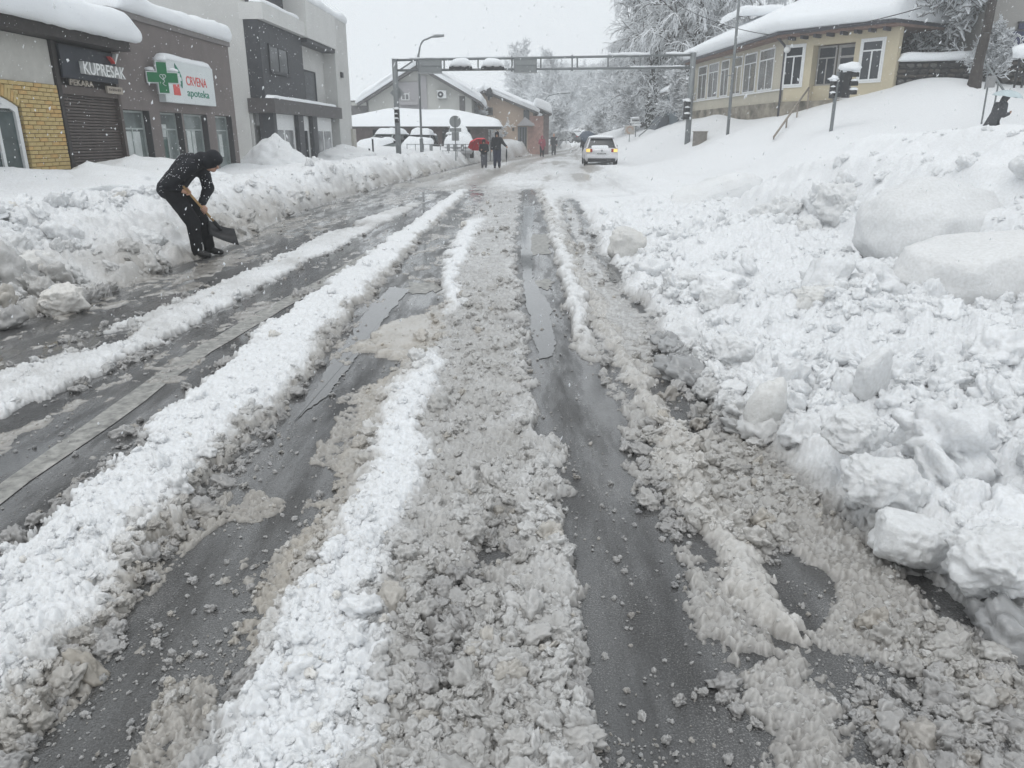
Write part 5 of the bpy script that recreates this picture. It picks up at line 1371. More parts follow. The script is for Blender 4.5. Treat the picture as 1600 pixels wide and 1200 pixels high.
# ------------------------------------------------------------------ right side: the yellow house
M_YEL = mat('pale_yellow_render', (0.53, 0.47, 0.345), 0.88, 0.15, 0.07, 1.2, 0.1, 40)
M_YEL2 = mat('greyed_cream_render', (0.50, 0.465, 0.385), 0.88, 0.15, 0.07, 1.2, 0.1, 40)
M_PLINTH = mat('stained_concrete_plinth', (0.15, 0.14, 0.115), 0.9, 0.15, 0.45, 1.6, 0.3, 30, col2=(0.38, 0.34, 0.28))
M_GUT = mat('dark_gutter', (0.045, 0.045, 0.055), 0.5)
M_RUST = mat('rust_brown_soffit', (0.19, 0.13, 0.11), 0.8, 0.2, 0.2, 6)
Kc, Ka, Kb = Vector((12.9, 38.0, 0)), Vector((11.55, 51.5, 0)), Vector((16.2, 34.1, 0))      # corner, far end, near end
FA = Frame((Kc.x, Kc.y), (Ka.x - Kc.x, Ka.y - Kc.y)); LA = (Ka - Kc).length
FA.n = Vector((-FA.d.y, FA.d.x, 0)) if FA.n.x > 0 else FA.n          # outwards = towards the street
FB = Frame((Kc.x, Kc.y), (Kb.x - Kc.x, Kb.y - Kc.y)); LB = (Kb - Kc).length
def hitf(fr, u, v):
    d = ray(u, v); t = fr.n.dot(fr.p) / fr.n.dot(Vector((d.x, d.y, 0)))
    q = Vector((d.x * t, d.y * t, 0)); return (q - fr.p).dot(fr.d), CAMH + d.z * t
ZF, ZW = 3.22, 6.0
yh = empty('yellow_house', (15, 42, 2.5), 0, 'pale yellow single storey house on the slope with white windows and a deep snow roof', 'house')
# outline: far end A, corner C, near end B and two points behind
back = [Vector((21.5, 36.8, 0)), Vector((19.0, 53, 0))]
def ring(off, z):
    q = [Ka + FA.n * off, Kc + (FA.n + FB.n).normalized() * off * 1.15, Kb + FB.n * off] + back
    return [(p.x, p.y, z) for p in q]
def shell(name, off, z0, z1, m, cap=False):
    b = MB(); lo_, hi_ = ring(off, z0), ring(off, z1); n = len(lo_)
    b.v = [Vector(p) for p in lo_ + hi_]
    for i in range(n): j = (i + 1) % n; b.f.append([i, j, n + j, n + i]); b.m.append(0)
    if cap: b.f.append(list(range(n, 2 * n))); b.m.append(0); b.f.append(list(range(n))[::-1]); b.m.append(0)
    return b.build(name, m, yh)
shell('plinth', 0.06, 0.5, ZF, M_PLINTH)
shell('soffit', 0.55, ZW, ZW + 0.10, M_RUST, True); shell('eaves_board', 0.62, ZW + 0.10, ZW + 0.23, M_GUT, True)
# wall of the front wing has a recessed entrance
e0, e1 = hitf(FB, 1268, 100)[0], hitf(FB, 1334, 90)[0]
b = MB(FB); b.box(0, e0, -0.3, 0, ZF, ZW); b.box(e1, LB, -0.3, 0, ZF, ZW); b.box(e0, e1, -0.3, -0.003, ZW - 0.42, ZW); b.box(e0, e1, -0.9, -0.7, ZF, ZW - .42)
b.box(e1, e1 + .05, -.9, -.3, ZF, ZW); b.box(e0 - .05, e0, -.9, -.3, ZF, ZW)
b.build('wall', M_YEL, yh)
MB(FA).box(0.0, LA, -0.3, 0, ZF, ZW).build('wall', M_YEL2, yh)
MB(FA).box(0.02, LA, -.02, .05, ZF - .04, ZF + .04).build('plinth_band', M_YEL2, yh)
for u0, v0, u1, v1 in ((1225, 72, 1258, 134), (1345, 62, 1383, 126)):
    a, z1 = hitf(FB, u0 + 4, v0); c, _ = hitf(FB, u1, v0); _, z0 = hitf(FB, (u0 + u1) / 2, v1)
    z1 = hitf(FB, (u0 + u1) / 2, v0)[1]; a2 = min(a, c); c2 = max(a, c)
    window(FB, a2, c2, z0, z1, 0.05, yh, M_WHITE, G_DARK, bars=(2, 0), fw=0.075, transom=z0 + (z1 - z0) * .74)
    b = MB(FB)
    for p in ((a2 - .07, a2 - .003, z0 - .08, z1 + .07), (c2 + .003, c2 + .07, z0 - .08, z1 + .07), (a2 - .003, c2 + .003, z1 + .003, z1 + .07), (a2 - .003, c2 + .003, z0 - .08, z0 - .003)): b.box(p[0], p[1], 0.0, .035, p[2], p[3])
    b.build('window_surround', M_WHITE, yh)
M_GRYF = mat('grey_window_frame', (0.34, 0.33, 0.32), 0.6)
zt = ZW - .45; zsill = hitf(FB, 1285, 133)[1]
ms = e0 + (e1 - e0) * .47
MB(FB).box(e0 + .01, ms, -.69, -.30, ZF, zsill).build('entrance_parapet', M_YEL, yh)
window(FB, e0 + .02, ms, zsill + .01, zt, -.45, yh, M_GRYF, G_DARK, bars=(2, 0), fw=.07, transom=zt - .5)
window(FB, ms + .05, e1 - .02, ZF + .02, zt, -.50, yh, M_GRYF, G_DARK, bars=(1, 0), fw=.12, transom=zt - .5, nm='door')
MB(FB).box(e0 + (e1 - e0) * .42, e0 + (e1 - e0) * .55, -.5, -.2, zt + .12, zt + .17).build('entrance_lamp', M_WHITE, yh)
# the glazed wing along the street
edges = [(1090, 1103), (1106, 1121), (1125, 1137), (1142, 1157), (1160, 1179), (1183, 1206)]
for u0, u1 in edges:
    vm = 140
    a, _ = hitf(FA, u1, vm); c, _ = hitf(FA, u0, vm); a, c = min(a, c), max(a, c)
    window(FA, a, c, ZF + .62, ZW - .22, 0.03, yh, M_WHITE, G_GREY, bars=(2, 0), fw=.07, transom=ZF + .62 + (ZW - .84 - ZF) * .74)
MB(FA).box(.0, LA, .005, .08, ZF + .53, ZF + .60).build('sill_band', M_WHITE, yh)
# rafters ends, gutter and downpipe
for i in range(int(LB / .62)): MB(FB).box(.25 + i * .62, .37 + i * .62, 0, .52, ZW - .14, ZW - .004).build('rafter_end', M_GUT, yh)
dp = MB(FA).tube([(.18, .55, ZW + .1), (.12, .10, ZW - .32), (.10, .09, ZW - .6), (.10, .09, 2.2)], .055, 8).build('downpipe', M_GUT, yh)
# the roof: a hip under deep snow
def roof_pt(i):
    return None
rg0 = [Vector(p) for p in ring(0.62, ZW + 0.27)]
cen = [Vector((15.6, 49.5, ZW + 2.2)), Vector((16.4, 41.0, ZW + 2.35)), Vector((18.9, 36.0, ZW + 2.2))]
inner = [cen[0], cen[1], cen[2], cen[2] + Vector((.5, .6, 0)), cen[0] + Vector((.5, .3, 0))]
b = MB(); rows = 14; seg = 16; th = .60; per = []
n5 = len(rg0)
for i in range(n5):
    for k in range(seg):
        t = k / seg; per.append((rg0[i].lerp(rg0[(i + 1) % n5], t), inner[i].lerp(inner[(i + 1) % n5], t)))
M_ = len(per)
for r in range(rows + 1):
    for q, (o_, i_) in enumerate(per):
        t = max(0, (r - 3) / (rows - 3)); p = o_.lerp(i_, t)
        out_ = (o_ - i_); out_.z = 0; out_ = out_.normalized()
        w = (float(vnoise(np.array([p.x * .8]), np.array([p.y * .8]), 91)[0]) - .5) * .25
        if r == 0: p = p + Vector((0, 0, -.02)) - out_ * .05
        elif r == 1: p = p + out_ * .10 + Vector((0, 0, th * .25))
        elif r == 2: p = p + out_ * .12 + Vector((0, 0, th * .62))
        elif r == 3: p = p + Vector((0, 0, th * .93))
        else: p = p + Vector((0, 0, th + w))
        b.v.append(p)
for r in range(rows):
    for q in range(M_): b.f.append([r * M_ + q, r * M_ + (q + 1) % M_, (r + 1) * M_ + (q + 1) % M_, (r + 1) * M_ + q]); b.m.append(0)
b.f.append([rows * M_ + q for q in range(M_)]); b.m.append(0)
b.build('roof_snow', M_CAP, yh, smooth=True)
a = at(1188, 35, 47)
MB().prism([(a.x - .75, a.z - .45), (a.x + .75, a.z - .45), (a.x, a.z + .35)], 46.2, 50, ax='o').build('dormer', M_WOOD, yh)
snow_slab('dormer_snow', Frame((a.x - 1.5, 46.5), (1, 0)), (0, 2.9), -4, 0.3, a.z + .25, .62, 77, yh, droop=.05)
a = at(1133, 72, 52)
MB().prism([(a.x - .8, a.z - .4), (a.x + .8, a.z - .4), (a.x - .7, a.z + .55)], 51.5, 53, ax='o').build('dormer', M_WOOD, yh)
# globe lamp by the corner
gl_ = empty('globe_lamp', Kc, 0, 'white globe wall lamp at the corner of the yellow house', 'lamp')
q = FB(.12, .25, hitf(FB, 1214, 80)[1])
bm = bmesh.new(); bmesh.ops.create_uvsphere(bm, u_segments=16, v_segments=10, radius=.15); me = bpy.data.meshes.new('globe'); bm.to_mesh(me); bm.free()
for p_ in me.polygons: p_.use_smooth = True
o_ = link('globe', me, M_WHITE, gl_); o_.matrix_parent_inverse = gl_.matrix_basis.inverted(); o_.location = q
MB().tube([q + FB.n * -.25, q], .025, 6).build('arm', M_GUT, gl_)
# steps rail
M_PIPE = mat('worn_pipe_rail', (0.30, 0.26, 0.22), 0.6, 0.4, 0.3, 8)
hr = empty('handrail', at(1235, 180, 35), 0, 'worn pipe handrail climbing the snowed up steps to the yellow house', 'handrail')
A_, B_ = at(1209, 214, 33.0), at(1264, 137, 36.6)
C_ = at(1263, 165, 36.6)
MB().tube([A_ + Vector((0, 0, -.1)), A_, B_], .045, 8).build('rail', M_PIPE, hr, smooth=True)
MB().tube([B_, C_ + Vector((0, 0, -.6))], .04, 8).build('post', M_PIPE, hr)
for t in (.36, .68):
    p = A_.lerp(B_, t); MB().tube([p, p + Vector((0, 0, -1.0))], .035, 8).build('post', M_PIPE, hr)
# traffic light in front of the house
tp = at(1299, 200, 30.0); tx = tp.x
po = empty('signal_pole', (tx, 30, 1.6), 0, 'short grey signal pole in the slope in front of the yellow house', 'pole')
MB().tube([(tx, 30, 1.2), (tx, 30, at(1308, 112, 30).z)], .065, 10).build('pole', M_GAL, po, smooth=True)
a = at(1318, 153, 30); h1 = signal_head('traffic_light', tx + .34, 29.9, a.z, .92, 'right of two black traffic lights on the short pole, wearing a big snow cushion', side=R(55), group='traffic lights at the crossing')
snow_cap('snow_cap', (tx + .36, 29.8, a.z + 1.02), (.36, .30, .26), h1, 6)
a = at(1297, 154, 30); h2 = signal_head('traffic_light', tx - .20, 29.85, a.z, .62, 'left of two black traffic lights on the short pole, smaller with a round snow cap', side=R(-15), group='traffic lights at the crossing')
snow_cap('snow_cap', (tx - .20, 29.82, a.z + .68), (.17, .17, .17), h2, 5)
# tall utility pole, bin and small finds on the slope
ux = at(1142, 150, 38).x
up = empty('utility_pole', (ux, 38, .5), 0, 'tall thin grey utility pole in front of the glazed wing of the yellow house', 'pole')
MB().tube([(ux, 38, .3), (ux, 38, 1.6)], .11, 10).build('base_sleeve', M_GAL, up, smooth=True); MB().tube([(ux, 38, 1.6), (ux, 38, 5.5), (ux, 38, 13)], [.075, .065, .05], 10).build('shaft', M_GAL, up, smooth=True)
MB().box(ux - .45, ux + .3, 37.95, 38.05, at(1142, 90, 38).z, at(1142, 88.5, 38).z).build('cross_arm', M_GAL, up)
MB().tube([(ux - .35, 38, at(1142, 118, 38).z), (ux, 38, at(1142, 118, 38).z)], .02, 6).build('peg', M_GAL, up)
a0, a1 = at(1086, 229, 42), at(1101, 208, 42)
bn = empty('litter_bin', (a0.x, 42, a0.z), R(20), 'grey brown concrete litter bin half sunk in snow beside the right gantry post', 'bin')
M_CONC = mat('washed_concrete', (0.27, 0.25, 0.225), 0.9, 0.15, 0.25, 12, 0.4, 60)
hh = a1.z - a0.z + .1; kw = dict(parent=bn, world=False)
b = MB(); b.box(-.27, .27, -.27, .27, -.25, hh - .06); b.build('body', M_CONC, bevel=.02, **kw)
for k in range(6): MB().box(-.25 + k * .085, -.19 + k * .085, -.295, -.271, -.2, hh - .08).build('slat', M_CONC, **kw)
for k in range(6): MB().box(-.295, -.271, -.25 + k * .085, -.19 + k * .085, -.2, hh - .08).build('slat', M_CONC, **kw)
MB().box(-.30, .30, -.30, .30, hh - .06, hh).build('lid', M_CONC, bevel=.015, **kw)
bpy.data.objects[bn.name].location = ((a0.x + a1.x) / 2, 42, a0.z)
# overhead cables
M_CABLE = mat('cable_sheath', (0.05, 0.05, 0.055), 0.6)
def cable(p, q, sag, label, r=.018):
    p, q = Vector(p), Vector(q)
    pts = [p.lerp(q, t) - Vector((0, 0, sag * 4 * t * (1 - t))) for t in [i / 14 for i in range(15)]]
    o = MB().tube(pts, r, 6).build('cable', M_CABLE); tag(o, label, 'cable')
pc = at(1150, 38, 38.0)
cable(at(1215, 56, 38.2), at(1440, 12, 31.5), .15, 'thin cable rising over the yellow house roof to the right')
cable(at(1060, 8, 46), at(1215, 56, 38.2), .25, 'thin cable dropping from the tall trees to the yellow house roof')
# far signs by the roadside
fs = empty('information_sign', at(992, 200, 58), 0, 'white board with black print and a snow cap far right of the silver car', 'sign')
a, c = at(985, 193, 58), at(999, 184, 58)
MB().box(a.x, c.x, 57.97, 58.03, a.z, c.z).build('board', M_WHITE, fs); x = (a.x + c.x) / 2
for k in range(5): MB().box(a.x + .12 + k * .10, a.x + .19 + k * .10, 57.955, 57.969, a.z + .16, a.z + .28).build('print_mark', M_BLACK, fs)
MB().tube([(x + .1, 58.06, .6), (x + .1, 58.06, c.z)], .04, 8).build('post', M_GAL, fs)
snow_cap('snow_cap', (x + .15, 58, a.z - .12), (.32, .2, .10), fs, 3); snow_cap('snow_cap', (x, 58, c.z), (.33, .1, .08), fs, 3)
a, c = at(976, 210, 57), at(992, 196, 57)
fp = empty('poster_board', (a.x, 57, a.z), 0, 'pale poster with an orange ring far behind the silver car', 'sign')
MB().box(a.x, c.x, 56.97, 57.03, a.z, c.z).build('board', mat('pale_poster', (0.42, 0.40, 0.37), 0.7), fp)
x, z = (a.x + c.x) / 2, (a.z + c.z) / 2
MB().tube([(x + .22 * math.cos(t), 56.96, z + .22 * math.sin(t)) for t in [i * math.pi / 9 for i in range(15)]], .03, 6).build('print_ring', mat('orange_print', (.45, .28, .20), .6), fp)
MB().tube([(x, 57.05, .4), (x, 57.05, a.z)], .03, 6).build('post', M_GAL, fp)
# small shed roof left of the house, sloping wall beside the steps
sh = empty('shed', (10.6, 55, 3), 0, 'small slate blue shed with a sloping snowy roof behind the right gantry post', 'shed')
a, c = at(1057, 147, 55), at(1084, 118, 55); M_SLATE = mat('slate_blue_boards', (0.13, 0.16, 0.18), 0.7, 0.2, 0.2, 3)
MB().prism([(a.x, a.z - 3), (c.x + 1, a.z - 3), (c.x + 1, c.z - .6), (c.x, c.z - .6), (a.x, a.z + .25)], 54.4, 58, ax='o').build('wall', M_SLATE, sh)
MB().prism([(a.x - .5, a.z + .0), (c.x + .5, c.z - .3), (c.x + .5, c.z - .12), (a.x - .5, a.z + .18)], 54, 58.3, ax='o').build('roof', M_WOOD, sh)
MB().prism([(a.x - .5, a.z + .19), (c.x + .5, c.z - .11), (c.x + .5, c.z + .25), (a.x - .3, a.z + .6), (a.x - .55, a.z + .4)], 53.9, 58.4, ax='o').build('roof_snow', M_CAP, sh, bevel=.1, smooth=True)
sw = empty('retaining_wall', (9, 57, 1), 0, 'dark sloping stair wall with a pipe rail below the tall trees', 'wall')
a, b_, c = at(1021, 207, 57), at(1044, 181, 57), at(1044, 200, 57)
MB().prism([(a.x, a.z - 1.5), (c.x, c.z - 2.5), (b_.x, b_.z), (b_.x - .35, b_.z + .05), (a.x, a.z)], 57, 60, ax='o').build('wall', mat('dark_grey_masonry', (0.10, 0.11, 0.125), 0.8), sw)
MB().tube([at(998, 213, 56.8), at(1043, 176, 56.8)], .04, 6).build('rail', M_GAL, sw)
# ---- stone wall, notice boards, end building on the far right
M_STONE = [mat('wall_stone_%s' % n, c, .9, .15, .3, 4, .4, 20) for n, c in (('dark', (.055, .052, .05)), ('grey', (.12, .115, .108)), ('brown', (.095, .082, .07)))]
M_JOINT = mat('dark_stone_joint', (.03, .029, .028), .95)
stw = empty('stone_wall', (18.5, 33, 4), 0, 'dark rubble stone wall with snow on top beside the yellow house', 'wall')
q0, q1 = Vector((16.4, 34.2, 0)), Vector((21.2, 33.0, 0)); FS = Frame((q0.x, q0.y), (q1.x - q0.x, q1.y - q0.y)); LS = (q1 - q0).length
zb, zt_ = 3.2, at(1450, 92, 33.2).z
MB(FS).box(0, LS, -.6, -.05, zb - .5, zt_ - .02).build('wall_core', M_JOINT, stw)
st_me = []
for k in range(6):
    v, f = lump_shape(500 + k, 1, 0.8); me = np_mesh('stone', v * .5, f, False); st_me.append(me)
rn = random.Random(11); z = zb; k_ = 0
for k, me in enumerate(st_me): me.materials.append(M_STONE[k % 3])
while z < zt_ - .08:
    h = rn.uniform(.16, .26); h = min(h, zt_ - z); s = -.02
    while s < LS:
        w = rn.uniform(.22, .5)
        o_ = bpy.data.objects.new('stone', st_me[rn.randrange(6)]); COL.objects.link(o_); o_.parent = stw; o_.matrix_parent_inverse = stw.matrix_basis.inverted()
        p = FS(s + w / 2, -.02 + rn.uniform(-.02, .03), z + h / 2); o_.location = p; o_.scale = (w * .95, .25, h * 1.12); o_.rotation_euler = (rn.uniform(-.1, .1), rn.uniform(-.12, .12), FS.rz())
        s += w; k_ += 1
    z += h
snow_slab('snow_cap', FS, (-.1, LS), -.6, .06, zt_, .36, 61, stw, droop=.06)
eb = empty('end_building', (25, 34, 4), 0, 'beige grey building at the right edge with blue boards on its wall', 'building')
EY = 33.5; FE = Frame((0, EY), (1, 0))
ex0 = X(1546, 60, EY)
MB(FE).box(ex0, ex0 + 9, -8, 0, 2, 12).build('wall', mat('beige_grey_render', (0.36, 0.345, 0.325), .9, .15, .1, .8), eb)
M_BLUE = mat('navy_board', (0.030, 0.035, 0.085), .5, .4, .25, 4)
for nm, (u0, v0, u1, v1), lab in (('notice_board', (1591, 36, 1612, 46), 'small navy board, upper of two on the beige building at the right edge'), ('notice_board', (1575, 49, 1612, 82), 'large navy board, lower of two on the beige building at the right edge')):
    r_ = empty(nm, at(u0, v1, EY - .1), 0, lab, 'sign', 'navy boards on the end building')
    MB(FE).box(X(u0, v0, EY), X(u1, v0, EY), .02, .10, Z(u0, v1, EY), Z(u0, v0, EY)).build('board', M_BLUE, r_, bevel=.01)
    MB(FE).box(X(u0, v0, EY) - .03, X(u1, v0, EY), .0, .105, Z(u0, v0, EY) - .02, Z(u0, v0, EY) + .05).build('board_frame', M_DARKG, r_)
    if v1 > 60: MB(FE).box(X(u0, v0, EY) + .05, X(u1, v0, EY) - .1, .1, .125, Z(u0, 58, EY), Z(u0, 56.5, EY)).build('board_rail', M_SIGNB, r_)
hr2 = empty('handrail', at(1550, 110, 29.5), 0, 'grey handrail coming down the slope right of the tree trunk', 'handrail')
a, c = at(1541, 99, 29.8), at(1568, 141, 28.8)
MB().tube([a, c], .04, 8).build('rail', M_GAL, hr2)
for t in (.15, .72): p = a.lerp(c, t); MB().tube([p, p + Vector((0, 0, -.75))], .03, 8).build('post', M_GAL, hr2)
pb = empty('meter_post', at(1540, 165, 28), 0, 'thin post carrying a grey box beside the walker with the pale umbrella', 'post')
a = at(1548, 120, 28); c = at(1536, 180, 28)
MB().tube([(c.x, 28, c.z - .3), (a.x - .05, 28, a.z)], .03, 8).build('post', M_GAL, pb)
MB().box(a.x - .15, a.x + .12, 27.85, 27.97, at(1548, 137, 28).z, at(1548, 119, 28).z).build('box', mat('grey_cabinet', (.25, .25, .25), .6), pb, bevel=.02)
fm = empty('bin_stand', at(1594, 105, 28), 0, 'dark metal stand with a rounded snow cushion at the right edge', 'stand')
a, c = at(1588, 118, 28), at(1606, 86, 28)
for x in (a.x, c.x): MB().tube([(x, 28, a.z - .4), (x, 28, c.z)], .035, 6).build('leg', M_BLACK, fm)
MB().tube([(a.x, 28, c.z), (c.x, 28, c.z)], .035, 6).build('bar', M_BLACK, fm); MB().tube([(a.x - .05, 28, a.z), (c.x, 28, a.z + .05)], .06, 6).build('bar', M_BLACK, fm)
snow_cap('snow_cap', ((a.x + c.x) / 2, 28, c.z + .02), (.34, .3, .42), fm, 4)
# ------------------------------------------------------------------ snow-laden trees
M_BARK = mat('dark_bark', (0.060, 0.052, 0.047), 0.9, 0.15, 0.35, 6, 0.5, 25)
M_TWIG = mat('grey_twigs', (0.19, 0.185, 0.18), 0.9, 0.1, 0.3, 3)
M_FROST = mat('snow_on_twigs', (0.80, 0.82, 0.84), 0.85, 0.2, 0.06, 3)
class Sticks:
    """many tapered three-sided sticks in one mesh, each with snow along its upper side"""
    def __init__(self): self.a = []; self.b = []; self.r0 = []; self.r1 = []
    def add(self, a, b, r0, r1): self.a.append(a); self.b.append(b); self.r0.append(r0); self.r1.append(r1)
    def mesh(self, name, sides=3, lift=0.0, grow=1.0, squash=1.0):
        a, b = np.array(self.a, float), np.array(self.b, float); r0, r1 = np.array(self.r0) * grow, np.array(self.r1) * grow
        d = b - a; ln = np.maximum(np.linalg.norm(d, axis=1, keepdims=True), 1e-6); d = d / ln
        ref = np.where(np.abs(d[:, 2:3]) < 0.9, np.array([[0, 0, 1.0]]), np.array([[1.0, 0, 0]]))
        u = np.cross(d, ref); u /= np.linalg.norm(u, axis=1, keepdims=True); w = np.cross(u, d)
        vs = []
        for p, r in ((a, r0), (b, r1)):
            for k in range(sides):
                t = 2 * math.pi * k / sides + math.pi / 2
                vs.append(p + u * (math.cos(t) * r)[:, None] + w * (math.sin(t) * r * squash)[:, None] + np.array([0, 0, 1.0]) * (lift * r)[:, None])
        V = np.stack(vs, 1); n = len(a); base = np.arange(n)[:, None] * (2 * sides)
        F = [np.concatenate([base + k, base + (k + 1) % sides, base + sides + (k + 1) % sides, base + sides + k], 1) for k in range(sides)]
        return np_mesh(name, V.reshape(-1, 3), np.concatenate(F), False)
def grow(seed, h, r0, spread, levels, upright, n_limb, droop=0.0, first=0.2, twigs=3, lean=(0, 0), taper=0.35):
    """trunk + limbs (thick) and twigs (thin) as stick lists"""
    rn = np.random.RandomState(seed); thick, thin = Sticks(), Sticks()
    nt_ = 9; p = np.array([0., 0, 0]); d = np.array([lean[0], lean[1], 1.0]); tr = [p]
    for i in range(nt_):
        d = d + rn.normal(0, .05, 3) * np.array([1, 1, 0]); d /= np.linalg.norm(d); q = p + d * h / nt_
        ra, rb = r0 * (1 - (1 - taper * .3) * i / nt_), r0 * (1 - (1 - taper * .3) * (i + 1) / nt_)
        thick.add(p, q, ra * (1.35 if i == 0 else 1), rb); p = q; tr.append(p)
    def branch(p, d, L, r, lv):
        n = 4 if lv < levels - 1 else 3; q0 = p
        for i in range(n):
            d = d + rn.normal(0, .16, 3); d[2] += (0.05 if droop == 0 else -droop * (lv + .4)) ; d /= np.linalg.norm(d)
            q = q0 + d * L / n; ra, rb = r * (1 - .7 * i / n), r * (1 - .7 * (i + 1) / n)
            (thick if r > .035 else thin).add(q0, q, max(ra, .010), max(rb, .008))
            if lv < levels:
                k = twigs if lv else 2
                for _ in range(k):
                    ax = rn.normal(0, 1, 3); ax -= ax.dot(d) * d; ax /= np.linalg.norm(ax)
                    e = d * .75 + ax * rn.uniform(.5, .95); e[2] -= droop * .6; e /= np.linalg.norm(e)
                    branch(q0 + (q - q0) * rn.rand(), e, L * rn.uniform(.38, .62), max(r * .42, .011), lv + 1)
            q0 = q
    for i in range(n_limb):
        t = first + (1 - first) * ((i + rn.rand() * .6) / n_limb) ** .9; j = min(int(t * nt_), nt_ - 1); p = tr[j] + (tr[j + 1] - tr[j]) * (t * nt_ - j)
        an = i * 2.4 + rn.uniform(-.4, .4); e = np.array([math.cos(an), math.sin(an), upright * rn.uniform(.6, 1.3)]); e /= np.linalg.norm(e)
        branch(p, e, spread * (1.05 - .62 * t) * rn.uniform(.75, 1.15), r0 * .42 * (1 - .6 * t), 0)
    return thick, thin
tree_cache = {}
def tree(kind, loc, s=1.0, rz=0.0, label='', cat='tree', group=None, **kw):
    key = kind
    if key not in tree_cache:
        th, tn = grow(**kw); base = []
        base.append(('trunk', th.mesh('trunk', 6), M_BARK)); base.append(('trunk_snow', th.mesh('trunk_snow', 4, .62, .80, .7), M_FROST))
        base.append(('crown', tn.mesh('crown', 3), M_TWIG)); base.append(('crown_snow', tn.mesh('crown_snow', 3, 1.6, 1.9 if kind.startswith('tall') or kind == 'weep' else 2.7, 1.25), M_FROST))
        for _, me, m in base: me.materials.append(m)
        tree_cache[key] = base
        print('tree', kind, len(th.a), len(tn.a))
    r_ = empty('bare_tree' if cat == 'tree' else 'shrub', loc, rz, label, cat, group); r_.scale = (s, s, s)
    for nm, me, m in tree_cache[key]:
        o = bpy.data.objects.new(nm, me); COL.objects.link(o); o.parent = r_
    return r_
K_TALL = dict(seed=1, h=25, r0=.36, spread=4.8, levels=3, upright=1.7, n_limb=30, first=.06, twigs=2, droop=.05)
K_TALL2 = dict(seed=2, h=25, r0=.30, spread=4.2, levels=3, upright=2.4, n_limb=30, first=.07, twigs=2, droop=.13)
K_WEEP = dict(seed=3, h=19, r0=.22, spread=4.6, levels=3, upright=.9, n_limb=22, droop=.22, first=.35, twigs=2)
K_ROUND = dict(seed=4, h=10, r0=.17, spread=4.6, levels=3, upright=.75, n_limb=20, first=.16, twigs=2)
K_ROUND2 = dict(seed=5, h=12, r0=.19, spread=4.4, levels=3, upright=1.0, n_limb=22, first=.14, twigs=2)
K_SHRUB = dict(seed=6, h=3.2, r0=.05, spread=2.4, levels=3, upright=1.1, n_limb=16, first=.03, twigs=2)
K_RIGHT = dict(seed=8, h=9.5, r0=.20, spread=4.6, levels=3, upright=.55, n_limb=13, first=.42, twigs=2, lean=(.10, 0), taper=1.2)
def gx(u, y): return (u - 800) / (FPX / CP) * y
G_T = 'snowy trees beyond the crossing'
tree('tall', (gx(1030, 62), 62, 1.4), 1.0, 0.3, 'broad tall snowy tree directly behind the right half of the gantry, ivy on its trunk', group=G_T, **K_TALL)
tree('tall2', (gx(1072, 58), 58, 2.3), 1.0, 0.0, 'slim tall upright tree rising right above the right gantry post', group=G_T, **K_TALL2)
tree('tall2', (gx(1103, 60), 60, 2.6), .98, 2.1, 'slim tall upright tree between the gantry post and the yellow house roof', group=G_T)
tree('tall2', (gx(1004, 72), 72, .8), .92, 4.0, 'tall upright tree left of the ivy clad one, over the silver car', group=G_T)
tree('weep', (gx(1150, 66), 66, 3.4), 1.12, 0.8, 'weeping pale tree hanging over the far end of the yellow house roof', group=G_T, **K_WEEP)
tree('round', (gx(968, 100), 100, .8), 1.0, 1.0, 'rounded frosted tree above the dark umbrella by the silver car', group=G_T, **K_ROUND)
tree('round2', (gx(922, 165), 165, .3), 1.15, .2, 'frosted tree closing the end of the street over the dark grey car', group=G_T, **K_ROUND2)
tree('round', (gx(884, 150), 150, .3), 1.25, 2.9, 'frosted tree right of the slim far street lamp', group=G_T)
tree('round2', (gx(858, 140), 140, .3), 1.15, 3.9, 'frosted tree just behind the annex of the peach house', group=G_T)
tree('round2', (gx(818, 165), 165, .3), 1.45, 5.1, 'pale tree whose top shows over the peach house ridge', group=G_T)
tree('round', (gx(900, 200), 200, .3), 1.6, 4.4, 'faint tall tree deepest in the gap at the end of the street', group=G_T)
tree('round2', (gx(945, 175), 175, .5), 1.3, 0.9, 'faint tree deep in the street to the right of the gap', group=G_T)
tree('round', (gx(1005, 92), 92, 1.5), 1.1, 3.3, 'frosted tree low behind the poster board and the pipe rail', group=G_T)
for u, y, s, lab in ((985, 70, .9, 'small snowy shrub beside the poster board'), (1046, 60, 1.0, 'snowy shrub at the top of the dark stair wall'), (1060, 52, .7, 'snowy shrub squeezed behind the right gantry post'), (938, 86, 1.1, 'snowy shrub behind the silver car roof'), (868, 92, 1.1, 'snowy shrub left of the dark grey car'), (744, 66, .8, 'small snowy shrub in the gap between the grey and peach houses')):
    tree('shrub', (gx(u, y), y, float(HILL(np.array([gx(u, y)]), np.array([y]))[0]) if u > 950 else .4), s, u, lab, 'shrub', 'snowy shrubs', **(K_SHRUB if 'shrub' not in tree_cache else {}))
a = at(1522, 133, 30.0)
a = at(1522, 133, 31.3)
tree('right', (a.x, 31.3, a.z - .25), 1.0, .5, 'dark thick trunk leaning on the slope at upper right with snow on its branches', **K_RIGHT)
for u, v, y, s, rz in ((1440, 90, 36.5, 1.45, 1), (1480, 85, 37, 1.5, 2), (1515, 90, 36, 1.35, 3), (1552, 105, 32.8, .5, 5)):
    a = at(u, v, y)
    tree('shrub', (a.x, y, a.z - .5), s, rz, {1440: 'snowy shrub over the stone wall nearest the yellow house', 1480: 'snowy shrub in the middle over the stone wall', 1515: 'snowy shrub over the stone wall behind the dark trunk', 1552: 'small snowy shrub right of the dark trunk'}[u], 'shrub', 'snowy shrubs')
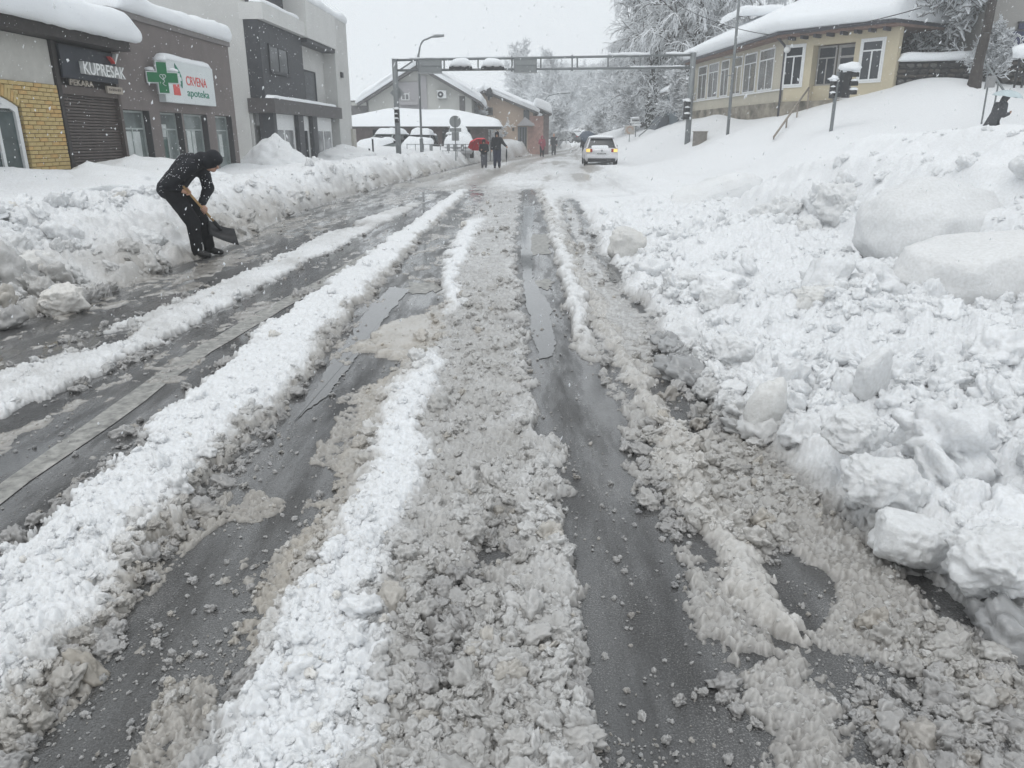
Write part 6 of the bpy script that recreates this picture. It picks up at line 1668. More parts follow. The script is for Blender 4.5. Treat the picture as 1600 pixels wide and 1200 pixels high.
# ivy on the broad tree: leaf clumps round the trunk
def ivy(parent_loc, z0, z1, r, n, seed):
    rn = np.random.RandomState(seed); v = []; f = []
    for i in range(n):
        z = rn.uniform(z0, z1); a = rn.uniform(0, 6.28); q = r * (0.7 + .5 * rn.rand()) * (1.25 - .5 * (z - z0) / (z1 - z0))
        c = np.array([math.cos(a) * q, math.sin(a) * q, z]); s_ = rn.uniform(.07, .16)
        u = rn.normal(0, 1, 3); u /= np.linalg.norm(u); w = np.cross(u, rn.normal(0, 1, 3)); w /= np.linalg.norm(w)
        k = len(v); v += [c - u * s_, c - w * s_ * .6, c + u * s_, c + w * s_ * .6]; f.append([k, k + 1, k + 2, k + 3])
    return np_mesh('ivy', np.array(v), np.array(f), False)
tb = [o for o in bpy.data.objects if o.type == 'EMPTY' and 'ivy on its trunk' in o.get('label', '')][0]
o = link('ivy', ivy(None, .5, 10.5, .85, 3200, 4), mat('ivy_leaves', (0.045, 0.05, 0.042), .7, .3, .4, 3), tb)
# conifer behind the roof
cf = empty('conifer', at(1266, 20, 62), 0, 'dark snowy conifer top showing over the yellow house roof', 'tree')
rn = np.random.RandomState(9); ap = at(1266, -26, 62); base = at(1266, 80, 62); Hc = ap.z - base.z
dk, sn = Sticks(), Sticks()
for i in range(1500):
    t = rn.rand() ** .7; z = ap.z - t * Hc; a = rn.uniform(0, 6.28); L = (.25 + 3.4 * t) * rn.uniform(.5, 1.05)
    p = np.array([ap.x, 62, z]); d = np.array([math.cos(a), math.sin(a), -.28]); q = p + d * L
    for k in range(3):
        m = p + d * L * rn.uniform(.25, 1); e = d + rn.normal(0, .5, 3); e[2] -= .25; e /= np.linalg.norm(e)
        (sn if rn.rand() < .35 else dk).add(m, m + e * rn.uniform(.3, .6), .10, .03)
for nm, S, m in (('needles', dk, mat('dark_needles', (.035, .05, .042), .85, .2, .3, 3)), ('needle_snow', sn, M_FROST)):
    o = link(nm, S.mesh(nm, 3), m, cf); o.matrix_parent_inverse = cf.matrix_basis.inverted()
MB().tube([(ap.x, 62, base.z - 4), tuple(ap)], [.22, .03], 8).build('trunk', M_BARK, cf)
# ------------------------------------------------------------------ people
M_SKIN = mat('skin', (0.50, 0.30, 0.22), 0.55, 0.35, 0.08, 12)
M_BLKC = mat('black_jacket_cloth', (0.014, 0.015, 0.019), 0.75, 0.25, 0.35, 14, 0.4, 40)
M_BLKT = mat('black_trouser_cloth', (0.012, 0.012, 0.014), 0.8, 0.2, 0.35, 14, 0.3, 40)
M_NAVYT = mat('navy_jeans', (0.030, 0.034, 0.060), 0.85, 0.2, 0.25, 14, 0.3, 60)
M_GREYT = mat('grey_jeans', (0.085, 0.088, 0.105), 0.85, 0.2, 0.25, 14, 0.3, 60)
M_BOOT = mat('boot_leather', (0.012, 0.012, 0.012), 0.5, 0.4, 0.3, 20)
M_PINK = mat('rose_coat_cloth', (0.33, 0.075, 0.105), 0.85, 0.2, 0.15, 10, 0.3, 50)
M_GREYC = mat('dark_grey_coat', (0.055, 0.057, 0.062), 0.85, 0.2, 0.25, 10, 0.3, 50)
M_HAIR = mat('dark_hair', (0.02, 0.016, 0.013), 0.6)
def capsules(segs):
    """closed tapered tubes with round ends, in one mesh"""
    V, F = [], []; n, m = 14, 5; off = 0
    for p, r0, q, r1 in segs:
        p, q = np.array(p, float), np.array(q, float); d = q - p; L = np.linalg.norm(d)
        d = d / L if L > 1e-6 else np.array([0, 0, 1.])
        ref = np.array([0, 0, 1.]) if abs(d[2]) < .9 else np.array([1., 0, 0]); u = np.cross(d, ref); u /= np.linalg.norm(u); w = np.cross(d, u)
        rings = []
        for k in range(1, m + 1): a = -math.pi / 2 + math.pi / 2 * k / m; rings.append((p + d * r0 * math.sin(a), r0 * math.cos(a)))
        for k in range(0, m): a = math.pi / 2 * k / m; rings.append((q + d * r1 * math.sin(a), r1 * math.cos(a)))
        t = np.arange(n) * 2 * math.pi / n
        vs = [(p - d * r0)[None]] + [c + r * (np.cos(t)[:, None] * u + np.sin(t)[:, None] * w) for c, r in rings] + [(q + d * r1)[None]]
        V.append(np.concatenate(vs)); R_ = len(rings)
        for j in range(n): F.append([off, off + 1 + (j + 1) % n, off + 1 + j])
        for k in range(R_ - 1):
            b = off + 1 + k * n
            for j in range(n): F.append([b + j, b + (j + 1) % n, b + n + (j + 1) % n, b + n + j])
        b = off + 1 + (R_ - 1) * n
        for j in range(n): F.append([b + j, b + (j + 1) % n, b + n])
        off += 2 + R_ * n
    return np.concatenate(V), F
SKIN_SIDE = Vector((1, 0, 0)); VOX = 1.0
def skin(name, chains, m, parent, sub=2, root=0, vox=None, wrinkle=0.0):
    """one continuous surface grown over chains of (point, radius); a pair of radii makes it wider sideways"""
    segs = []; rmin = 9
    for ch_ in chains:
        for (p, r), (q, s_) in zip(ch_[:-1], ch_[1:]):
            rp, rq = (r if isinstance(r, tuple) else (r, r)), (s_ if isinstance(s_, tuple) else (s_, s_))
            rmin = min(rmin, rp[1], rq[1])
            if rp[0] - rp[1] > .004 or rq[0] - rq[1] > .004:
                for k in (-1, 0, 1): segs.append((Vector(p) + SKIN_SIDE * k * (rp[0] - rp[1]), rp[1], Vector(q) + SKIN_SIDE * k * (rq[0] - rq[1]), rq[1]))
            else: segs.append((p, rp[1], q, rq[1]))
    v, f = capsules(segs)
    me = bpy.data.meshes.new(name); me.from_pydata(v.tolist(), [], f); me.update()
    o = bpy.data.objects.new(name, me); COL.objects.link(o)
    rm = o.modifiers.new('r', 'REMESH'); rm.mode = 'VOXEL'; rm.voxel_size = vox or max(.0035, min(.016 * VOX, rmin * .42)); rm.use_smooth_shade = True
    sm = o.modifiers.new('s', 'SMOOTH'); sm.iterations = 4; sm.factor = .5
    dg = bpy.context.evaluated_depsgraph_get(); out = bpy.data.meshes.new_from_object(o.evaluated_get(dg))
    bpy.data.objects.remove(o); out.name = name; out.materials.clear()
    if wrinkle:
        co = np.array([q.co[:] for q in out.vertices]); nr = np.array([q.normal[:] for q in out.vertices])
        co = co + nr * (wrinkle * (n3(co * 9, 3) + .7 * n3(co * 21, 8)))[:, None]
        out.vertices.foreach_set('co', co.astype(np.float32).ravel()); out.update()
    for p in out.polygons: p.use_smooth = True
    return link(name, out, m, parent)
def blob(name, c, r, m, parent, seed=0, amp=.10, sub=3, rot=None):
    v, f = ico(sub); v = v * (1 + amp * n3(v * 2.2, seed))[:, None] * np.array(r)
    if rot is not None: v = v @ np.array(rot.to_matrix()).T
    return link(name, np_mesh(name, v + np.array(c), f), m, parent)
def join_into(o, others):
    """merge skinned pieces into one mesh (body with its hands)"""
    bm = bmesh.new()
    for q in [o] + others: bm.from_mesh(q.data)
    bm.to_mesh(o.data); bm.free()
    for p in o.data.polygons: p.use_smooth = True
    for q in others: bpy.data.objects.remove(q)
def fist(wrist, c, axis, side, parent, s=1.0):
    """hand closed round a bar through c along axis; side = direction from the bar to the back of the hand"""
    c, axis, side = Vector(c), Vector(axis).normalized(), Vector(side); side = (side - axis * side.dot(axis)).normalized(); up = axis.cross(side)
    out = []; palm0 = c + side * .030 * s
    out.append(skin('palm', [[(Vector(wrist), .026 * s), (palm0 + (Vector(wrist) - palm0) * .4, .032 * s), (palm0 + up * .012, .032 * s)]], M_SKIN, parent, 1))
    for k in range(4):
        o_ = axis * (k - 1.5) * .021 * s; rr = (.030, .031, .031, .028)[k] * s
        ch_ = [(c + o_ + side * .032 * s + up * .01, .0095 * s)]
        for a in (50, 105, 165, 215): ch_.append((c + o_ + (side * math.cos(R(a)) + up * math.sin(R(a))) * rr, .0088 * s))
        out.append(skin('finger', [ch_], M_SKIN, parent, 1))
    ch_ = [(c + side * .034 * s + axis * .034 * s - up * .012, .012 * s)] + [(c + axis * .040 * s + (side * math.cos(R(a)) + up * math.sin(R(a))) * .031 * s, .010 * s) for a in (-45, -95, -140)]
    out.append(skin('thumb', [ch_], M_SKIN, parent, 1))
    return out
def open_hand(wrist, d, side, parent, s=1.0):
    wrist, d, side = Vector(wrist), Vector(d).normalized(), Vector(side).normalized(); nrm = d.cross(side)
    out = [skin('palm', [[(wrist, .024 * s), (wrist + d * .05 * s, (.038 * s, .018 * s)), (wrist + d * .085 * s, (.036 * s, .016 * s))]], M_SKIN, parent, 1)]
    for k, L in enumerate((.066, .076, .072, .056)):
        b = wrist + d * .085 * s + side * (k - 1.5) * .019 * s
        out.append(skin('finger', [[(b, .009 * s), (b + d * L * .5 * s + nrm * .008 * s, .008 * s), (b + d * L * .9 * s + nrm * .028 * s, .007 * s)]], M_SKIN, parent, 1))
    b = wrist + d * .02 * s - side * .026 * s
    out.append(skin('thumb', [[(b, .012 * s), (b + d * .03 * s - side * .022 * s, .010 * s), (b + d * .065 * s - side * .026 * s + nrm * .01, .009 * s)]], M_SKIN, parent, 1))
    return out
def person(loc, rz, J, look, label, group=None, H=1.75, jacket=M_BLKC, trousers=M_BLKT, boots=M_BOOT, coat_len=0.0, hood='hood', grips=(), bulk=1.0, hands=True, flecks=0):
    """J: joints in metres about the feet; x right, y ahead, z up"""
    global SKIN_SIDE, VOX
    r_ = empty('person', loc, rz, label, 'person', group); k = H / 1.75; VOX = 1.0 if loc[1] < 20 else 1.7
    V = lambda n: Vector(J[n]) * k
    hd, nk, ct, pv = V('head'), V('neck'), V('chest'), V('pelvis')
    lk = Vector(look).normalized(); sd = lk.cross(Vector((0, 0, 1)) if abs(lk.z) < .9 else Vector((0, 1, 0))).normalized(); upv = sd.cross(lk).normalized()
    mid = (pv + ct) / 2; SKIN_SIDE = Vector((V('shR') - V('shL'))).normalized()
    ch_ = [[(pv, (.125 * k, .10 * k)), (mid, (.115 * k, .09 * k)), (ct, (.135 * k, .10 * k)), (nk, .058 * k), (hd - upv * .06 * k, .078 * k), (hd + upv * .05 * k, .088 * k)]]
    ch_.append([(hd - upv * .06 * k, .078 * k), (hd - upv * .075 * k + lk * .045 * k, .05 * k)])
    for s in 'LR':
        ch_.append([(ct, (.135 * k, .10 * k)), (V('sh' + s), .062 * k), (V('el' + s), .042 * k), (V('wr' + s), .027 * k)])
        ch_.append([(pv, (.125 * k, .10 * k)), (V('hip' + s), .080 * k), (V('kn' + s), .054 * k), (V('an' + s), .036 * k), (V('toe' + s), .024 * k)])
    body = skin('body', ch_, M_SKIN, r_, 2)
    ext = []
    ext.append(skin('nose', [[(hd + lk * .080 * k + upv * .012 * k, .010 * k), (hd + lk * .105 * k - upv * .022 * k, .016 * k)]], M_SKIN, r_, 1))
    for s in (-1, 1): ext.append(skin('ear', [[(hd + sd * s * .082 * k + upv * .02 * k, .014 * k), (hd + sd * s * .086 * k - upv * .025 * k, .011 * k)]], M_SKIN, r_, 1))
    for s in 'LR':
        g = [q for q in grips if q[0] == s]
        if g: ext += fist(V('wr' + s), Vector(g[0][1]), g[0][2], V('wr' + s) - V('el' + s) if g[0][3] is None else Vector(g[0][3]), r_, k)
        elif hands: ext += open_hand(V('wr' + s), (V('wr' + s) - V('el' + s)), (0, 1, 0), r_, k)
    join_into(body, ext)
    for s in (-1, 1):
        blob('eye', hd + lk * .083 * k + sd * s * .032 * k + upv * .018 * k, (.011 * k,) * 3, M_BLACK, r_, 0, 0, 1)
    blob('mouth', hd + lk * .085 * k - upv * .052 * k, (.022 * k, .012 * k, .007 * k), mat('lips', (.32, .12, .10), .5), r_, 0, 0, 1)
    # clothes
    g = bulk
    hem = pv + (pv - ct).normalized() * (coat_len + .02) * k
    jc = [[(hem, (.185 * k * g, .128 * k * g)), (pv, (.185 * k * g, .128 * k * g)), (mid, (.178 * k * g, .128 * k * g)), (ct, (.195 * k * g, .130 * k * g)), (ct.lerp(nk, .55), (.150 * k * g, .098 * k * g)), (nk, .082 * k)]]
    for s in 'LR': jc.append([(ct.lerp(nk, .3), .12 * k), (V('sh' + s), .088 * k * g), (V('el' + s), .068 * k * g), (V('el' + s).lerp(V('wr' + s), .90), .050 * k * g)])
    skin('jacket', jc, jacket, r_, 2, wrinkle=.012 * k)
    tc_ = []
    for s in 'LR': tc_.append([(pv, (.150 * k, .118 * k)), (V('hip' + s), .112 * k * bulk), (V('kn' + s), .086 * k * bulk), (V('an' + s) + Vector((0, 0, .06)), .070 * k * bulk), (V('an' + s) + Vector((0, 0, .02)), .068 * k * bulk)])
    skin('trousers', tc_, trousers, r_, 2, wrinkle=.010 * k)
    for s in 'LR':
        a, t = V('an' + s), V('toe' + s); hl = a - (t - a).normalized() * .05 * k; hl.z = t.z
        skin('boot', [[(a + Vector((0, 0, .12)) * k, .058 * k), (a, .056 * k), (a.lerp(t, .5) - Vector((0, 0, .012)), .050 * k), (t, (.050 * k, .040 * k))], [(a, .056 * k), (hl, .044 * k)]], boots, r_, 1)
    if flecks:                                             # flakes caught on the cloth
        jk = [c for c in r_.children if c.name.startswith('jacket')][0].data
        rn = np.random.RandomState(int(H * 1000)); vs, fs = [], []
        tv_ = np.array([[0, 0, 1.], [.9, 0, -.3], [-.5, .8, -.3], [-.5, -.8, -.3]])
        for i in rn.choice(len(jk.vertices), flecks):
            q = jk.vertices[i]
            if q.normal.z < -.35: continue
            b_ = len(vs); vs += list(np.array(q.co[:]) + tv_ * rn.uniform(.003, .009) * rn.uniform(.7, 1.4, (4, 1))); fs += [[b_, b_ + 1, b_ + 2], [b_, b_ + 2, b_ + 3], [b_, b_ + 3, b_ + 1], [b_ + 1, b_ + 3, b_ + 2]]
        link('snow_flecks', np_mesh('snow_flecks', np.array(vs), np.array(fs), False), M_CAP, r_)
    if hood == 'hood':
        skin('hood', [[(nk - lk * .02 * k, .098 * k), (hd - lk * .035 * k - upv * .02 * k, .118 * k), (hd - lk * .012 * k + upv * .05 * k, .118 * k), (hd + lk * .050 * k + upv * .075 * k, .078 * k)]], jacket, r_, 2)
    elif hood == 'hat':
        blob('hat', hd + upv * .055 * k - lk * .01 * k, (.104 * k, .104 * k, .085 * k), jacket, r_, 3, .08)
    else:
        blob('hair', hd + upv * .03 * k - lk * .030 * k, (.098 * k, .098 * k, .105 * k), M_HAIR, r_, 3, .15)
    return r_
def stand(arms='down', stride=.10, lean=0.0):
    J = dict(pelvis=(0, 0, .96), chest=(0, .02 + lean, 1.28), neck=(0, .03 + lean * 1.3, 1.49), head=(0, .06 + lean * 1.5, 1.635))
    for s, x in (('L', -1), ('R', 1)):
        f = stride * x
        J.update({'sh' + s: (x * .185, .02 + lean, 1.41), 'el' + s: (x * .255, -.01 + lean, 1.14), 'wr' + s: (x * .265, .06 + lean, .90), 'hip' + s: (x * .09, 0, .92), 'kn' + s: (x * .105, f * .6 + .03, .50), 'an' + s: (x * .11, f, .09), 'toe' + s: (x * .125, f + .16, .04)})
    return J
def gz(x, y): return float(ground(np.array([x]), np.array([y]))[0][0])
# --- the man with the shovel
wp = gp(319, 397, 0.03); wx_, wy_ = wp.x, wp.y
J = dict(pelvis=(-.33, 0, .95), chest=(-.05, .02, 1.255), neck=(.14, .02, 1.315), head=(.262, .02, 1.285),
         shL=(.045, .185, 1.245), elL=(.115, .175, .93), wrL=(.125, .085, .655), shR=(.025, -.185, 1.235), elR=(-.29, -.245, 1.00), wrR=(-.155, -.175, .930),
         hipL=(-.31, .095, .925), knL=(-.015, .125, .49), anL=(.035, .13, .09), toeL=(.205, .10, .04),
         hipR=(-.31, -.095, .925), knR=(-.055, -.115, .48), anR=(-.045, -.12, .09), toeR=(.12, -.165, .035))
H0, H1 = Vector((-.075, -.150, .925)), Vector((.190, .06, .455))           # shovel handle
ax_ = (H1 - H0).normalized(); c2 = H0.lerp(H1, .60)
J['wrL'] = tuple(c2 + Vector((-.03, .02, .075)))
wk = person((wx_, wy_, .0), R(3), J, (.80, -.25, -.55), 'man in black bent over a snow shovel at the edge of the left snow bank',
            grips=(('R', tuple(H0 + ax_ * .02), tuple(ax_), (-.9, -.3, .2)), ('L', tuple(c2), tuple(ax_), (-.2, .3, .9))), bulk=1.16, flecks=420)
sv = empty('snow_shovel', (wx_, wy_, 0), R(3), 'black bladed snow shovel with a wooden handle held by the bent man', 'shovel')
M_WOODH = mat('ash_wood_handle', (0.42, 0.27, 0.13), .55, .3, .2, 20)
MB().tube([H0 - ax_ * .06, H0.lerp(H1, .5), H1 + ax_ * .08], .017, 8).build('handle', M_WOODH, sv, smooth=True, world=False)
bl = MB(); n = 7
cB = H1 + ax_ * .05 + Vector((.04, 0, 0)); sB = Vector((.42, -.05, -.15)).normalized(); dB_ = Vector((.10, -.20, -.24)).normalized(); nB = sB.cross(dB_).normalized()
for i in range(n + 1):
    a = (i / n - .5) * .42; cv = .05 * (1 - (2 * i / n - 1) ** 2)
    for t, w in ((-.04, 1.0), (.10, 1.02), (.24, 1.04)):
        for hh_ in (0, .006): bl.v.append(cB + sB * a * w + dB_ * t + nB * (cv * (1 if t < .2 else .5) + hh_))
for i in range(n):
    for j in range(2):
        for h_ in (0, 1):
            q = i * 6 + j * 2 + h_; bl.f.append([q, q + 6, q + 8, q + 2]); bl.m.append(0)
for i in range(n):
    for j in (0, 4): q = i * 6 + j; bl.f.append([q, q + 6, q + 7, q + 1]); bl.m.append(0)
for i in (0, n): q = i * 6; bl.f.append([q, q + 2, q + 3, q + 1]); bl.m.append(0); bl.f.append([q + 2, q + 4, q + 5, q + 3]); bl.m.append(0)
bl.build('blade', M_BLACK, sv, smooth=True, world=False)
MB().tube([H1 - ax_ * .04, H1 + ax_ * .12], .026, 8).build('socket', M_BLACK, sv, world=False)
# --- umbrellas
def umbrella(name, loc, tilt, r, h, m, label, rz=0.0, folded=False):
    u_ = empty(name, loc, rz, label, 'umbrella'); u_.rotation_euler = (*tilt, rz)
    if folded:
        MB().tube([(0, 0, -.78), (0, 0, -.70), (0, 0, -.42), (0, 0, -.12), (0, 0, -.06)], [.006, .018, .045, .030, .012], 10).build('canopy', m, u_, smooth=True, world=False)
        MB().tube([(0, 0, -.9), (0, 0, .05)] , .009, 6).build('shaft', M_STEEL, u_, world=False)
        MB().tube([(0, 0, .05), (0, .0, .10), (0, .05, .12), (0, .07, .07)], .013, 8).build('grip', M_BLACK, u_, world=False)
        return u_
    n, k = 8, 7; b = MB()
    for i in range(n * 4):
        t = 2 * math.pi * i / (n * 4); sc = 1 - .085 * abs(math.sin(n * t / 2)) ** 1.2
        for j in range(k + 1):
            a = j / k; rr = r * math.sin(a * 1.25) / math.sin(1.25) * (1 - (1 - sc) * a * a); b.v.append(Vector((math.cos(t) * rr, math.sin(t) * rr, h * (math.cos(a * 1.45) - math.cos(1.45)) / (1 - math.cos(1.45)) - (1 - sc) * .25 * a)))
    for i in range(n * 4):
        q = ((i + 1) % (n * 4)) * (k + 1)
        for j in range(k): b.f.append([i * (k + 1) + j, q + j, q + j + 1, i * (k + 1) + j + 1]); b.m.append(0)
    b.build('canopy', m, u_, smooth=True, world=False)
    for i in range(n):
        t = 2 * math.pi * i / n
        MB().tube([(math.cos(t) * r * math.sin(a * 1.25) / math.sin(1.25) * .985, math.sin(t) * r * math.sin(a * 1.25) / math.sin(1.25) * .985, h * (math.cos(a * 1.45) - math.cos(1.45)) / (1 - math.cos(1.45)) - .012) for a in (.1, .4, .7, 1)], .006, 4).build('rib', M_STEEL, u_, world=False)
    MB().tube([(0, 0, h + .05), (0, 0, -.62)], .009, 6).build('shaft', M_STEEL, u_, world=False)
    MB().tube([(0, 0, -.60), (0, 0, -.72)], .017, 8).build('grip', M_BLACK, u_, world=False)
    return u_
M_REDU = mat('red_umbrella_cloth', (0.62, 0.045, 0.065), .6, .3, .1, 3)
M_BLUEU = mat('slate_umbrella_cloth', (0.085, 0.105, 0.135), .6, .3, .15, 3)
M_PALEU = mat('pale_aqua_umbrella_cloth', (0.50, 0.58, 0.60), .5, .3, .08, 3)
# child with the red umbrella
cp = gp(756, 268, -.0); cy_ = 41.4; cxx = gx(756, cy_)
zc = gz(cxx, cy_); J = stand(stride=.03); K = 1.44 / 1.75
J.update(wrR=(.17, .16, 1.08), elR=(.26, -.02, 1.10), wrL=(-.14, .18, 1.05), elL=(-.27, -.02, 1.10))
hc = Vector(J['wrR']) * K + Vector((-.02, .03, .05))
person((cxx, cy_, zc), R(178), J, (0, 1, -.05), 'child in a black jacket and grey jeans holding a red umbrella', H=1.44, trousers=M_GREYT, hood='hood', bulk=1.18, grips=(('R', tuple(hc), (.35, -.55, .75), None),))
M_rot = Matrix.Rotation(R(178), 3, 'Z'); hw = M_rot @ hc + Vector((cxx, cy_, zc))
umbrella('umbrella', (at(748, 228, cy_ + .45).x, cy_ + .42, at(748, 226, cy_ + .4).z), (R(-30), R(-12)), .60, .26, M_REDU, 'open red umbrella leaning back over the shoulder of the child')
# man with a folded umbrella
my_ = 41.3; mx_ = gx(776.5, my_); zm = gz(mx_, my_); J = stand(stride=.04)
J.update(elL=(-.33, .02, 1.20), wrL=(-.47, .14, 1.06))
hm_ = Vector(J['wrL']) * 1.03 + Vector((-.03, .04, -.03))
person((mx_, my_, zm), R(180), J, (0, 1, -.02), 'tall man in a black hooded jacket and navy jeans holding a folded umbrella', H=1.82, trousers=M_NAVYT, bulk=1.14, flecks=120, grips=(('L', tuple(hm_), (0, 0.1, 1), None),))
hw = Matrix.Rotation(R(180), 3, 'Z') @ hm_ + Vector((mx_, my_, zm))
umbrella('umbrella', (hw.x, hw.y, hw.z - .02), (R(4), R(2)), .5, .2, M_BLKC, 'folded black umbrella hanging from the hand of the tall man', folded=True)
# woman in a rose coat
ry_ = 66.0; rx_ = gx(847, ry_); J = stand(stride=.06); J.update(wrR=(.10, .22, 1.28), elR=(.27, .08, 1.12))
person((rx_, ry_, gz(rx_, ry_)), R(185), J, (0, 1, 0), 'woman in a rose coat and dark trousers walking by the far snow bank', H=1.68, jacket=M_PINK, coat_len=.30, hood='hood', bulk=1.12)
# person by the far bank
dy_ = 68.0; dx_ = gx(865.5, dy_); J = stand(stride=.04)
person((dx_, dy_, gz(dx_, dy_) + .05), R(175), J, (0, 1, 0), 'person in dark grey clothes standing on the bank near the dark grey car', H=1.78, jacket=M_GREYC, coat_len=.18, trousers=M_GREYC, hood='hair', bulk=1.10)
# walker behind the silver car with a slate umbrella
ky_ = 52.0; kx_ = gx(914.5, ky_); J = stand(stride=.10); J.update(wrR=(.20, .20, 1.20), elR=(.28, .0, 1.12)); kz = gz(kx_, ky_)
hk = Vector(J['wrR']) + Vector((0, .03, .04))
person((kx_, ky_, kz), R(5), J, (0, 1, 0), 'walker seen from behind under a slate umbrella, left of the silver car', H=1.75, jacket=M_GREYC, coat_len=.15, trousers=M_GREYC, hood='hair', grips=(('R', tuple(hk), (0, -.2, 1), None),))
umbrella('umbrella', (kx_ + .17, ky_ - .25, kz + 1.42), (R(38), R(12)), .60, .28, M_BLUEU, 'open slate grey umbrella carried low, left of the silver car')
# walker on the slope
sy_ = 27.0; sx0 = at(1551, 195, sy_).x; sz_ = at(1551, 152, sy_).z - 1.62
J = stand(stride=.12, lean=.14); J.update(wrR=(.16, .42, 1.12), elR=(.24, .16, 1.06), wrL=(-.16, .40, 1.10), elL=(-.25, .14, 1.05))
J['head'] = (0, .31, 1.60); J['neck'] = (0, .22, 1.47)
hs = Vector(J['wrR']) + Vector((-.03, .05, .02))
person((sx0, sy_, sz_), R(-82), J, (0, 1, -.45), 'walker in a dark padded coat bending forward under a pale umbrella on the slope', H=1.72, jacket=M_GREYC, coat_len=.32, hood='hood', bulk=1.2, flecks=120, grips=(('R', tuple(hs), (0, .1, 1), None),))
hw = Matrix.Rotation(R(-82), 3, 'Z') @ hs + Vector((sx0, sy_, sz_))
umbrella('umbrella', (at(1573, 150, sy_).x, sy_ - .05, at(1573, 150.5, sy_).z), (R(6), R(6)), .48, .20, M_PALEU, 'pale aqua umbrella over the bent walker on the slope')
# ------------------------------------------------------------------ big broken blocks of snow
M_BLOCK = snow_mat('block_snow', 'snowtone')
def block(px, size, seed, label, square=.6, sink=.25, rot=(0, 0, 0), tone=(.80, .81, .82), dirt=.25, z=None, y=None, sub=5, rough=.14):
    """px: where its foot stands in the photograph"""
    if y is None: p = gp(px[0], px[1], z if z is not None else .22)
    else: p = at(px[0], px[1], y)
    v, f = ico(sub)
    q = np.sign(v) * np.abs(v) ** (1 - .62 * square); v = q
    rn = np.random.RandomState(seed)
    for c in rn.normal(size=(6, 3)):
        c = c / np.linalg.norm(c); d = v @ c; k = .68 + .28 * rn.rand(); v = v - c * (np.maximum(d - k, 0) * .7)[:, None]
    vv = v * np.array(size) / max(size); nn = n3(vv * 1.5, seed) * 1.3 + n3(vv * 3.3, seed + 1) * .9 + n3(vv * 6.5, seed + 2) * .8 + n3(vv * 14, seed + 4) * .5 + n3(vv * 30, seed + 5) * .28
    v = v * (1 + rough * 2 * nn)[:, None]
    v = v * np.array(size) * .5
    me = np_mesh('snow_block', v, f)
    base = np.array(tone)[None] * (1 + .06 * n3(v * 5, seed + 6)[:, None])
    low = np.clip(n3(v * 4, seed + 9) * 2.2 - .12, 0, 1)[:, None] * dirt * .6
    base = base * (1 - low) + np.array([.62, .585, .53]) * low
    pt_attr(me, 'snowtone', np.concatenate([np.clip(base, 0, .92), np.full((len(v), 1), .1)], 1), 'FLOAT_COLOR')
    o = link('snow_block', me, M_BLOCK); o.location = (p.x, p.y, p.z + size[2] * (.5 - sink - .10)); o.rotation_euler = rot
    return tag(o, label, 'snow block', 'broken blocks of ploughed snow')
block((1455, 388), (1.8, 1.3, 1.2), 1, 'huge smooth snow slab tilted in the right bank, higher of the two giants', .18, .30, (.25, .12, .35), rough=.04, dirt=.10, z=.45, sub=5)
block((1560, 452), (1.9, 1.1, .85), 2, 'huge smooth snow slab with a grey cut face, lower of the two giants', .22, .27, (.15, .10, .25), rough=.04, dirt=.15, z=.35, tone=(.80, .805, .81), sub=5)
block((1120, 318), (2.6, .9, .75), 3, 'long low slanting slab of snow at the far end of the right bank', .7, .25, (.15, -.20, .65), rough=.06, dirt=.12, z=.25, tone=(.82, .83, .84))
block((976, 395), (.58, .45, .46), 4, 'grey faced snow boulder beside the third wheel track', .55, .15, (.1, .15, .4), tone=(.72, .715, .70), dirt=.5, z=.08, rough=.08)
block((1195, 350), (.55, .5, .50), 5, 'rounded snow boulder under the long slanting slab', .4, .2, (0, .1, .2), z=.3, tone=(.84, .85, .86))
block((1258, 368), (.42, .36, .34), 6, 'squarish snow block at the foot of the right bank', .75, .2, (.2, -.1, .6), z=.3)
block((1225, 345), (.55, .5, .50), 7, 'cracked snow boulder between two others at the foot of the right bank', .45, .2, (.1, .3, 1.2), z=.35)
block((1320, 330), (.9, .7, .55), 8, 'broad lumpy snow block left of the higher giant slab', .4, .2, (.3, .1, .3), z=.6)
block((1195, 655), (.17, .15, .34), 9, 'thin upright spike of snow among the debris', .4, .15, (.1, .12, .3), z=.12, tone=(.80, .80, .79), sub=3)
block((1360, 600), (.26, .12, .30), 10, 'smooth snow slab standing on edge in the debris', .8, .22, (.15, -.3, .5), z=.25, rough=.05)
block((1335, 685), (.28, .22, .18), 11, 'small wedge of snow above the long debris block', .6, .2, (.2, .2, .8), z=.30)
block((1375, 765), (.36, .26, .20), 12, 'long lumpy snow block among the near debris at the right', .4, .25, (.1, .18, .15), z=.20, dirt=.4)
block((1420, 850), (.30, .27, .22), 13, 'flat topped snow block at the rim of the near slush', .6, .28, (.12, .1, .5), z=.10, rough=.07)
block((1560, 900), (.32, .28, .22), 16, 'rounded snow block by the right edge of the debris', .4, .2, (.1, .1, .2), z=.15)
block((1120, 470), (.32, .22, .20), 17, 'pale ice cake lying flat in the middle of the debris', .7, .3, (.1, .1, .3), z=.22, dirt=.4)
block((1075, 440), (.5, .28, .18), 18, 'low broken snow cake right of the grey faced boulder', .5, .3, (.1, .05, .1), z=.22)
block((1290, 480), (.5, .3, .22), 19, 'flat snow cake with a grey underside in the upper debris', .6, .2, (.1, .05, -.1), z=.28, tone=(.8, .8, .79))
block((1150, 560), (.30, .26, .22), 20, 'snow boulder at the track side of the debris', .4, .2, (.1, .2, .3), z=.15, dirt=.5)
block((105, 395), (.45, .4, .42), 21, 'dirty snow boulder high in the left bank near the photo edge', .4, .15, (.1, .1, .3), y=9.6, tone=(.76, .75, .73), dirt=.4)
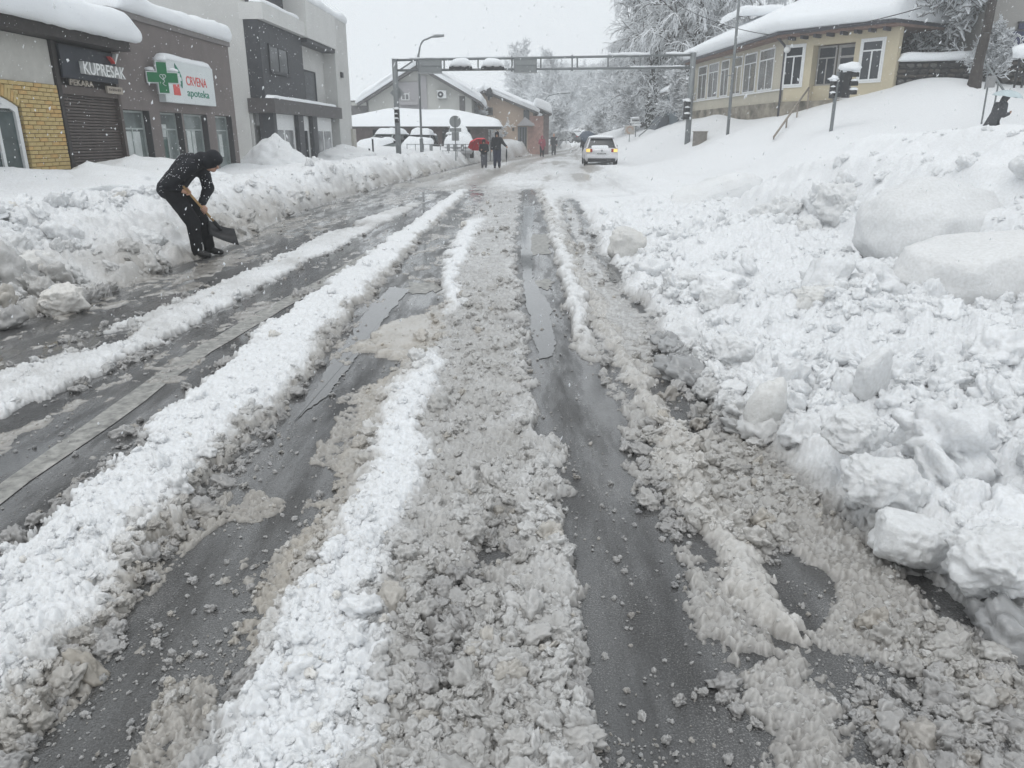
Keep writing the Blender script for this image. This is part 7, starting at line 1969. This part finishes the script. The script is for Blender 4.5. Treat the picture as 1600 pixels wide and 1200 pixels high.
block((70, 440), (.55, .45, .42), 22, 'grey snow boulder low in the left bank near the photo edge', .5, .15, (.1, -.1, .3), y=8.0, tone=(.78, .775, .76), dirt=.5)
block((100, 480), (.40, .34, .30), 23, 'brown stained snow boulder at the foot of the left bank', .4, .2, (.1, -.1, .9), z=.05, tone=(.76, .74, .71), dirt=.8)
block((230, 385), (.5, .4, .34), 24, 'snow boulder in the left bank left of the shovelling man', .4, .2, (.1, .1, .1), y=10.4, dirt=.4)
# heaps against the shop fronts
def heap(p, r, h, seed, label):
    v, f = ico(5); v = v[:, :]; v = np.array(v); v[:, 2] = np.maximum(v[:, 2], -.25)
    rr = np.linalg.norm(v[:, :2], axis=1)
    z = np.where(v[:, 2] > 0, (np.clip(1 - rr, 0, 1) ** .75), v[:, 2])
    v[:, 2] = z; nn = n3(v * 1.6, seed) * .8 + n3(v * 4, seed + 2) * .5 + n3(v * 10, seed + 3) * .3
    v = v * (1 + .45 * nn)[:, None] * np.array([r, r * .9, h])
    me = np_mesh('snow_heap', v, f)
    pt_attr(me, 'snowtone', np.tile(np.array([[.85, .865, .88, .1]]), (len(v), 1)) * (1 + .04 * nn[:, None]), 'FLOAT_COLOR')
    o = link('snow_heap', me, M_BLOCK); o.location = p
    return tag(o, label, 'snow heap', 'heaps shovelled against the shop fronts')
def front(u, v, back): s, _ = hit(u, 215); q = LF(s, back, 0); return (q.x, q.y)
a = front(398, 250, 0.7); heap((a[0], a[1], .55), 1.35, 1.05, 3, 'pointed snow heap between the pharmacy and the grey building')
a = front(505, 240, 0.9); heap((a[0], a[1], .60), 1.7, .75, 5, 'rounded snow heap in front of the white doors')
a = front(100, 262, 1.5); heap((a[0], a[1], .70), 2.0, .62, 8, 'broad snow heap under the yellow brick wall')
a = front(20, 262, 1.7); heap((a[0], a[1] - .5, .65), 1.9, .50, 9, 'snow heap under the arched window')
# ------------------------------------------------------------------ falling snow and the pale air
M_FLAKE, t_, p_ = bsdf('snowflake')
p_.inputs['Base Color'].default_value = (.9, .91, .92, 1); p_.inputs['Roughness'].default_value = .9
tr_ = t_.nodes.new('ShaderNodeBsdfTranslucent'); tr_.inputs['Color'].default_value = (.95, .96, .97, 1)
ms_ = t_.nodes.new('ShaderNodeMixShader'); ms_.inputs[0].default_value = .5
fn_ = N(t_, 'ShaderNodeTexNoise', Scale=400.0); fb_ = N(t_, 'ShaderNodeBump', Strength=.3, Distance=.002); t_.links.new(fn_.outputs['Fac'], fb_.inputs['Height']); t_.links.new(fb_.outputs[0], p_.inputs['Normal'])
t_.links.new(p_.outputs[0], ms_.inputs[1]); t_.links.new(tr_.outputs[0], ms_.inputs[2]); t_.links.new(ms_.outputs[0], t_.nodes['Material Output'].inputs['Surface'])
rs = np.random.RandomState(77)
n = 24000
y = 2.6 + 30 * rs.rand(n) ** 1.1
s = rs.uniform(-.95, .95, n); x = s * (y * .95 + .6)
z = rs.uniform(.15, 1, n) * (1.6 + y * .42)
size = powsize(n, .0022, .0075, rs, 2.3) * (0.75 + .012 * y)
keep = (np.abs(x) > .15) | (y > 2.5); x, y, z, size = x[keep], y[keep], z[keep], size[keep]; n = len(x)
tv = np.array([[0, 0, 1.7], [.9, 0, .1], [-.3, .85, -.1], [-.5, -.8, .15], [.15, .1, -1.6]]); tf = np.array([[0, 1, 2], [0, 2, 3], [0, 3, 1], [4, 2, 1], [4, 3, 2], [4, 1, 3]])
tilt = rs.normal(.35, .25, n)                            # driven a little to the left as it falls
V = tv[None] * (1 + .5 * rs.uniform(-1, 1, (n, 5, 1))) * size[:, None, None]
c_, s_ = np.cos(tilt), np.sin(tilt)
V = np.stack([V[..., 0] * c_[:, None] + V[..., 2] * s_[:, None], V[..., 1], -V[..., 0] * s_[:, None] + V[..., 2] * c_[:, None]], -1)
V = V + np.stack([x, y, z], -1)[:, None]
F = (np.arange(n)[:, None, None] * 5 + tf[None]).reshape(-1, 3)
o = link('falling_snow', np_mesh('falling_snow', V.reshape(-1, 3), F, False), M_FLAKE); o['kind'] = 'stuff'
HAZE = 0.0027
hb = MB().box(-190, 190, -14, 230, -1.4, 34).build('haze', None)
hm_ = bpy.data.materials.new('haze_air'); hm_.use_nodes = True; t = hm_.node_tree; t.nodes.clear()
ou = t.nodes.new('ShaderNodeOutputMaterial'); pv_ = t.nodes.new('ShaderNodeVolumePrincipled')
pv_.inputs['Color'].default_value = (0.95, 0.97, 0.98, 1); pv_.inputs['Density'].default_value = HAZE; pv_.inputs['Anisotropy'].default_value = 0.0
t.links.new(pv_.outputs[0], ou.inputs['Volume'])
hb.data.materials.append(hm_); hb['kind'] = 'stuff'
